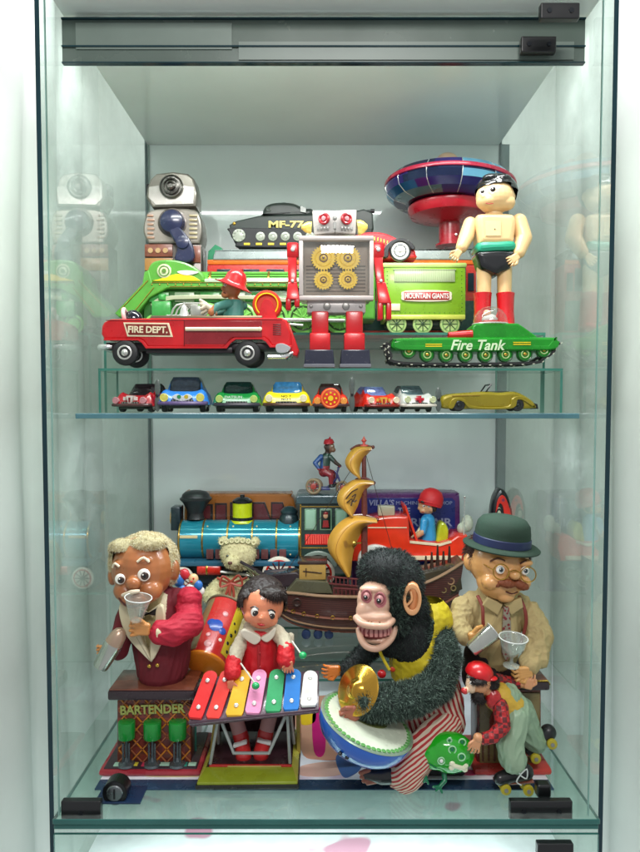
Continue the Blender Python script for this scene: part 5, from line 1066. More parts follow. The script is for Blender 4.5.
for j in range(13):
    sp = spline([rs[i][j] for i in range(8)], 5); hs.append(sp)
R2 = [[hs[j][i] for j in range(13)] for i in range(len(hs[0]))]
g = G(); g.rings(R2, 0, True, True); hl = part(t, 'hull', g, HB)
for q_, rr_, mm in ((.0, 1.6, TR), (.32, 1.1, tin('ship_band', '#7a4c3c', wear=.1)), (.55, .9, TR), (.75, .9, tin('ship_band', '#7a4c3c'))):
    pts = []
    for i in range(len(R2)):
        f_ = q_ * 6; k = int(f_); a_ = R2[i][k].lerp(R2[i][min(k + 1, 6)], f_ - k); pts.append((a_.x, -a_.z, a_.y - .6))
    g = G(); g.tube(pts, rr_, 6); part(t, 'wale', g, mm, hl)
g = G()
for k in range(16): x = 276 + k * 11; f_ = (k + 2) / 19; rr_ = R2[int(f_ * (len(R2) - 1))]; a_ = rr_[1].lerp(rr_[2], .8); g = G(); g.tor((a_.x, -a_.z, a_.y - 1.2), 1.7, .5, seg=12, sg=5); part(t, 'gun_port', g, GOLD, hl)
g = G(); g.tor((297, 602, -1), 3.6, 1.1); g.cyl((297, 602, 0), 3, -.6, 2); part(t, 'porthole', g, DKW, hl)
g = G(); g.tube([(278, 588, 12), (256, 573, 6), (240, 562, 2)], [3.4, 2.6, 1.4], 8); g.ext([(262, 577), (296, 574), (305, 580), (304, 588), (276, 590), (262, 584)], 8, 30, 1.5); part(t, 'bowsprit', g, tin('ship_bow_dark', '#2c2428'))
g = G()
for a_, b2 in (((247, 568), (262, 592)), ((254, 571), (270, 597)), ((262, 576), (279, 599)), ((243, 566), (282, 590)), ((246, 573), (285, 597))): g.tube([(a_[0], a_[1], 2), (b2[0], b2[1], 2)], 1.0, 5)
part(t, 'bow_lattice', g, tin('lattice_olive', '#5c5c44'))
g = G(); g.box(299, 326, 564, 581, 4, 30, 1, 0); dh = part(t, 'deck_house', g, tin('house_ochre', '#9c7c40', wear=.1)); g = G(); g.box(297.5, 327.5, 562.5, 565, 3, 31, .4); g.tube([(303, 572, 3.4), (322, 574, 3.4)], .5, 5); g.tube([(306, 569, 3.4), (306, 577, 3.4)], .5, 5); part(t, 'house_trim', g, DKW, dh)
g = G(); g.ext([(296, 580), (328, 582), (333, 594), (285, 593)], 0, 34, 1); part(t, 'deck', g, tin('deck_olive', '#4c4a36'))
def rail(x0, x1, y0, y1, d, n):
    g = G(); g.tube([(x0, y0, d), (x1, y1, d)], .9, 6); g.tube([(x0, y0 + 7, d), (x1, y1 + 7, d)], .9, 6)
    for k in range(n): f_ = k / (n - 1); x = x0 + (x1 - x0) * f_; y = y0 + (y1 - y0) * f_; g.tube([(x, y, d), (x, y + 7, d)], .8, 5)
    part(t, 'railing', g, tin('rail_maroon', '#5c2c2c'))
rail(328, 360, 577, 580, 2, 9); rail(334, 362, 588, 590, 0, 8); rail(384, 416, 582, 576, 0, 9)
g = G(); g.ext([(398, 600), (400, 578), (420, 574), (460, 566), (463, 590), (440, 602)], 2, 34, 1.2, 0); st = part(t, 'stern_castle', g, tin('stern_dark', '#3a3428', wear=.1))
g = G()
for k in range(5): g.tor((409 + k * 10.5, 588 - k * 1.6, .8), 3.2, .8, seg=14, sg=6)
part(t, 'porthole', g, TR, st)
g = G()
for k in range(6): g.tor((406 + k * 9.5, 598.5 - k * 2, .6), 2.4, .7, seg=12, sg=5)
part(t, 'arch', g, tin('arch_bronze', '#7c6a44'), st)
g = G()
for x, y, h_ in ((428, 568, 9), (434, 567, 12), (440, 565, 17), (446, 564, 10), (452, 562, 13)): g.tube([(x, y + 4, 14), (x, y - h_, 14)], [2, .8], 6)
g.ext([(404, 580), (400, 566), (414, 576)], 6, 8, .3); part(t, 'stern_figure', g, DKW)
g = G(); g.tube([(365.5, 600, 16), (365.5, 520, 16), (365, 446, 16)], [3.6, 3.2, 2], 14); ms = part(t, 'mast', g, tin('mast_brown', '#5c2822')); g = G(); g.lathe((365, 447, 16), [(4.5, 0), (4.5, 1.4), (1.5, 2), (1.5, 4), (3, 5.6), (1.4, 7.4), (.3, 10)], (0, 0, 1), 16); part(t, 'finial', g, tin('finial_red', '#b84840'), ms)
SAIL = pattern('sail_yellow', 'blotch', '#bc8a34', '#96682a', scale=16, fac=.6, rough=.35)
def sail(outer, inner, dd, n=10):
    so = spline([(a_[0], a_[1], 0) for a_ in outer], 5); si = spline([(a_[0], a_[1], 0) for a_ in inner], 5); grid = []
    for a_, b2 in zip(so, si):
        row = []
        for k in range(n + 1): f_ = k / n; q = a_.lerp(b2, f_); row.append(P(q.x, q.y, 12 - dd * math.sin(math.pi * f_ ** .8) * .8 + 5 * f_))
        grid.append(row)
    g = G(); g.sheet(grid, .9); s_ = part(t, 'sail', g, SAIL, angle=60)
    g = G(); 
    for ln_ in (grid, ):
        g.tube([(r[0].x, -r[0].z, r[0].y) for r in ln_], .7, 6); g.tube([(r[3].x, -r[3].z, r[3].y - .7) for r in ln_], .35, 5)
    part(t, 'seam', g, tin('sail_seam', '#8a5c20'), s_)
    return s_
s1 = sail([(372, 448.5), (356, 449), (346.5, 461), (350, 471), (360, 479)], [(372.5, 450.5), (368, 455), (362, 463), (360, 471), (361, 480)], 11)
s2 = sail([(374, 483), (354, 482), (340, 494), (339.5, 506), (352, 517.5)], [(374.5, 485.5), (368, 490), (361, 500), (358, 508), (353, 518.5)], 13)
g = G()
for pts in ([(346, 499, 1), (352, 492, 0), (358, 489, 1)], [(347, 503, 1), (352, 499, 0), (351, 506, 0)], [(352, 497, -.5), (356, 494, 0), (353, 502, 0), (357, 500, .5)]): g.tube(pts, .7, 5, sm=3)
part(t, 'painted_mark', g, tin('mark_brown', '#3c2a20'), s2)
s3 = sail([(377, 521), (352, 518.5), (334, 532), (329, 552), (347, 577)], [(377.5, 524), (366, 530), (358, 543), (353, 558), (351, 578)], 17)
for p_ in ([(351, 450.5), (360, 446.5), (374, 448)], [(356, 481), (366, 480), (375, 484.5)], [(352, 517.5), (366, 517.5), (378.5, 522)], ):
    g = G(); g.tube([(p_[0][0], p_[0][1], 14), (p_[1][0], p_[1][1], 15), (p_[2][0], p_[2][1], 14)], [1, 1.6, 1.2], 8, sm=4); g.ell((p_[2][0], p_[2][1], 14), 1.9, 2, 1.9); part(t, 'yard', g, tin('mast_brown', '#5c2822'))
g = G(); g.ell((354, 546, 14), 4, 4, 4); g.tube([(354, 546, 14), (364, 546, 16)], .8, 6); part(t, 'lantern', g, GOLD)
g = G(); g.tube([(366, 452, 16), (400, 575, 20)], .3, 4); g.tube([(364, 452, 16), (280, 585, 16)], .3, 4); part(t, 'rigging', g, DKW)
for x in (306, 318, 329, 412, 424):
    g = G(); g.cyl((x, 637, 6), 4.6, 0, 6, b=.8); part(t, 'wheel', g, tin('wheel_navy', '#1b2c4a'))
# ================================================================== lower compartment, front rows
def flat_eye(*a, **k): return eye(*a, **k)
# ---- bartender toys
def bar(t, x0, x1, ytop, ybot, sx0, sx1, sy0, sy1, top_m, body_m, d0=14, depth=52):
    g = G(); g.box(x0, x1, ytop, ybot, d0, d0 + depth - 8, 1.5); b_ = part(t, 'bar_counter', g, body_m)
    g = G(); bw = 5
    pts = [(sx0, -6), (sx1, -6), (sx1, depth + d0 - 6), (sx0, depth + d0 - 6)]
    g.box(sx0, sx1, sy0, sy1, 2, depth + d0, 2.4, 0); g.box(sx0 + 1.2, sx1 - 1.2, sy0 - 1.2, sy0 + .4, 3.2, depth + d0 - 1.2, 1.0, 1); part(t, 'bar_top', g, [top_m, mat('wood_print', '#7a4433', rough=.18, coat=.5, var=.28, nscale=30)])
    return b_
Yb = Yfl(776)
t = T('toy_bartender', 'blond bartender doll with brown skin and a red jacket behind a BARTENDER counter', 'toy bartender', 152, 776, Yb, .0026)
g = G(); g.box(98.5, 201, 770, 776, -2, 84, 3, 0); g.box(103, 196.5, 768.6, 771, 1.5, 80, 1, 1); o = part(t, 'base', g, [tin('base_red', '#a8303c', wear=.05), tin('base_print', '#3a2c34', wear=.05)])
g = G()
for i, (x, w_, c_) in enumerate(((112, 12, 0), (126, 10, 1), (140, 10, 2), (156, 12, 0), (174, 12, 3), (187, 8, 0))): g.box(x, x + w_, 767.6, 769, 4 + i % 2, 11, .3, c_)
part(t, 'base_patch', g, [tin('patch_mint', '#a8d0b8'), tin('patch_yellow', '#d8c840'), tin('patch_pink', '#c83c58'), tin('patch_teal', '#2a8a78')], o)
brick = pattern('bar_tartan', 'checker', '#7a3428', '#5e2a24', scale=70, rough=.3)
b_ = bar(t, 113, 188.5, 700, 771, 106.5, 194.5, 692, 702, tin('bar_edge', '#33262c'), brick, 14, 44)
g = G()
for r_ in range(5):
    for c_ in range(6):
        x = 115 + c_ * 12.4; y = 703 + r_ * 13.4
        if (r_ + c_) % 1 == 0: g.tube([(x, y, 13.4), (x + 11, y + 12, 13.4)], .9, 5, (r_ + c_) % 2); g.tube([(x + 11, y, 13.2), (x, y + 12, 13.2)], .9, 5, (r_ + c_ + 1) % 2)
part(t, 'lattice', g, [tin('lattice_orange', '#c07828', wear=.08), tin('lattice_brown', '#9a5a3c', wear=.08)], b_)
g = G(); g.text('BARTENDER', 117, 183, 709.5, 719, 12, .7, bold=.03, tilt=-2); part(t, 'lettering', g, tin('letter_olive', '#98a050', wear=0), b_, smooth=False)
g = G()
for k in range(14): g.tube([(114 + k * 5.4, 708, 13.2), (119 + k * 5.4, 703 + (k % 2) * 8, 13.2)], .6, 5)
part(t, 'lattice_fine', g, tin('lattice_brown', '#9a5a3c'), b_)
for x, w_ in ((124.5, 8.6), (150.5, 9), (176, 9)):
    g = G(); g.cyl((x, 742, 8), w_, 0, 17.5, (0, 0, 1), 1.2); s_ = part(t, 'stool_seat', g, tin('stool_green', '#1a8a34', rough=.2))
    g = G(); g.cyl((x, 765, 8), 1.7, 0, 23, (0, 0, 1)); g.cyl((x - 3, 766, 6), 1, 0, 20, (0, 0, 1)); g.cyl((x + 3, 766, 6), 1, 0, 20, (0, 0, 1)); g.lathe((x, 769, 8), [(9, 0), (8, 2), (3, 4), (2, 8)], (0, 0, 1), 20); part(t, 'stool_stem', g, mat('stem_grey', '#6c7478', rough=.25, metal=.7), s_)
# figure
t.ref = 14
dsk = mat('bartender_skin', '#a4643a', rough=.28, coat=.3, var=.12, nscale=25, sss=.08)
maroon = mat('jacket_maroon', '#6a1420', rough=.75, bump=.6, bscale=900, var=.12); redc = mat('jacket_red', '#b01430', rough=.7, bump=.6, bscale=900, var=.1)
def wr(a=.5, sc=.12): return lambda c_, n_: nz(c_, sc, a) + nz(c_, sc * 2.4, a * .5)
g = G(); g.limb([(158, 672, 34), (158, 640, 34), (154, 610, 34)], [27, 31, 22]); g.limb([(132, 604, 32), (124, 622, 24), (118, 650, 16)], [12, 11, 10]); g.ell((172, 606, 34), 16, 13, 14)
tor = blob(t, 'jacket', g, [maroon, mat('lapel_cream', '#cfc4a4', rough=.7, bump=.5, bscale=900), mat('shirt_tan', '#a89a6c', rough=.75, bump=.7, bscale=500)], vox=.9, sm=3, disp=lambda c_, n_: fold(c_, 1.0, .07, (.2, 0, 1)),
    mif=lambda c_: (0 if c_.y > 22 or -c_.z > 659 - abs(c_.x - 153) * .2 else (2 if abs(c_.x - 149 + (-c_.z - 610) * -.05) < 11 * max(0, (646 + c_.z + 0) / 40) else (1 if -c_.z < 660 - (abs(c_.x - 153) * 2.0) and c_.x < 166 and c_.x > 124 else 0))))
g = G(); g.ext(spline([(124, 600, 0), (136, 596, 0), (141, 612, 0), (144, 630, 0), (155, 656, 0), (145, 648, 0), (131, 632, 0), (124, 614, 0)], 3, True), -1, 6, 1.2); g.ext(spline([(166, 602, 0), (168, 618, 0), (164, 640, 0), (155, 656, 0), (154, 640, 0), (158, 620, 0), (160, 604, 0)], 3, True), -2, 5, 1.2); part(t, 'lapel', g, mat('lapel_cream', '#cfc4a4', rough=.7), tor)
g = G(); g.ell((152, 662, 2.6), 2, 2, 1.2); g.ell((160, 661, 2.4), 2, 2, 1.2); part(t, 'button', g, GOLD, tor)
g = G(); g.ext([(143, 606), (151, 609.5), (160, 604), (161, 612), (151, 610.5), (144, 614)], 0, 4, 1); part(t, 'bow_tie', g, mat('tie_black', '#1a1518', rough=.6), tor)
g = G(); g.ext([(138, 602), (150, 609), (147, 614), (138, 610)], 2, 6, .8); g.ext([(151, 609), (163, 600), (164, 609), (155, 614)], 2, 6, .8); part(t, 'collar', g, mat('collar_cream', '#d8cfae', rough=.7), tor)
g = G(); g.limb([(184, 606, 30), (190, 622, 14), (176, 627, -2), (166, 625, -8)], [12, 14, 13, 11]); g.ell((187, 602, 26), 12, 12, 12); sl = blob(t, 'sleeve', g, redc, tor, vox=.8, sm=2, disp=lambda c_, n_: fold(c_, 1.5, .1, (.7, .5, -.2)))
g = G(); g.cyl((164, 624, -9), 9.5, -3, 4, (-.95, -.3, .1), 2); part(t, 'cuff', g, mat('cuff_cream', '#d8cca8', rough=.6), sl)
hskin = mat('hand_vinyl', '#c98a4c', rough=.35, coat=.3, sss=.1, var=.08)
hand(t, 151, 620, -14, 12.5, 176, hskin, tor, curl=1.0, flip=-1)
# head
g = G(); g.ell((141, 570, 22), 31, 33, 30); g.ell((128, 588, 6), 12, 11, 13); g.ell((152, 587, 4), 13, 12, 13); g.ell((140, 577, -10), 7.5, 6.5, 7); g.ell((140, 594, 0), 17, 10, 14); g.ell((110, 578, 24), 5, 10, 7); g.ell((172, 572, 24), 6, 11, 7); g.cap((150, 604, 28), (150, 596, 28), 12, 12)
g.ell((124, 561, 2), 8, 4, 6); g.ell((148, 557, -1), 8, 4, 6)
hd = blob(t, 'head', g, dsk, vox=1.0, sm=4)
g = G(); g.ell((142, 561, 30), 31, 26, 30); g.ell((113, 563, 28), 7, 20, 15); g.ell((168, 567, 30), 7, 22, 15); g.ell((122, 547, 14), 13, 8, 13); g.ell((149, 543, 12), 18, 8, 14)
hr = blob(t, 'hair', g, mat('blond_under', '#a89c78', rough=.8), hd, vox=1.3, sm=2, disp=lambda c_, n_: nz(c_, .12, 1.2) + nz(c_, .45, .9), keep=lambda c_: c_.y > 18 or -c_.z < 549 + (c_.x - 140) * -.05 or (c_.x < 113 and -c_.z < 592) or (c_.x > 168 and -c_.z < 590))
HM = [mat('blond_hair', '#c8bd96', rough=.6), mat('blond_hair_dark', '#a8905c', rough=.6), mat('blond_hair_pale', '#ddd5b8', rough=.6)]
fur(t, hr, 'curls', HM, 17000, 2.1, .32, hr, droop=.7, wild=1.0)
eye(t, 126, 574, -6.5, 5.2, hd, lx=1, ly=.5, ir=.66, iris='#3a2418'); eye(t, 149.5, 569.5, -8.5, 6.2, hd, lx=1, ly=.5, ir=.66, iris='#3a2418')
g = G(); g.tube([(117, 564, -1), (120, 559.5, -4), (125, 562, -6)], 1.1, 6, sm=3); g.tube([(143, 557, -8), (149, 553, -8), (154, 557.5, -6)], 1.2, 6, sm=3); part(t, 'eyebrow', g, mat('brow_white', '#e8dcc0', rough=.6), hd)
g = G(); g.tube([(130, 588, -13.5), (140, 584, -17), (147, 583.5, -15)], [1.6, 2.4, 1.6], 8, sm=3); part(t, 'moustache', g, mat('moustache_cream', '#cfc0a8', rough=.6), hd)
g = G(); g.tube([(125, 592, -8), (137, 599, -13), (153, 595, -9)], [.7, 1.6, .8], 8, sm=3); part(t, 'mouth', g, mat('mouth_dark', '#4a1a14'), hd)
# cup and shaker (held)
g = G(); g.lathe((136, 621, -24), [(5.5, 0), (6, 1), (13.2, 24), (13.4, 24.6), (12.4, 24.4), (5.4, 1.6), (.1, 1.4)], (.12, -.1, 1), 36); cupm = glassmat('cup_plastic', '#f4f2ee', 1.5, haze=.30)
tc = T('plastic_cup', 'clear plastic cup held up to the mouth of the blond bartender doll', 'cup', 136, 621, Yb - .045); 
g = G(); g.lathe((136, 621, 0), [(5.5, 0), (6, 1), (13.2, 24), (13.6, 24.6), (12.6, 24.4), (5.4, 1.6), (.1, 1.4)], (.12, -.1, 1), 36); part(tc, 'cup', g, cupm)
g = G(); g.tor((139, 597, -2.4), 13.3, .5, (.12, -.1, 1)); part(tc, 'rim', g, mat('cup_rim', '#d8dcd8', rough=.2), None)
hand(t, 112, 643, -3, 9, 195, hskin, tor, curl=1, flip=1)
tc = T('cocktail_shaker', 'silver cocktail shaker tilted in the hand of the blond bartender doll', 'shaker', 110, 660, Yb - .02)
ax = Vector((-.5, 0, -.87)); g = G(); g.lathe((114, 643, 0), [(8.6, 0), (9.2, 1), (9.4, 3), (8, 26), (7.4, 27.5), (.1, 27.5)], ax, 32); part(tc, 'tumbler', g, mat('shaker_silver', '#c4c6bc', rough=.18, metal=.9, var=.1))
g = G(); g.lathe((114, 643, 0), [(9.2, 0), (8.8, -3), (8, -9), (5.5, -14), (3, -16), (.1, -16.5)], ax, 32); part(tc, 'lid', g, mat('shaker_lid', '#b89c86', rough=.3, metal=.5))

# ---- second bartender
Yc = Yfl(775)
t = T('toy_bartender', 'moustached bartender doll with green hat, gold glasses and tan shirt behind a brown counter', 'toy bartender', 512, 776, Yc, .0026)
g = G(); g.box(474, 552, 768, 775, -2, 74, 3, 0); part(t, 'base', g, tin('base_red2', '#b83830'))
b_ = bar(t, 480, 545, 691, 770, 483, 551, 683, 692, tin('bar_edge', '#33262c'), brick, 12, 40)
g = G(); g.box(482, 543, 697, 768, 9.5, 12.4, .4, 0); g.ext(spline([(492, 742, 0), (492, 722, 0), (500, 712, 0), (508, 722, 0), (508, 742, 0)], 4), 8, 10, .6, 1)
for k in range(10): g.box(484 + k * 6, 486 + k * 6, 745, 766, 8.8, 9.8, mi=2)
part(t, 'printed_front', g, [tin('front_olive', '#7c6c44', wear=.1), tin('front_red', '#8a2c24'), tin('front_brown', '#5a3c2c')], b_)
g = G(); g.tube([(484, 682, 2.6), (549, 682, 2.6), (551, 686, 4), (551, 686, 48)], .8, 6); part(t, 'gold_rim', g, GOLD, b_); t.ref = 14
tan = mat('shirt_khaki', '#b4a070', rough=.8, bump=.7, bscale=900, var=.08)
g = G(); g.limb([(498, 655, 30), (498, 630, 30), (500, 606, 30)], [24, 27, 22]); g.ell((478, 612, 30), 18, 16, 15); g.ell((520, 614, 30), 18, 17, 15)
tor = blob(t, 'shirt', g, tan, vox=.9, sm=2, disp=lambda c_, n_: fold(c_, 1.5, .08, (.35, 0, 1)))
g = G(); g.limb([(486, 682, 32), (490, 664, 32)], [21, 23]); g.limb([(505, 682, 32), (503, 664, 32)], [20, 20]); blob(t, 'trousers', g, mat('dark_trousers', '#2a1a20', rough=.8, bump=.5), tor, vox=1.3, sm=3)
g = G(); g.limb([(466, 612, 26), (459, 628, 14), (462, 632, 4)], [12, 12, 9]); blob(t, 'sleeve', g, tan, tor, vox=.8, sm=2, disp=lambda c_, n_: fold(c_, 1.6, .11, (-.3, .3, -1)))
g = G(); g.limb([(532, 616, 26), (538, 634, 14), (531, 652, 0), (524, 656, -5)], [12, 14, 12, 10]); blob(t, 'sleeve', g, tan, tor, vox=.8, sm=2, disp=lambda c_, n_: fold(c_, 1.9, .1, (.1, .5, -1)))
sp_m = mat('suspender_brown', '#7a2c20', rough=.6)
for pts in ([(477, 595, 12), (480, 604, 4), (480, 618, 1), (482, 640, 3)], [(519, 596, 14), (522, 606, 6), (523, 620, 4), (518, 642, 6)]): g = G(); g.tube(pts, 1.7, 8, sm=4, sq=.5); part(t, 'suspender', g, sp_m, tor)
g = G(); g.ext([(485, 594), (500, 601), (495, 612), (480, 602)], 2, 7, 1.2); g.ext([(501, 601), (518, 594), (520, 604), (508, 612)], 2, 7, 1.2); part(t, 'collar', g, tan, tor)
g = G(); g.ext([(500, 603), (505, 603), (507, 618), (508, 650), (502, 656), (498, 648), (499, 618)], -1, 2.5, .8); part(t, 'necktie', g, pattern('tie_dots', 'cell', '#8a8474', '#7a2028', scale=160, fac=.42, rough=.6), tor)
sk2 = mat('old_man_skin', '#d09a60', rough=.3, coat=.3, var=.12, nscale=25, sss=.08)
g = G(); g.ell((500, 562, 20), 30, 29, 28); g.ell((499, 580, 12), 23, 19, 20); g.ell((488, 578, 0), 10, 8, 10); g.ell((517, 579, 1), 10, 8, 10); g.ell((508, 569, -10), 5.5, 5, 6); g.ell((471, 563, 22), 6, 9.5, 7); g.ell((528, 566, 24), 5, 9, 7); g.cap((500, 602, 24), (500, 592, 24), 11, 11); g.ell((502, 593, 2), 9, 6, 8); g.ell((495, 556, -4), 9, 4, 5); g.ell((520, 559, -3), 8, 4, 5)
hd = blob(t, 'head', g, sk2, vox=1.0, sm=4)
g = G(); g.ell((500, 556, 27), 33, 26, 28); hr = blob(t, 'hair', g, mat('hair_brown', '#3c2218', rough=.7), hd, vox=1.3, sm=2, disp=wr(1, .2), keep=lambda c_: (c_.y > 22 or c_.x < 474 or c_.x > 527) and -c_.z < 584)
fur(t, hr, 'hair_strands', [mat('hair_brown', '#3c2218', rough=.7), mat('hair_brown2', '#54321e', rough=.6)], 2500, 4, .5, hr, droop=.8, wild=.6)
eye(t, 494.5, 564.5, -8.2, 4.2, hd, lx=.4, ir=.6, iris='#5a6a70'); eye(t, 519, 566, -6.2, 4, hd, lx=.4, ir=.6, iris='#5a6a70')
gm = mat('spectacle_gold', '#b8903c', rough=.2, metal=.9)
g = G(); g.tor((494, 565.5, -13), 7.4, .6, (0, 1, 0)); g.tor((520.5, 568.5, -11.5), 7.2, .6, (.15, 1, 0)); g.tube([(501, 566, -13), (507, 563.5, -15), (513.5, 567.5, -12)], .55, 6, sm=3); g.tube([(487, 564, -13), (478, 560, 4), (470, 560, 20)], .5, 6); part(t, 'spectacles', g, gm, hd)
g = G(); g.ell((500.5, 577.5, -9.5), 8.5, 4.6, 4.5, tilt=8); g.ell((514.5, 579.5, -8), 8.5, 4.4, 4.5, tilt=22); g.ell((492, 579, -6.5), 5, 3, 3.4, tilt=-20); blob(t, 'moustache', g, mat('moustache_brown', '#7a3c1c', rough=.6, bump=.6, bscale=400), hd, vox=.6, sm=1, disp=wr(.5, .4))
g = G(); g.tube([(485, 557, -6), (492, 553.5, -8), (499, 556, -8)], .9, 6, sm=3); g.tube([(514, 559, -7), (520, 556.5, -6), (526, 561, -3)], .9, 6, sm=3); part(t, 'eyebrow', g, mat('hair_brown2', '#54321e'), hd)
g = G(); g.tube([(500, 586, -7.5), (506, 588, -7.5), (512, 586.5, -6)], .7, 6, sm=3); part(t, 'mouth', g, mat('mouth_dark', '#4a1a14'), hd)
felt = mat('green_felt', '#1b3325', rough=.85, bump=.8, bscale=1200, var=.1)
axh = Vector((.10, -.06, 1))
g = G(); g.lathe((503, 546, 20), [(36, -1.5), (38, -2), (38.4, -.8), (36, 1), (29, 1.6), (28, 4), (27.5, 14), (26, 22), (22, 27), (14, 29.5), (.1, 30)], axh, 48); ht = part(t, 'hat', g, felt, hd)
g = G(); g.lathe((503, 546, 20), [(28.4, 1.4), (29, 2), (28.6, 9), (28, 9.6)], axh, 48); part(t, 'hat_band', g, mat('band_navy', '#18234a', rough=.5), ht)
hs2 = mat('hand_vinyl2', '#d09a58', rough=.35, coat=.3, sss=.1, var=.08)
hand(t, 470, 631, -6, 12.5, 12, hs2, tor, curl=.8, flip=1)
hand(t, 519, 662, -12, 11.5, 190, hs2, tor, curl=1, flip=1)
tc = T('cocktail_shaker', 'small silver tumbler held sideways by the green-hatted bartender doll', 'shaker', 480, 640, Yc - .035)
ax = Vector((-.8, -.1, -.6)); g = G(); g.lathe((494, 631, 0), [(9, 0), (9.4, .6), (9, 2), (7.4, 28), (6.6, 30), (.1, 30)], ax, 32); part(tc, 'tumbler', g, mat('shaker_silver', '#c4c6bc', rough=.18, metal=.9, var=.1)); g = G(); g.tor((494, 631, 0), 9.1, .6, ax); part(tc, 'rim', g, SILV)
tc = T('goblet', 'clear plastic goblet held upright by the green-hatted bartender doll', 'goblet', 511, 660, Yc - .05)
g = G(); g.lathe((511, 666, 0), [(8, 0), (8, .8), (1.8, 2), (1.6, 9), (5, 12), (12, 20), (13.6, 29), (14.2, 30), (13, 29), (11, 20.6), (3.5, 13), (.1, 12.5)], (.05, -.12, 1), 36); part(tc, 'cup', g, glassmat('goblet_plastic', '#e6eae6', 1.6, haze=.45)); g = G(); g.tor((512.5, 636.5, -3.6), 14, .6, (.05, -.12, 1)); part(tc, 'rim', g, mat('goblet_rim', '#c4c8c2', rough=.2))

# ---- bear
t = T('toy_bear', 'cream plush bear with a red bow and a crown of curls', 'toy bear', 232, 640, 1.612, ZR1 + .0004)
PLU = mat('cream_plush', '#c4b98e', rough=.9, bump=.8, bscale=700, var=.12)
g = G(); g.limb([(232, 632, 14), (231, 596, 12)], [23, 17]); g.ell((237, 556, 10), 18, 16.5, 15); g.ell((233, 561, -4), 7.5, 6.5, 8); g.ell((222, 543, 10), 5, 5, 4); g.ell((254, 544, 12), 5, 5, 4); g.limb([(219, 588, 6), (211, 595, -4), (219, 598, -12)], [9, 8, 6.5]); g.limb([(246, 590, 6), (250, 600, -4)], [9, 7]); g.limb([(216, 634, 6), (212, 646, -6)], [11, 8]); g.limb([(248, 634, 6), (252, 646, -6)], [11, 8])
bb = blob(t, 'body', g, PLU, vox=.9, sm=2, disp=wr(.6, .3))
fur(t, bb, 'plush_fur', [PLU, mat('cream_plush_dark', '#a89a6e', rough=.9), mat('cream_plush_pale', '#d8cfa8', rough=.9)], 9000, 2.2, .4, bb, droop=.2, wild=1.2)
g = G()
for k in range(7): g.tor((221 + k * 5.4, 543 - 3 * math.sin(k * .52), -2 + abs(k - 3) * 1.6), 2, .9, seg=12, sg=6)
part(t, 'curl', g, mat('curl_cream', '#cfc69c', rough=.8), bb)
for x, d in ((228, -2.6), (241, -3.4)): g = G(); g.ell((x, 556, d), 1.7, 1.9, 1.2); part(t, 'eye', g, mat('bead_black', '#141210', rough=.1, coat=.6), bb)
g = G(); g.ell((231.5, 560.5, -11.4), 2.4, 1.7, 1.4); g.tube([(231.5, 562, -11.8), (231, 566, -11), (233, 568, -10)], .35, 5); part(t, 'nose', g, mat('nose_brown', '#5a3428', rough=.4), bb)
g = G(); rb_ = mat('ribbon_red', '#a04030', rough=.5)
for pts in ([(232, 580, -8), (224, 574, -10), (222, 584, -10), (232, 581, -9)], [(232, 580, -8), (240, 573, -10), (243, 583, -10), (232, 581, -9)], [(231, 581, -9), (228, 590, -10), (224, 600, -10)], [(233, 581, -9), (235, 592, -10), (233, 604, -10)], [(232, 581, -9), (231, 590, -11), (232, 598, -11)], [(217, 578, 0), (232, 581, -8), (247, 578, 2)]): g.tube(pts, 1.3, 6, sm=4, sq=.5)
part(t, 'bow', g, rb_, bb)

# ---- tin drum with printed sides
t = T('toy_drum', 'printed tin drum with an orange end, beside the xylophone girl', 'toy drum', 210, 682, 1.375, ZR1 + .0004)
c0 = Vector(P(206, 663, -8)); c1 = Vector(P(220, 622, 50)); ax = (c1 - c0); Ln = ax.length; ax.normalize()
ax_ = (ax.x, ax.y, ax.z)
g = G(); g.lathe((206, 663, -8), [(20.4, 1), (20.4, Ln - 1)], ax, 48); tb = part(t, 'shell', g, tin('drum_print_red', '#c02c28', wear=.08))
g = G(); g.lathe((206, 663, -8), [(.1, -.6), (18, -.4), (20.8, 0), (21.6, .8), (21.6, 2.6), (20.6, 3)], ax, 48); part(t, 'drum_head', g, tin('drum_orange', '#ea8a26', wear=.02), tb)
g = G(); g.lathe((206, 663, -8), [(20.6, Ln - 3), (21.6, Ln - 2.4), (21.6, Ln - .4), (20, Ln + .6), (10, Ln + 1.6), (.1, Ln + 1.6)], ax, 48); part(t, 'drum_rim', g, mat('rim_bronze', '#8a7a60', rough=.3, metal=.6), tb)
_, u_, v_ = frame(ax)
def on(h, a, r=20.6): q = c0 + ax * h + (u_ * math.cos(a) + v_ * math.sin(a)) * r; return (q.x, -q.z, q.y), (u_ * math.cos(a) + v_ * math.sin(a))
def dpatch(h0, h1, a0, a1, m_, nm='print', r=20.7):
    grid = []
    for i in range(7):
        row = []
        for j in range(7):
            aa = a0 + (a1 - a0) * j / 6; q, n_ = on(h0 + (h1 - h0) * i / 6, aa, r + .12); row.append(P(*q))
        grid.append(row)
    g = G(); g.sheet(grid, .25); part(t, nm, g, m_, tb)
af = None
best = min(range(360), key=lambda k: (u_ * math.cos(math.radians(k)) + v_ * math.sin(math.radians(k))).y)
A0 = math.radians(best); sgn = 1 if (u_ * math.cos(A0 + .5) + v_ * math.sin(A0 + .5)).x > 0 else -1
def A(x): return A0 + sgn * x
dpatch(8, Ln - 6, A(.55), A(1.35), tin('print_yellow', '#d0b828', wear=.08)); dpatch(5, Ln - 4, A(-1.5), A(-.75), tin('print_bronze', '#86704a', wear=.1))
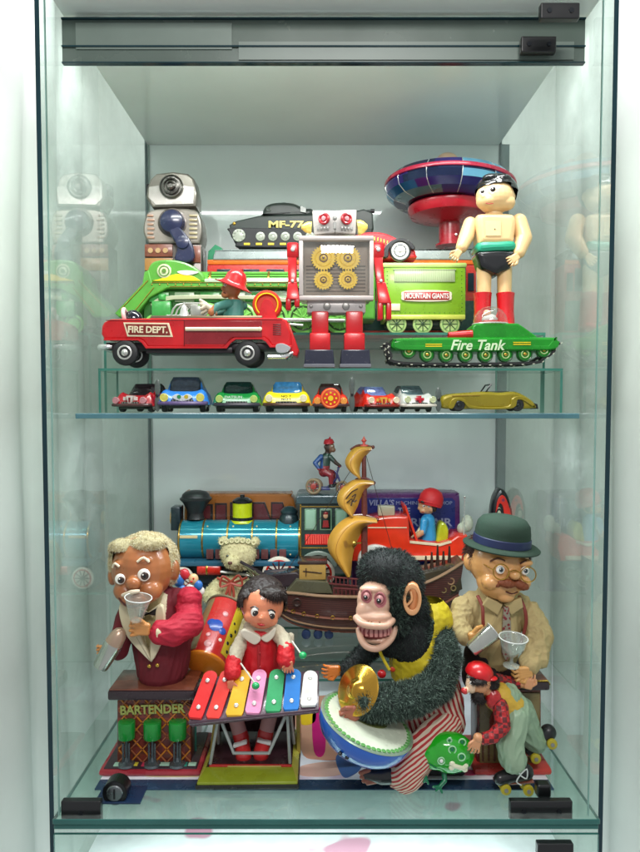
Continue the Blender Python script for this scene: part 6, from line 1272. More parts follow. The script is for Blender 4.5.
for h, a_, r1, m_ in [(34, -.15, 7, tin('print_blue', '#2c50a8')), (37, -.45, 4, tin('print_blue', '#2c50a8')), (30, .25, 4, tin('print_blue', '#2c50a8')), (12, -.2, 4, tin('print_rose', '#e0a0a0')), (22, -.35, 2.4, tin('print_rose', '#e0a0a0')), (50, .1, 3, tin('print_rose', '#e0a0a0')), (20, .3, 2, tin('print_white', '#e8e0d0')), (14, .9, 2, BLK), (22, .75, 2, BLK), (24, 1.1, 1.8, BLK), (32, .8, 2.2, BLK), (40, 1.0, 2, BLK), (46, .75, 1.6, BLK)]:
    q, n_ = on(h, A(a_), 20.6); g = G(); g.lathe(q, [(r1, 0), (r1 * .8, .5), (.1, .7)], n_, 20); part(t, 'printed_dot', g, m_, tb)
g = G(); g.ell((204, 688, 0), 9, 4, 8, 0); g.ell((216, 687, 2), 7, 4, 8, 1); g.box(194, 222, 683, 687, 0, 16, 1, 0); part(t, 'foot', g, [WHITE, RED])

# ---- tin clowns beside the drum
t = T('toy_clown_group', 'small blue, red and white tin clown heads peeking over the red shoulder', 'tin clowns', 186, 640, 1.43, 0.0026)
g = G(); g.box(176, 200, 588, 776, 6, 14, 1); part(t, 'stand', g, tin('clown_stand', '#a83038'))
for x, y, r, c_ in ((178, 581, 6, '#2f6ab0'), (184, 575, 5, '#c02c38'), (193, 580, 5, '#d8b080'), (198, 586, 4.5, '#2f6ab0'), (190, 590, 5, '#d8d8d0'), (181, 591, 5, '#3c78b8'), (196, 595, 4.5, '#c02c38'), (200, 592, 4, '#e8e4dc')):
    g = G(); g.ell((x, y, 2 + (x % 3)), r, r * 1.15, r * .7); part(t, 'head', g, tin('clown_' + c_[1:], c_, wear=.05))
g = G(); g.ell((194, 578, -3), 1, 1, .6); g.ell((192, 581, -3), 1.4, 1, .6); part(t, 'face_mark', g, RED)
# ---- girl with xylophone
Yg = Yfl(790)
t = T('toy_xylophone_girl', 'dark-haired girl doll in a red dress playing a rainbow xylophone on a tin base', 'toy xylophone player', 247, 790, Yg, .0026)
g = G(); g.hexa([(195, 785, -1), (299, 784, -1), (299, 789.5, -1), (195, 790, -1)], [(201, 783, 112), (299, 783, 112), (299, 789, 112), (201, 789, 112)], 1.5, 0)
o = part(t, 'base', g, tin('base_black', '#20201c'))
g = G(); g.hexa([(197, 782.6, 0), (297.5, 782, 0), (297.5, 785.4, 0), (197, 785.6, 0)], [(203, 777, 20), (292, 777, 20), (292, 780, 20), (203, 780, 20)], .6); part(t, 'front_bevel', g, tin('bevel_olive', '#8c9826', wear=.06), o)
g = G(); g.hexa([(291, 777, 20), (297.6, 782, 0), (297.6, 785, 0), (291, 780, 20)], [(291, 777, 106), (297.6, 782, 110), (297.6, 785, 110), (291, 780, 106)], .4); g.hexa([(197, 782.6, 0), (203, 777, 20), (203, 780, 20), (197, 785, 0)], [(200, 782, 110), (206, 777, 106), (206, 780, 106), (200, 785, 110)], .4); part(t, 'side_bevel', g, tin('bevel_gold', '#b8b048', wear=.06), o)
g = G(); g.box(203, 292, 779.5, 784, 20, 106, .4); part(t, 'base_plate', g, tin('plate_dark', '#3a2228', wear=.06), o)
g = G(); g.box(206, 291, 775.6, 779.4, 20.4, 23, .4, 0); g.box(225, 280, 776, 778, 19.6, 20.6, .2, 1); part(t, 'red_strip', g, [tin('strip_red', '#b82c28'), tin('strip_gold', '#b8a058')], o)
g = G(); g.box(206, 292, 722, 776, 96, 98, .5); part(t, 'back_screen', g, tin('screen_dark', '#3c2428', wear=.05), o)
g = G(); g.ext([(294, 722), (298, 720), (299, 783), (295, 783)], 60, 100, .5); g.ext([(206, 736), (208.5, 736), (204, 783), (200, 783)], 60, 100, .5); part(t, 'gold_frame', g, tin('frame_gold', '#a89440'), o)
# legs of the stand
rm = mat('rod_grey', '#a4a8a4', rough=.35, metal=.4)
for pts in ([(207, 775, 22), (216, 726, 14)], [(289, 774, 22), (286.5, 716, 14)], [(210, 772, 60), (214, 728, 24)], [(292, 772, 60), (289, 716, 24)]): g = G(); g.tube(pts, 1.7, 8); part(t, 'leg', g, rm)
g = G(); g.tube([(219, 728, 16), (232, 760, 14), (268, 760, 14), (285, 722, 16)], 1.9, 8); part(t, 'brace', g, rm)
# bars (perspective: front end lower)
bars = [((197.5, 685.5), (212.5, 685), (188, 716.5), (202.5, 717.5), '#d81c1c'), ((215, 685), (230, 684.5), (206, 717), (220.5, 717.5), '#dc3024'), ((232.5, 684), (247.5, 683.5), (225.5, 714.5), (243, 714.5), '#e0a818'), ((249.5, 683), (264.5, 682.5), (245, 712), (260.5, 712.5), '#e08cb4'), ((267.5, 682), (283, 682), (265, 710.5), (281, 710.5), '#28985c'), ((285, 681.5), (300.5, 681), (283, 709), (299, 708.5), '#1c78c8'), ((303, 681.5), (317.5, 681), (300.5, 705), (317, 704.5), '#e4e4dc')]
g = G(); g.hexa([(188, 722, 0), (319, 709, 0), (319, 713, 0), (189, 726, 0)], [(198, 694, 44), (319, 687, 44), (319, 691, 44), (199, 698, 44)], .8); g.hexa([(189, 724, -1), (319, 711, -1), (318.5, 714, 2), (192, 728, 2)], [(189, 724, 4), (319, 711, 4), (318.5, 714, 5), (192, 728, 5)], .5, 0); part(t, 'bar_frame', g, tin('frame_plum', '#5a4450'))
for tl, tr, bl, br, c_ in bars:
    g = G(); dz = 40
    # top surface slopes up to the back
    n = 8; top = []; 
    pts = [(bl[0] + 1.5, bl[1] + .6), (bl[0], bl[1] - 1.5), (tl[0] - .0, tl[1] + 4)] + [((tl[0] + tr[0]) / 2 + (tr[0] - tl[0]) / 2 * -math.cos(math.pi * k / 8), (tl[1] + tr[1]) / 2 + 4 - 4.5 * math.sin(math.pi * k / 8)) for k in range(1, 8)] + [(tr[0], tr[1] + 4), (br[0], br[1] - 1.5), (br[0] - 1.5, br[1] + .6)]
    y0, y1 = bl[1], tl[1]
    A_ = [P(x, y, max(0, (y0 + (br[1] - bl[1]) * max(0, min(1, (x - bl[0]) / (br[0] - bl[0]))) - y)) * 1.15) for x, y in pts]; B_ = [v + Vector((0, .6, -2.2)) for v in A_]; k = len(A_)
    g.add(A_ + B_, [list(range(k)), list(range(k, 2 * k))[::-1]] + [[i, (i + 1) % k, k + (i + 1) % k, k + i] for i in range(k)])
    bp_ = part(t, 'bar', g, tin('bar_' + c_[1:], c_, wear=.02, rough=.3), angle=30)
    for fy in (.2, .8):
        x = (bl[0] + br[0]) / 2 * (1 - fy) + (tl[0] + tr[0]) / 2 * fy; y = y0 + (y1 - y0) * fy
        g = G(); g.lathe((x, y, (y0 - y) * 1.15), [(2.4, 0), (2, .9), (.1, 1.2)], (0, -.65, .75), 16); part(t, 'stud', g, SILV, bp_)
# girl
t.ref = 50
rd = mat('dress_red', '#c81420', rough=.55, bump=.4, bscale=900, var=.1); crm = mat('blouse_cream', '#c8bca4', rough=.7, bump=.5, bscale=700)
gsk = mat('girl_skin', '#d88460', rough=.24, coat=.3, sss=.12, var=.08)
g = G(); g.limb([(258, 690, 60), (260, 662, 58), (260, 640, 56)], [23, 20, 16]); g.ell((262, 685, 56), 29, 12, 20)
dr_ = blob(t, 'dress', g, rd, vox=1, sm=3, disp=lambda c_, n_: 1.3 * math.sin(c_.x * .75) * max(0, min(1, (-c_.z - 655) / 25)) + nz(c_, .15, .7))
g = G(); g.box(258.8, 261.2, 640, 680, 35.5, 38.5, .4); g.ell((261, 648, 35.6), 1.2, 1.2, .8); g.ell((261.5, 661, 34), 1.2, 1.2, .8); part(t, 'dress_placket', g, mat('dress_dark_red', '#a01018', rough=.5), dr_)
g = G(); g.limb([(245, 638, 56), (238, 648, 46), (236, 656, 38)], [8, 7.6, 7]); g.limb([(276, 634, 56), (283, 637, 46), (286, 643, 38)], [8, 7.6, 7]); g.limb([(252, 629, 54), (268, 628, 54)], [9, 9]); g.limb([(289, 655, 60), (290, 640, 62)], [5, 4]); bl_ = blob(t, 'blouse', g, crm, dr_, vox=.9, sm=3, disp=wr(.8, .2))
g = G(); g.limb([(235, 657, 38), (235, 665, 32)], [8, 8.6]); cu1 = blob(t, 'cuff', g, rd, dr_, vox=.9, sm=2, disp=wr(.8, .25)); g = G(); g.limb([(286, 645, 38), (287, 653, 32)], [8.4, 9]); blob(t, 'cuff', g, rd, dr_, vox=.9, sm=2, disp=wr(.8, .25))
g = G(); g.ext(spline([(246, 625, 0), (258, 630, 0), (262, 635, 0), (256, 640, 0), (247, 635, 0), (242, 629, 0)], 4, True), 36, 42, 1.2); g.ext(spline([(262, 634, 0), (268, 630, 0), (276, 624, 0), (275, 632, 0), (268, 638, 0)], 4, True), 37, 43, 1.2); part(t, 'collar', g, mat('collar_white', '#d8cfbc', rough=.6), dr_)
hand(t, 234, 674, 26, 7.2, 280, gsk, dr_, curl=1, flip=1); hand(t, 290, 655, 26, 7.6, 270, gsk, dr_, curl=1, flip=-1)
g = G(); g.ell((262, 606, 56), 21.5, 22.5, 21); g.ell((263, 614, 46), 16, 13, 13); g.ell((251, 614, 42), 6.5, 6, 6); g.ell((272, 618, 43), 6.5, 6, 6); g.ell((262, 613, 34), 2.8, 2.4, 2.6); g.ell((241.5, 606, 58), 3.5, 5, 4)
hd = blob(t, 'head', g, gsk, vox=.8, sm=4, mif=None)
g = G(); g.ell((262, 601, 62), 24, 23, 22.5); g.ell((246, 600, 50), 8, 12, 10); g.ell((272, 592, 46), 14, 7, 10)
hr = blob(t, 'hair', g, mat('hair_blue_black', '#2a1f1c', rough=.5), hd, vox=.9, sm=2, disp=wr(.8, .3), keep=lambda c_: c_.y > 58 or -c_.z < 597 - (c_.x - 262) * -.12 or c_.x < 245 and -c_.z < 606)
fur(t, hr, 'hair_strands', [mat('hair_blue_black', '#1f2024', rough=.45), mat('hair_brown_black', '#33241f', rough=.4)], 7000, 3.4, .4, hr, droop=1.6, wild=.25)
eye(t, 256, 608, 35.8, 3.8, hd, lx=.8, ly=.6, ry=4.4, ir=.8); eye(t, 272, 611, 36.6, 3.8, hd, lx=.8, ly=.6, ry=4.4, ir=.8)
g = G(); g.tube([(252, 603.5, 35), (256, 602, 34), (260, 604.5, 34)], .7, 6, sm=3); g.tube([(269, 606, 35), (273, 605.6, 35.5), (276, 608.5, 37.5)], .7, 6, sm=3); part(t, 'eyelash', g, BLK, hd)
g = G(); g.ell((262.5, 619.5, 33.2), 2.2, 1.3, 1.2); g.tube([(259, 618.6, 33.6), (262.5, 619.4, 32.6), (266, 620, 34)], .6, 6, sm=2); part(t, 'mouth', g, mat('lips_red', '#b8242c', rough=.3), hd)
for pts, ball in (([(291, 649, 24), (302, 661, 14)], (302.5, 660, 13)), ([(238, 672, 24), (255, 691, 14)], (254.5, 691, 13))):
    tm = T('mallet', 'xylophone mallet with a green ball tip held by the girl, %s' % ('raised over the blue bar' if ball[0] > 280 else 'touching the pink bar'), 'mallet', ball[0], ball[1], Yg, None, 'mallets of the xylophone girl')
    g = G(); g.tube(pts, .9, 8); part(tm, 'stick', g, mat('stick_white', '#d8d4c8', rough=.4)); g = G(); g.ell(ball, 4, 3.6, 4); part(tm, 'ball', g, mat('ball_green', '#1fa860', rough=.3, coat=.3))
t.ref = 60
for x, y, a_ in ((243, 742, -18), (264, 740, 14)):
    g = G(); g.rot(x, y, 60, a_); g.limb([(x, y - 24, 62), (x, y - 6, 60)], [7.5, 7.5]); lg = blob(t, 'leg', g, mat('sock_pink', '#b88a88', rough=.6), vox=1, sm=2)
    g = G(); g.rot(x, y, 60, a_); g.limb([(x, y - 4, 60), (x, y + 7, 46)], [7.5, 8]); g.limb([(x, y - 4, 60), (x, y - 8, 60)], [8, 8]); sh_ = blob(t, 'shoe', g, mat('shoe_red', '#c02c2c', rough=.3, coat=.3), lg, vox=.9, sm=2)
    g = G(); g.rot(x, y, 60, a_); g.box(x - 7, x + 7, y - 6, y - 3, 46, 52, .8); part(t, 'shoe_strap', g, WHITE, sh_)

# ---- monkey with cymbals
Ym = Yfl(783)
t = T('toy_monkey', 'dark furry monkey in yellow waistcoat and red striped trousers clashing cymbals', 'toy monkey', 400, 783, Ym, .0026)
FK = mat('fur_black', '#151a1a', rough=.75, var=.2); FG = mat('fur_green_grey', '#2e4038', rough=.7); FL = mat('fur_grey', '#54685c', rough=.7)
FACE = mat('monkey_vinyl', '#cba28a', rough=.38, coat=.2, sss=.12, var=.08, nscale=30)
# fur head
g = G(); g.ell((394, 588, 26), 33, 33, 31); g.ell((402, 612, 26), 24, 26, 26); g.ell((386, 574, 20), 26, 20, 26); g.ell((398, 622, 6), 13, 14, 11); g.limb([(412, 636, 34), (412, 620, 32)], [24, 22])
hf = blob(t, 'head', g, FK, vox=1.2, sm=3)
fur(t, hf, 'head_fur', [FK, FK, FG], 12000, 4.2, .45, hf, droop=.35, wild=.7)
fur(t, hf, 'cheek_fur', [FG, FL, FK], 3200, 6.0, .5, hf, droop=.1, wild=1.4, region=lambda c_: 386 < c_.x < 408 and 585 < -c_.z < 632 and c_.y < 16)
# face mask
g = G(); g.ell((374, 602, 2), 17, 21, 17); g.ell((374, 613, -8), 17, 6.5, 12.5); g.ell((378, 637, -3), 15, 5.5, 12); g.ell((372, 588, -4), 13, 5, 9); g.ell((368, 610, -5), 12.5, 13, 11); g.ell((377, 592, 0), 14, 10, 12); g.ell((366, 594, -8), 5, 6, 5)
q = spline([(355.5, 615, -10), (361, 618, -19), (372, 619, -23), (384, 620, -19), (391.5, 618, -9)], 4); g.limb([tuple(v) for v in q], [3.4] * len(q))
q = spline([(358.5, 628, -7), (360.5, 635, -15), (366, 640, -20), (375, 641.5, -21), (384, 639, -16), (391, 634, -10), (394.5, 627, -4)], 4); g.limb([tuple(v) for v in q], [3.3] * len(q))
fc = blob(t, 'face', g, [FACE, mat('socket_rose', '#b4686c', rough=.4, coat=.2), mat('mouth_inside', '#7c2c30', rough=.4)], hf, vox=.75, sm=2, disp=lambda c_, n_: -2.8 * (math.exp(-((c_.x - 366) ** 2 + (-c_.z - 593) ** 2) / 22) + math.exp(-((c_.x - 379.5) ** 2 + (-c_.z - 597) ** 2) / 30)) if c_.y < 0 else 0,
    mif=lambda c_: 1 if (c_.y < 4 and ((c_.x - 366.0) ** 2 / 26 + (-c_.z - 593.5) ** 2 / 42 < 1 or (c_.x - 379.5) ** 2 / 40 + (-c_.z - 597.5) ** 2 / 46 < 1)) else 0)
g = G(); g.ell((374, 628, -3), 17.5, 10, 15); part(t, 'mouth', g, mat('mouth_inside', '#7c2c30', rough=.3, coat=.4), fc)
g = G()
for k in range(9):
    a_ = -1.15 + k * .29; x = 374.5 + 16 * math.sin(a_); d = -2 - 15 * math.cos(a_); g.box(x - 1.7, x + 1.7, 622, 631.5, d - 1.6, d + 1.4, .6)
part(t, 'teeth', g, mat('teeth_rose', '#c08078', rough=.25, coat=.4), fc)
for x, y, d, r in ((365.5, 592.5, -13.5, 3.5), (378.5, 596, -13, 4)):
    g = G(); g.ell((x, y, d + 1), r, r * 1.15, 3.2, 0); g.ell((x - .8, y + .8, d - 1.2), r * .62, r * .7, 1.5, 1); g.ell((x - 1.4, y, d - 2.5), r * .16, r * .16, .5, 2); part(t, 'eye', g, [mat('eye_rose', '#c08484', rough=.2, coat=.5), mat('pupil', '#050505', rough=.1, coat=.5), WHITE], fc)
    g = G(); g.tor((x, y, d + .8), r + 1.1, .9, (0, 1, 0), ry=1.2); part(t, 'eye_ring', g, mat('ring_rose', '#a05c60', rough=.4), fc)
g = G(); g.limb([(411, 590, 2), (412, 607, 2)], [8.6, 6]); er = blob(t, 'ear', g, mat('ear_peach', '#d08a58', rough=.4, sss=.15), hf, vox=.8, sm=2, disp=lambda c_, n_: -3.2 * math.exp(-((c_.x - 409) ** 2 / 18 + (-c_.z - 597) ** 2 / 70)) if c_.y < 0 else 0)
g = G(); g.tor((411.5, 598, -5), 7.6, 1.7, (0, 1, 0), ry=1.75); g.tube([(406, 604, -5), (411, 598, -6), (410, 590, -5)], 1.2, 6, sm=3); part(t, 'ear_rim', g, mat('ear_rim_peach', '#e0a674', rough=.4, sss=.15), er)
# torso and waistcoat
g = G(); g.limb([(430, 700, 34), (424, 668, 34), (414, 644, 32)], [32, 30, 27]); g.limb([(392, 652, 24), (404, 640, 28)], [14, 18]); bd = blob(t, 'body', g, FK, vox=1.4, sm=3)
def vk(c_):
    y = -c_.z; x = c_.x
    if y < 608 or y > 690: return False
    return (x - 401) ** 2 / 34 ** 2 + (y - 624) ** 2 / 40 ** 2 > 1 and not (y < 642 and x < 420)
fur(t, bd, 'body_fur', [FK, FK, FG], 5000, 3.2, .45, bd, droop=.5, wild=.8, region=lambda c_: -c_.z < 672 and not vk(c_))
g = G(); g.limb([(430, 692, 32), (426, 668, 32), (420, 648, 32), (432, 630, 32)], [35, 34, 32, 27]); VY = mat('waistcoat_yellow', '#c8b41c', rough=.65, bump=.5, bscale=800, var=.08)
blob(t, 'waistcoat', g, VY, bd, vox=1.1, sm=3, disp=wr(1.1, .1), keep=vk)
g = G(); g.tube([(377, 642, 4), (381, 654, -2), (389, 668, -6)], 1.5, 8, sm=3, sq=.4); part(t, 'shoulder_strap', g, VY, bd)
g = G(); g.ell((392, 668, -4), 3, 2.4, 1, tilt=30); part(t, 'printed_flower', g, mat('print_redorange', '#c03c1c', rough=.5), bd)
g = G(); g.ell((381, 671, -8), 4.4, 4.2, 3.6); part(t, 'pompom', g, mat('pompom_red', '#c81820', rough=.3, coat=.3), bd)
# arms
g = G(); g.limb([(442, 640, 20), (447, 660, 6), (436, 682, -8), (412, 690, -20), (382, 691, -28), (368, 690, -32)], [13, 14.5, 15, 15, 15.5, 14]); am = blob(t, 'arm', g, FG, bd, vox=1.3, sm=3)
fur(t, am, 'arm_fur', [FG, FL, FG, FK, mat('fur_pale', '#7d9486', rough=.7)], 22000, 5.0, .5, am, droop=.15, wild=1.5)
g = G(); g.limb([(384, 650, 30), (366, 662, 24), (348, 674, 10)], [11, 10, 9]); a2 = blob(t, 'arm', g, FK, bd, vox=1.3, sm=3); fur(t, a2, 'arm_fur', [FK, FG], 3500, 3.5, .5, a2, droop=.2, wild=1)
PH = mat('hand_brown_vinyl', '#9c5a44', rough=.4, coat=.2, var=.15, nscale=80)
hand(t, 354, 697, -36, 13, 215, PH, am, curl=1, flip=-1)
hand(t, 336, 673, 6, 10.5, 185, mat('hand_orange_vinyl', '#d0701c', rough=.35, coat=.3), a2, curl=.5, flip=1)
# trousers and legs
ST = pattern('trouser_stripe', 'stripe', '#c8b4a0', '#9c2428', scale=118, axis=(.82, .1, .25), fac=.52, rough=.75, coat=0, bump=.4)
ST2 = pattern('trouser_stripe_leg', 'stripe', '#cfbca6', '#a82a2c', scale=150, axis=(.55, .0, -.83), fac=.52, rough=.75, coat=0, bump=.4)
g = G(); g.limb([(434, 704, 34), (432, 716, 34), (430, 748, 40)], [33, 33, 30]); g.limb([(446, 712, 20), (450, 728, 14)], [22, 17]); ts = blob(t, 'trousers', g, ST, bd, vox=1.0, sm=3, disp=lambda c_, n_: fold(c_, 2.2, .06, (.3, .3, 1)))
g = G(); g.limb([(446, 728, 6), (424, 744, -6), (403, 766, -14)], [17, 17, 17.5]); lg = blob(t, 'trouser_leg', g, ST2, ts, vox=.9, sm=3, disp=lambda c_, n_: fold(c_, 1.9, .07, (-.8, -.2, -.6)))
g = G(); g.limb([(400, 766, -14), (380, 766, -18), (364, 764, -20)], [10.5, 8.5, 5]); ft = blob(t, 'foot', g, mat('foot_black', '#16161a', rough=.3, coat=.3), lg, vox=.9, sm=3)
g = G()
for k, (x, y) in enumerate(((359, 761), (360, 765), (362, 769), (366, 771))): g.limb([(x + 8, y - 1, -21), (x, y, -23)], [2.6, 2])
blob(t, 'toes', g, PH, ft, vox=.5, sm=1)
g = G(); g.limb([(420, 750, 50), (380, 756, 50), (350, 735, 42), (334, 716, 34)], [20, 16, 10, 6]); blob(t, 'far_leg', g, FK, ts, vox=1.4, sm=3)
hand(t, 336, 716, 32, 9, 200, PH, ts, curl=.8, flip=1, name='far_foot')
g = G(); g.box(384, 468, 768, 783, 10, 84, 4); part(t, 'seat_base', g, mat('seat_black', '#1c1c20', rough=.5))
# cymbals
CY_ = mat('cymbal_brass', '#c99a3c', rough=.16, metal=.9, var=.15, nscale=12)
tc = T('cymbal', 'gold brass cymbal standing nearly upright in front of the monkey, held in its near hand', 'cymbal', 357, 714, Ym - .05, None, 'cymbals of the monkey')
ax = Vector((-.62, -.62, .48)); g = G(); g.lathe((358, 690, 0), [(24.5, 0), (24.8, .6), (23, 1.6), (12, 3.4), (9, 5), (5, 8.5), (.1, 9.5)], ax, 48); g.lathe((358, 690, 0), [(24.5, 0), (23, .6), (12, 2.4), (9, 4), (.1, 8)], ax, 48); part(tc, 'disc', g, CY_)
g = G(); g.tor((358, 690, 0), 24.4, .7, ax, seg=48); part(tc, 'rim', g, GOLD)
tc = T('cymbal', 'shiny cymbal lying flat inside the rim of the blue bowl beside the near hand', 'cymbal', 378, 712, Ym - .03, None, 'cymbals of the monkey')
ax = Vector((.3, -.2, .93)); g = G(); g.lathe((380, 706, 2), [(23, 0), (23.3, .6), (21, 1.4), (9, 3), (5, 7), (.1, 8)], ax, 48); g.lathe((380, 706, 2), [(23, 0), (9, 1.6), (.1, 2)], ax, 48); part(tc, 'disc', g, tin('cymbal_print', '#c8c4b8', metal=.5, wear=.05))
g = G()
for a_, c_ in ((.2, 0), (1.1, 1), (2.0, 0), (2.9, 1), (5.6, 1)):
    _, uu, vv = frame(ax); q = Vector(P(380, 706, 2)) + (uu * math.cos(a_) + vv * math.sin(a_)) * 14 + ax * 3; g.ell((q.x, -q.z, q.y), 3.4, 1.6, 1.4, c_)
part(tc, 'printed_petal', g, [BLUE, RED])
# blue bowl between the legs
tc = T('toy_bowl', 'blue tin bowl with white scalloped top tilted between the legs of the monkey', 'toy bowl', 368, 760, Ym - .045)
ax = Vector((.34, -.14, .93)); C_ = (367, 722, 0)
g = G(); g.lathe(C_, [(48, 0), (48.5, -1.5), (47.5, -10), (43.5, -18), (36, -25), (24, -31), (.1, -33)], ax, 64, cap=False); bw = part(tc, 'bowl', g, mat('bowl_blue', '#1f5cb8', rough=.14, coat=.6, var=.15, nscale=8))
g = G(); g.lathe(C_, [(48, -.3), (49, .4), (48.2, 1.4), (46, 1.2)], ax, 64); part(tc, 'rim', g, mat('rim_silver_green', '#9fb8a0', rough=.2, metal=.5), bw)
g = G(); g.lathe(C_, [(46.4, .8), (40, 2.4), (25, 3.8), (.1, 4.4)], ax, 64); tp = part(tc, 'bowl_top', g, tin('bowl_top_white', '#c8d0bc', wear=.05), bw)
_, uu, vv = frame(ax); g = G()
for k in range(52):
    a_ = 2 * math.pi * k / 52; q = Vector(P(*C_)) + (uu * math.cos(a_) + vv * math.sin(a_)) * 43.5 + ax * 1.6; g.lathe((q.x, -q.z, q.y), [(2.6, 0), (2.2, .5), (.1, .7)], ax, 10)
part(tc, 'scallop', g, tin('scallop_green', '#5c9a54', wear=0), tp)
g = G(); q0 = Vector(P(*C_)) + ax * 3.2
out = [Vector(q0 + uu * (20 * math.cos(a_)) + vv * (13 * math.sin(a_)) + ax * .6) for a_ in [2 * math.pi * k / 24 for k in range(24)]]
g.add(out + [v + ax * .9 for v in out], [list(range(24)), list(range(24, 48))] + [[i, (i + 1) % 24, 24 + (i + 1) % 24, 24 + i] for i in range(24)]); part(tc, 'printed_leaf', g, tin('leaf_olive', '#6c7440', wear=.08), tp)
g = G()
for a_ in (2.35, 2.5): pass
for x, y in ((339, 735), (345.5, 738.5)): g.ell((x, y, -38), 2, 2, 2.4)
part(tc, 'hole', g, BLK, bw)
# ---- frog
t = T('toy_frog', 'shiny green tin frog with ringed dots and a white bone mark at the front edge', 'toy frog', 449, 789, Yfl(791), .0026)
fg = mat('frog_green', '#22a822', rough=.12, coat=.7, var=.12, nscale=20); fd = mat('frog_dark_teal', '#12704c', rough=.25, coat=.3); t.ref = -12
g = G(); g.ell((452, 759, 2), 26, 20.5, 18, tilt=4); g.ell((437, 761, 0), 16, 14.5, 13); b_ = blob(t, 'body', g, fg, vox=.9, sm=4)
def onf(x, y):
    V_, F_ = PX[b_.name]; best = None
    for v in V_:
        dd = (v.x - x) ** 2 + (-v.z - y) ** 2
        if dd < 2.2 and (best is None or v.y < best.y): best = v
    return best.y if best else 0
for x, y, r in ((452, 749, 3.6), (463, 744, 3.4), (472, 752, 3), (461, 756, 3.6), (441, 760, 3.4), (450, 742, 2.2)):
    d = onf(x, y); g = G(); g.tor((x, y, d), r, .7, (0, 1, 0)); g.ell((x, y, d + .2), r * .55, r * .6, .9, 1); part(t, 'dot', g, [tin('dot_mint', '#a8e0b0', wear=0), tin('dot_teal', '#167a4c', wear=0)], b_)
g = G(); d1 = onf(453, 763); d2 = onf(463, 768); g.limb([(453, 764, d1), (463, 768, d2)], [2.4, 2.4]); g.ell((451.5, 762, d1), 3, 2.6, 2); g.ell((451, 766.5, d1 + .5), 3, 2.6, 2); g.ell((465.5, 766, d2 + .5), 3, 2.6, 2); g.ell((465, 770, d2 + 1), 3, 2.6, 2); blob(t, 'bone_mark', g, mat('bone_cream', '#e4e4c4', rough=.25, coat=.4), b_, vox=.5, sm=1)
g = G(); d = onf(441, 758); g.ell((441, 760, d), 2, 2, 1.6, 0); part(t, 'eye', g, WHITE, b_)
g = G(); g.tube([(424, 762, onf(425, 762) - .5), (431, 765, onf(431, 765) - .3), (437, 769, onf(437, 769) - .3)], .5, 5, sm=2); part(t, 'mouth', g, fd, b_)
for pts, toes in (([(430, 772, 4), (425, 778, -2), (427, 783, -6)], [(422, 779, -8), (424, 784, -9), (429, 786, -8)]), ([(446, 776, 0), (446, 784, -6), (440, 788, -10)], [(433, 787, -12), (436, 791, -12), (442, 793, -12)])):
    g = G(); g.limb(pts, [2.8, 2.4, 2]); 
    for q in toes: g.limb([pts[-1], q], [1.8, 1.1])
    blob(t, 'leg', g, fd, vox=.5, sm=1)
# ---- roller skater
t = T('toy_skater', 'bearded man doll on roller skates in red cap, yellow vest and pale green trousers', 'toy skater', 512, 794, Yfl(794), .0026)
PT = mat('satin_green', '#8fa88c', rough=.35, bump=.3, bscale=300, var=.08, spec=.5); PL_ = pattern('plaid_red', 'checker', '#b01c20', '#5c1418', scale=120, rough=.6); PS = mat('skater_skin', '#cf9468', rough=.35, coat=.3, sss=.1, var=.06)
g = G(); g.limb([(512, 706, 20), (523, 722, 20)], [14, 16]); g.limb([(520, 722, 14), (510, 744, 4), (514, 760, 2)], [15, 13, 13.5]); pt_ = blob(t, 'trousers', g, PT, vox=.8, sm=2, disp=lambda c_, n_: fold(c_, 2.0, .08, (-.25, -.1, -1)))
g = G(); g.limb([(528, 724, 26), (536, 744, 30), (546, 758, 34)], [15, 13, 12]); blob(t, 'trouser_leg', g, PT, pt_, vox=.8, sm=2, disp=lambda c_, n_: fold(c_, 1.8, .09, (.6, .1, -.8)))
g = G(); g.limb([(516, 714, 18), (503, 704, 16)], [15, 15]); g.ell((498, 702, 14), 12, 13, 13); vs = blob(t, 'vest', g, mat('vest_yellow', '#cfa83c', rough=.5, bump=.3, bscale=500), vox=.9, sm=3, disp=wr(.8, .15))
g = G(); g.limb([(503, 690, 26), (516, 693, 28), (525, 694, 28)], [6.5, 6, 5.5]); blob(t, 'far_sleeve', g, PL_, vs, vox=.7, sm=2, disp=wr(.7, .3))
g = G(); g.limb([(500, 706, 0), (501, 722, -8), (490, 731, -12), (482, 733, -12)], [8, 7.5, 6.5, 6]); blob(t, 'near_sleeve', g, PL_, vs, vox=.7, sm=2, disp=wr(.7, .3))
g = G(); g.ell((494, 700, 2), 8, 10, 6); blob(t, 'neckerchief', g, tin('kerchief_red', '#b02428'), vs, vox=.8, sm=2, disp=wr(.8, .3))
g = G(); g.cap((528, 694, 28), (534, 694, 26), 5, 5); blob(t, 'wrist', g, PS, vs, vox=.7, sm=1); hand(t, 535, 694, 22, 9, 78, PS, vs, curl=.3, flip=-1)
g = G(); g.cap((479, 733, -12), (475, 732, -12), 4.5, 4.6); blob(t, 'wrist', g, PS, vs, vox=.7, sm=1); hand(t, 474, 736, -13, 9, 250, PS, vs, curl=.4, flip=-1)
g = G(); g.ell((482, 684, 8), 14, 14.5, 13); g.ell((472, 686, 2), 6, 8, 7); g.ell((464.5, 690, -2), 4, 3.4, 4); g.ell((489, 692, 2), 4, 5, 3); hd = blob(t, 'head', g, [PS, mat('face_pale', '#e0c0a0', rough=.35), mat('nose_red', '#c03434', rough=.3)], vox=.7, sm=2, mif=lambda c_: 2 if c_.x < 466 and -c_.z > 687 else (1 if c_.x < 474 else 0))
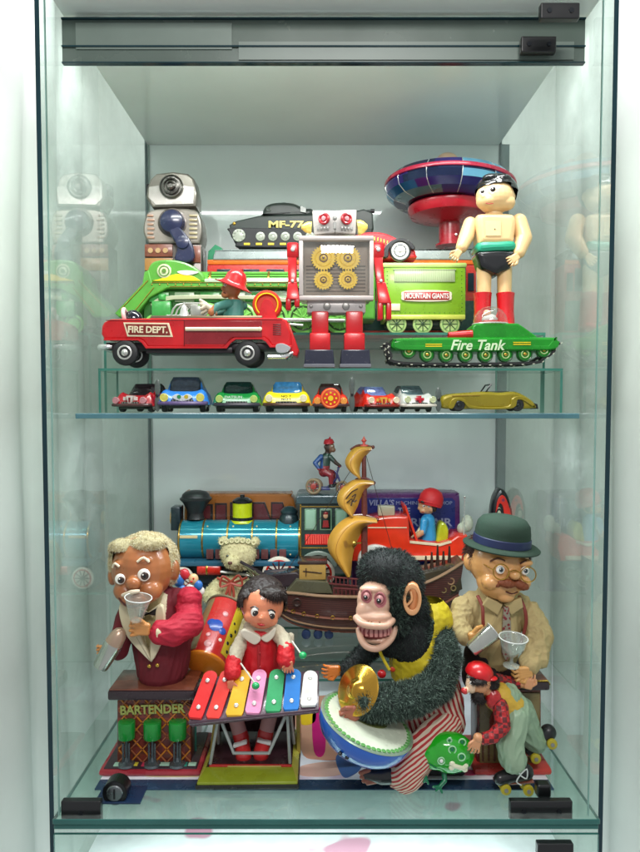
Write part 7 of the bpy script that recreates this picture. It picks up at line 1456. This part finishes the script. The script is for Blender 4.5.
g = G(); g.ell((487, 685, 10), 14, 12, 13); g.ell((480, 697, 2), 8, 7, 8); g.ell((478, 680, -2), 9, 3, 8); hr = blob(t, 'beard_and_hair', g, mat('hair_black', '#1e1614', rough=.6), hd, vox=.8, sm=2, disp=wr(.8, .3), keep=lambda c_: not ((c_.x - 488) ** 2 + (-c_.z - 694) ** 2 < 26 and c_.y < 6)); fur(t, hr, 'hair_strands', [mat('hair_black', '#1e1614', rough=.6)], 2500, 2.6, .45, hr, droop=.6, wild=.7)
g = G(); g.lathe((481, 677, 8), [(14, -1), (14.4, 1), (13, 6), (9, 10), (4, 12), (.1, 12.4)], (.25, -.05, 1), 28); g.ell((492, 679, 2), 6, 2, 6); g.ell((480, 666, 8), 1.6, 1.4, 1.6); part(t, 'cap', g, mat('cap_satin_red', '#c8141c', rough=.3, coat=.3), hd)
eye(t, 470, 681, -5, 1.7, hd)
g = G(); g.tube([(466, 676, -4), (469, 675, -5.5), (473, 676.5, -5)], .8, 6, sm=2); part(t, 'eyebrow', g, BLK, hd)
def skate(pts, wl, dk, sole):
    g = G(); g.limb(pts, [8.4, 7.4, 6.4][:len(pts)]); s_ = blob(t, 'shoe', g, mat('shoe_black', '#17171a', rough=.35, coat=.2), pt_, vox=.7, sm=2)
    g = G(); g.tube(sole, 2, 8, sq=2.4); part(t, 'skate_plate', g, tin('plate_rust', '#7e4634', wear=.12), s_)
    for x, y in wl:
        for dd in (-7, 5):
            g = G(); g.cyl((x, y, dk + dd), 5.4, -2, 2.4, (0, 1, 0), 1.2); w_ = part(t, 'skate_wheel', g, mat('wheel_yellow', '#b8a82c', rough=.3, coat=.2), s_); g = G(); g.cyl((x, y, dk + dd - 2.2), 2, -.6, .6); part(t, 'axle_cap', g, GREY, w_)
skate([(527, 775, 6), (512, 777, 4), (500, 779, 0)], ((505, 788), (527.5, 789)), 4, [(495, 781, 2), (512, 784, 4), (534, 783, 5)])
skate([(560, 749, 36), (550, 758, 36), (541, 766, 34)], ((561, 757), (544, 772)), 34, [(536, 772, 36), (550, 766, 36), (565, 750, 38)])
g = G(); g.tube([(518, 770, -9), (512, 762, -11), (508, 760, -10)], .7, 6, sm=3); g.tube([(518, 770, -9), (514, 777, -9), (519, 781, -8)], .7, 6, sm=3); g.tube([(518, 770, -9), (524, 764, -10), (524, 774, -9), (518, 771, -9)], .7, 6, sm=3); part(t, 'shoelace', g, mat('lace_white', '#c8d0cc', rough=.6), pt_)
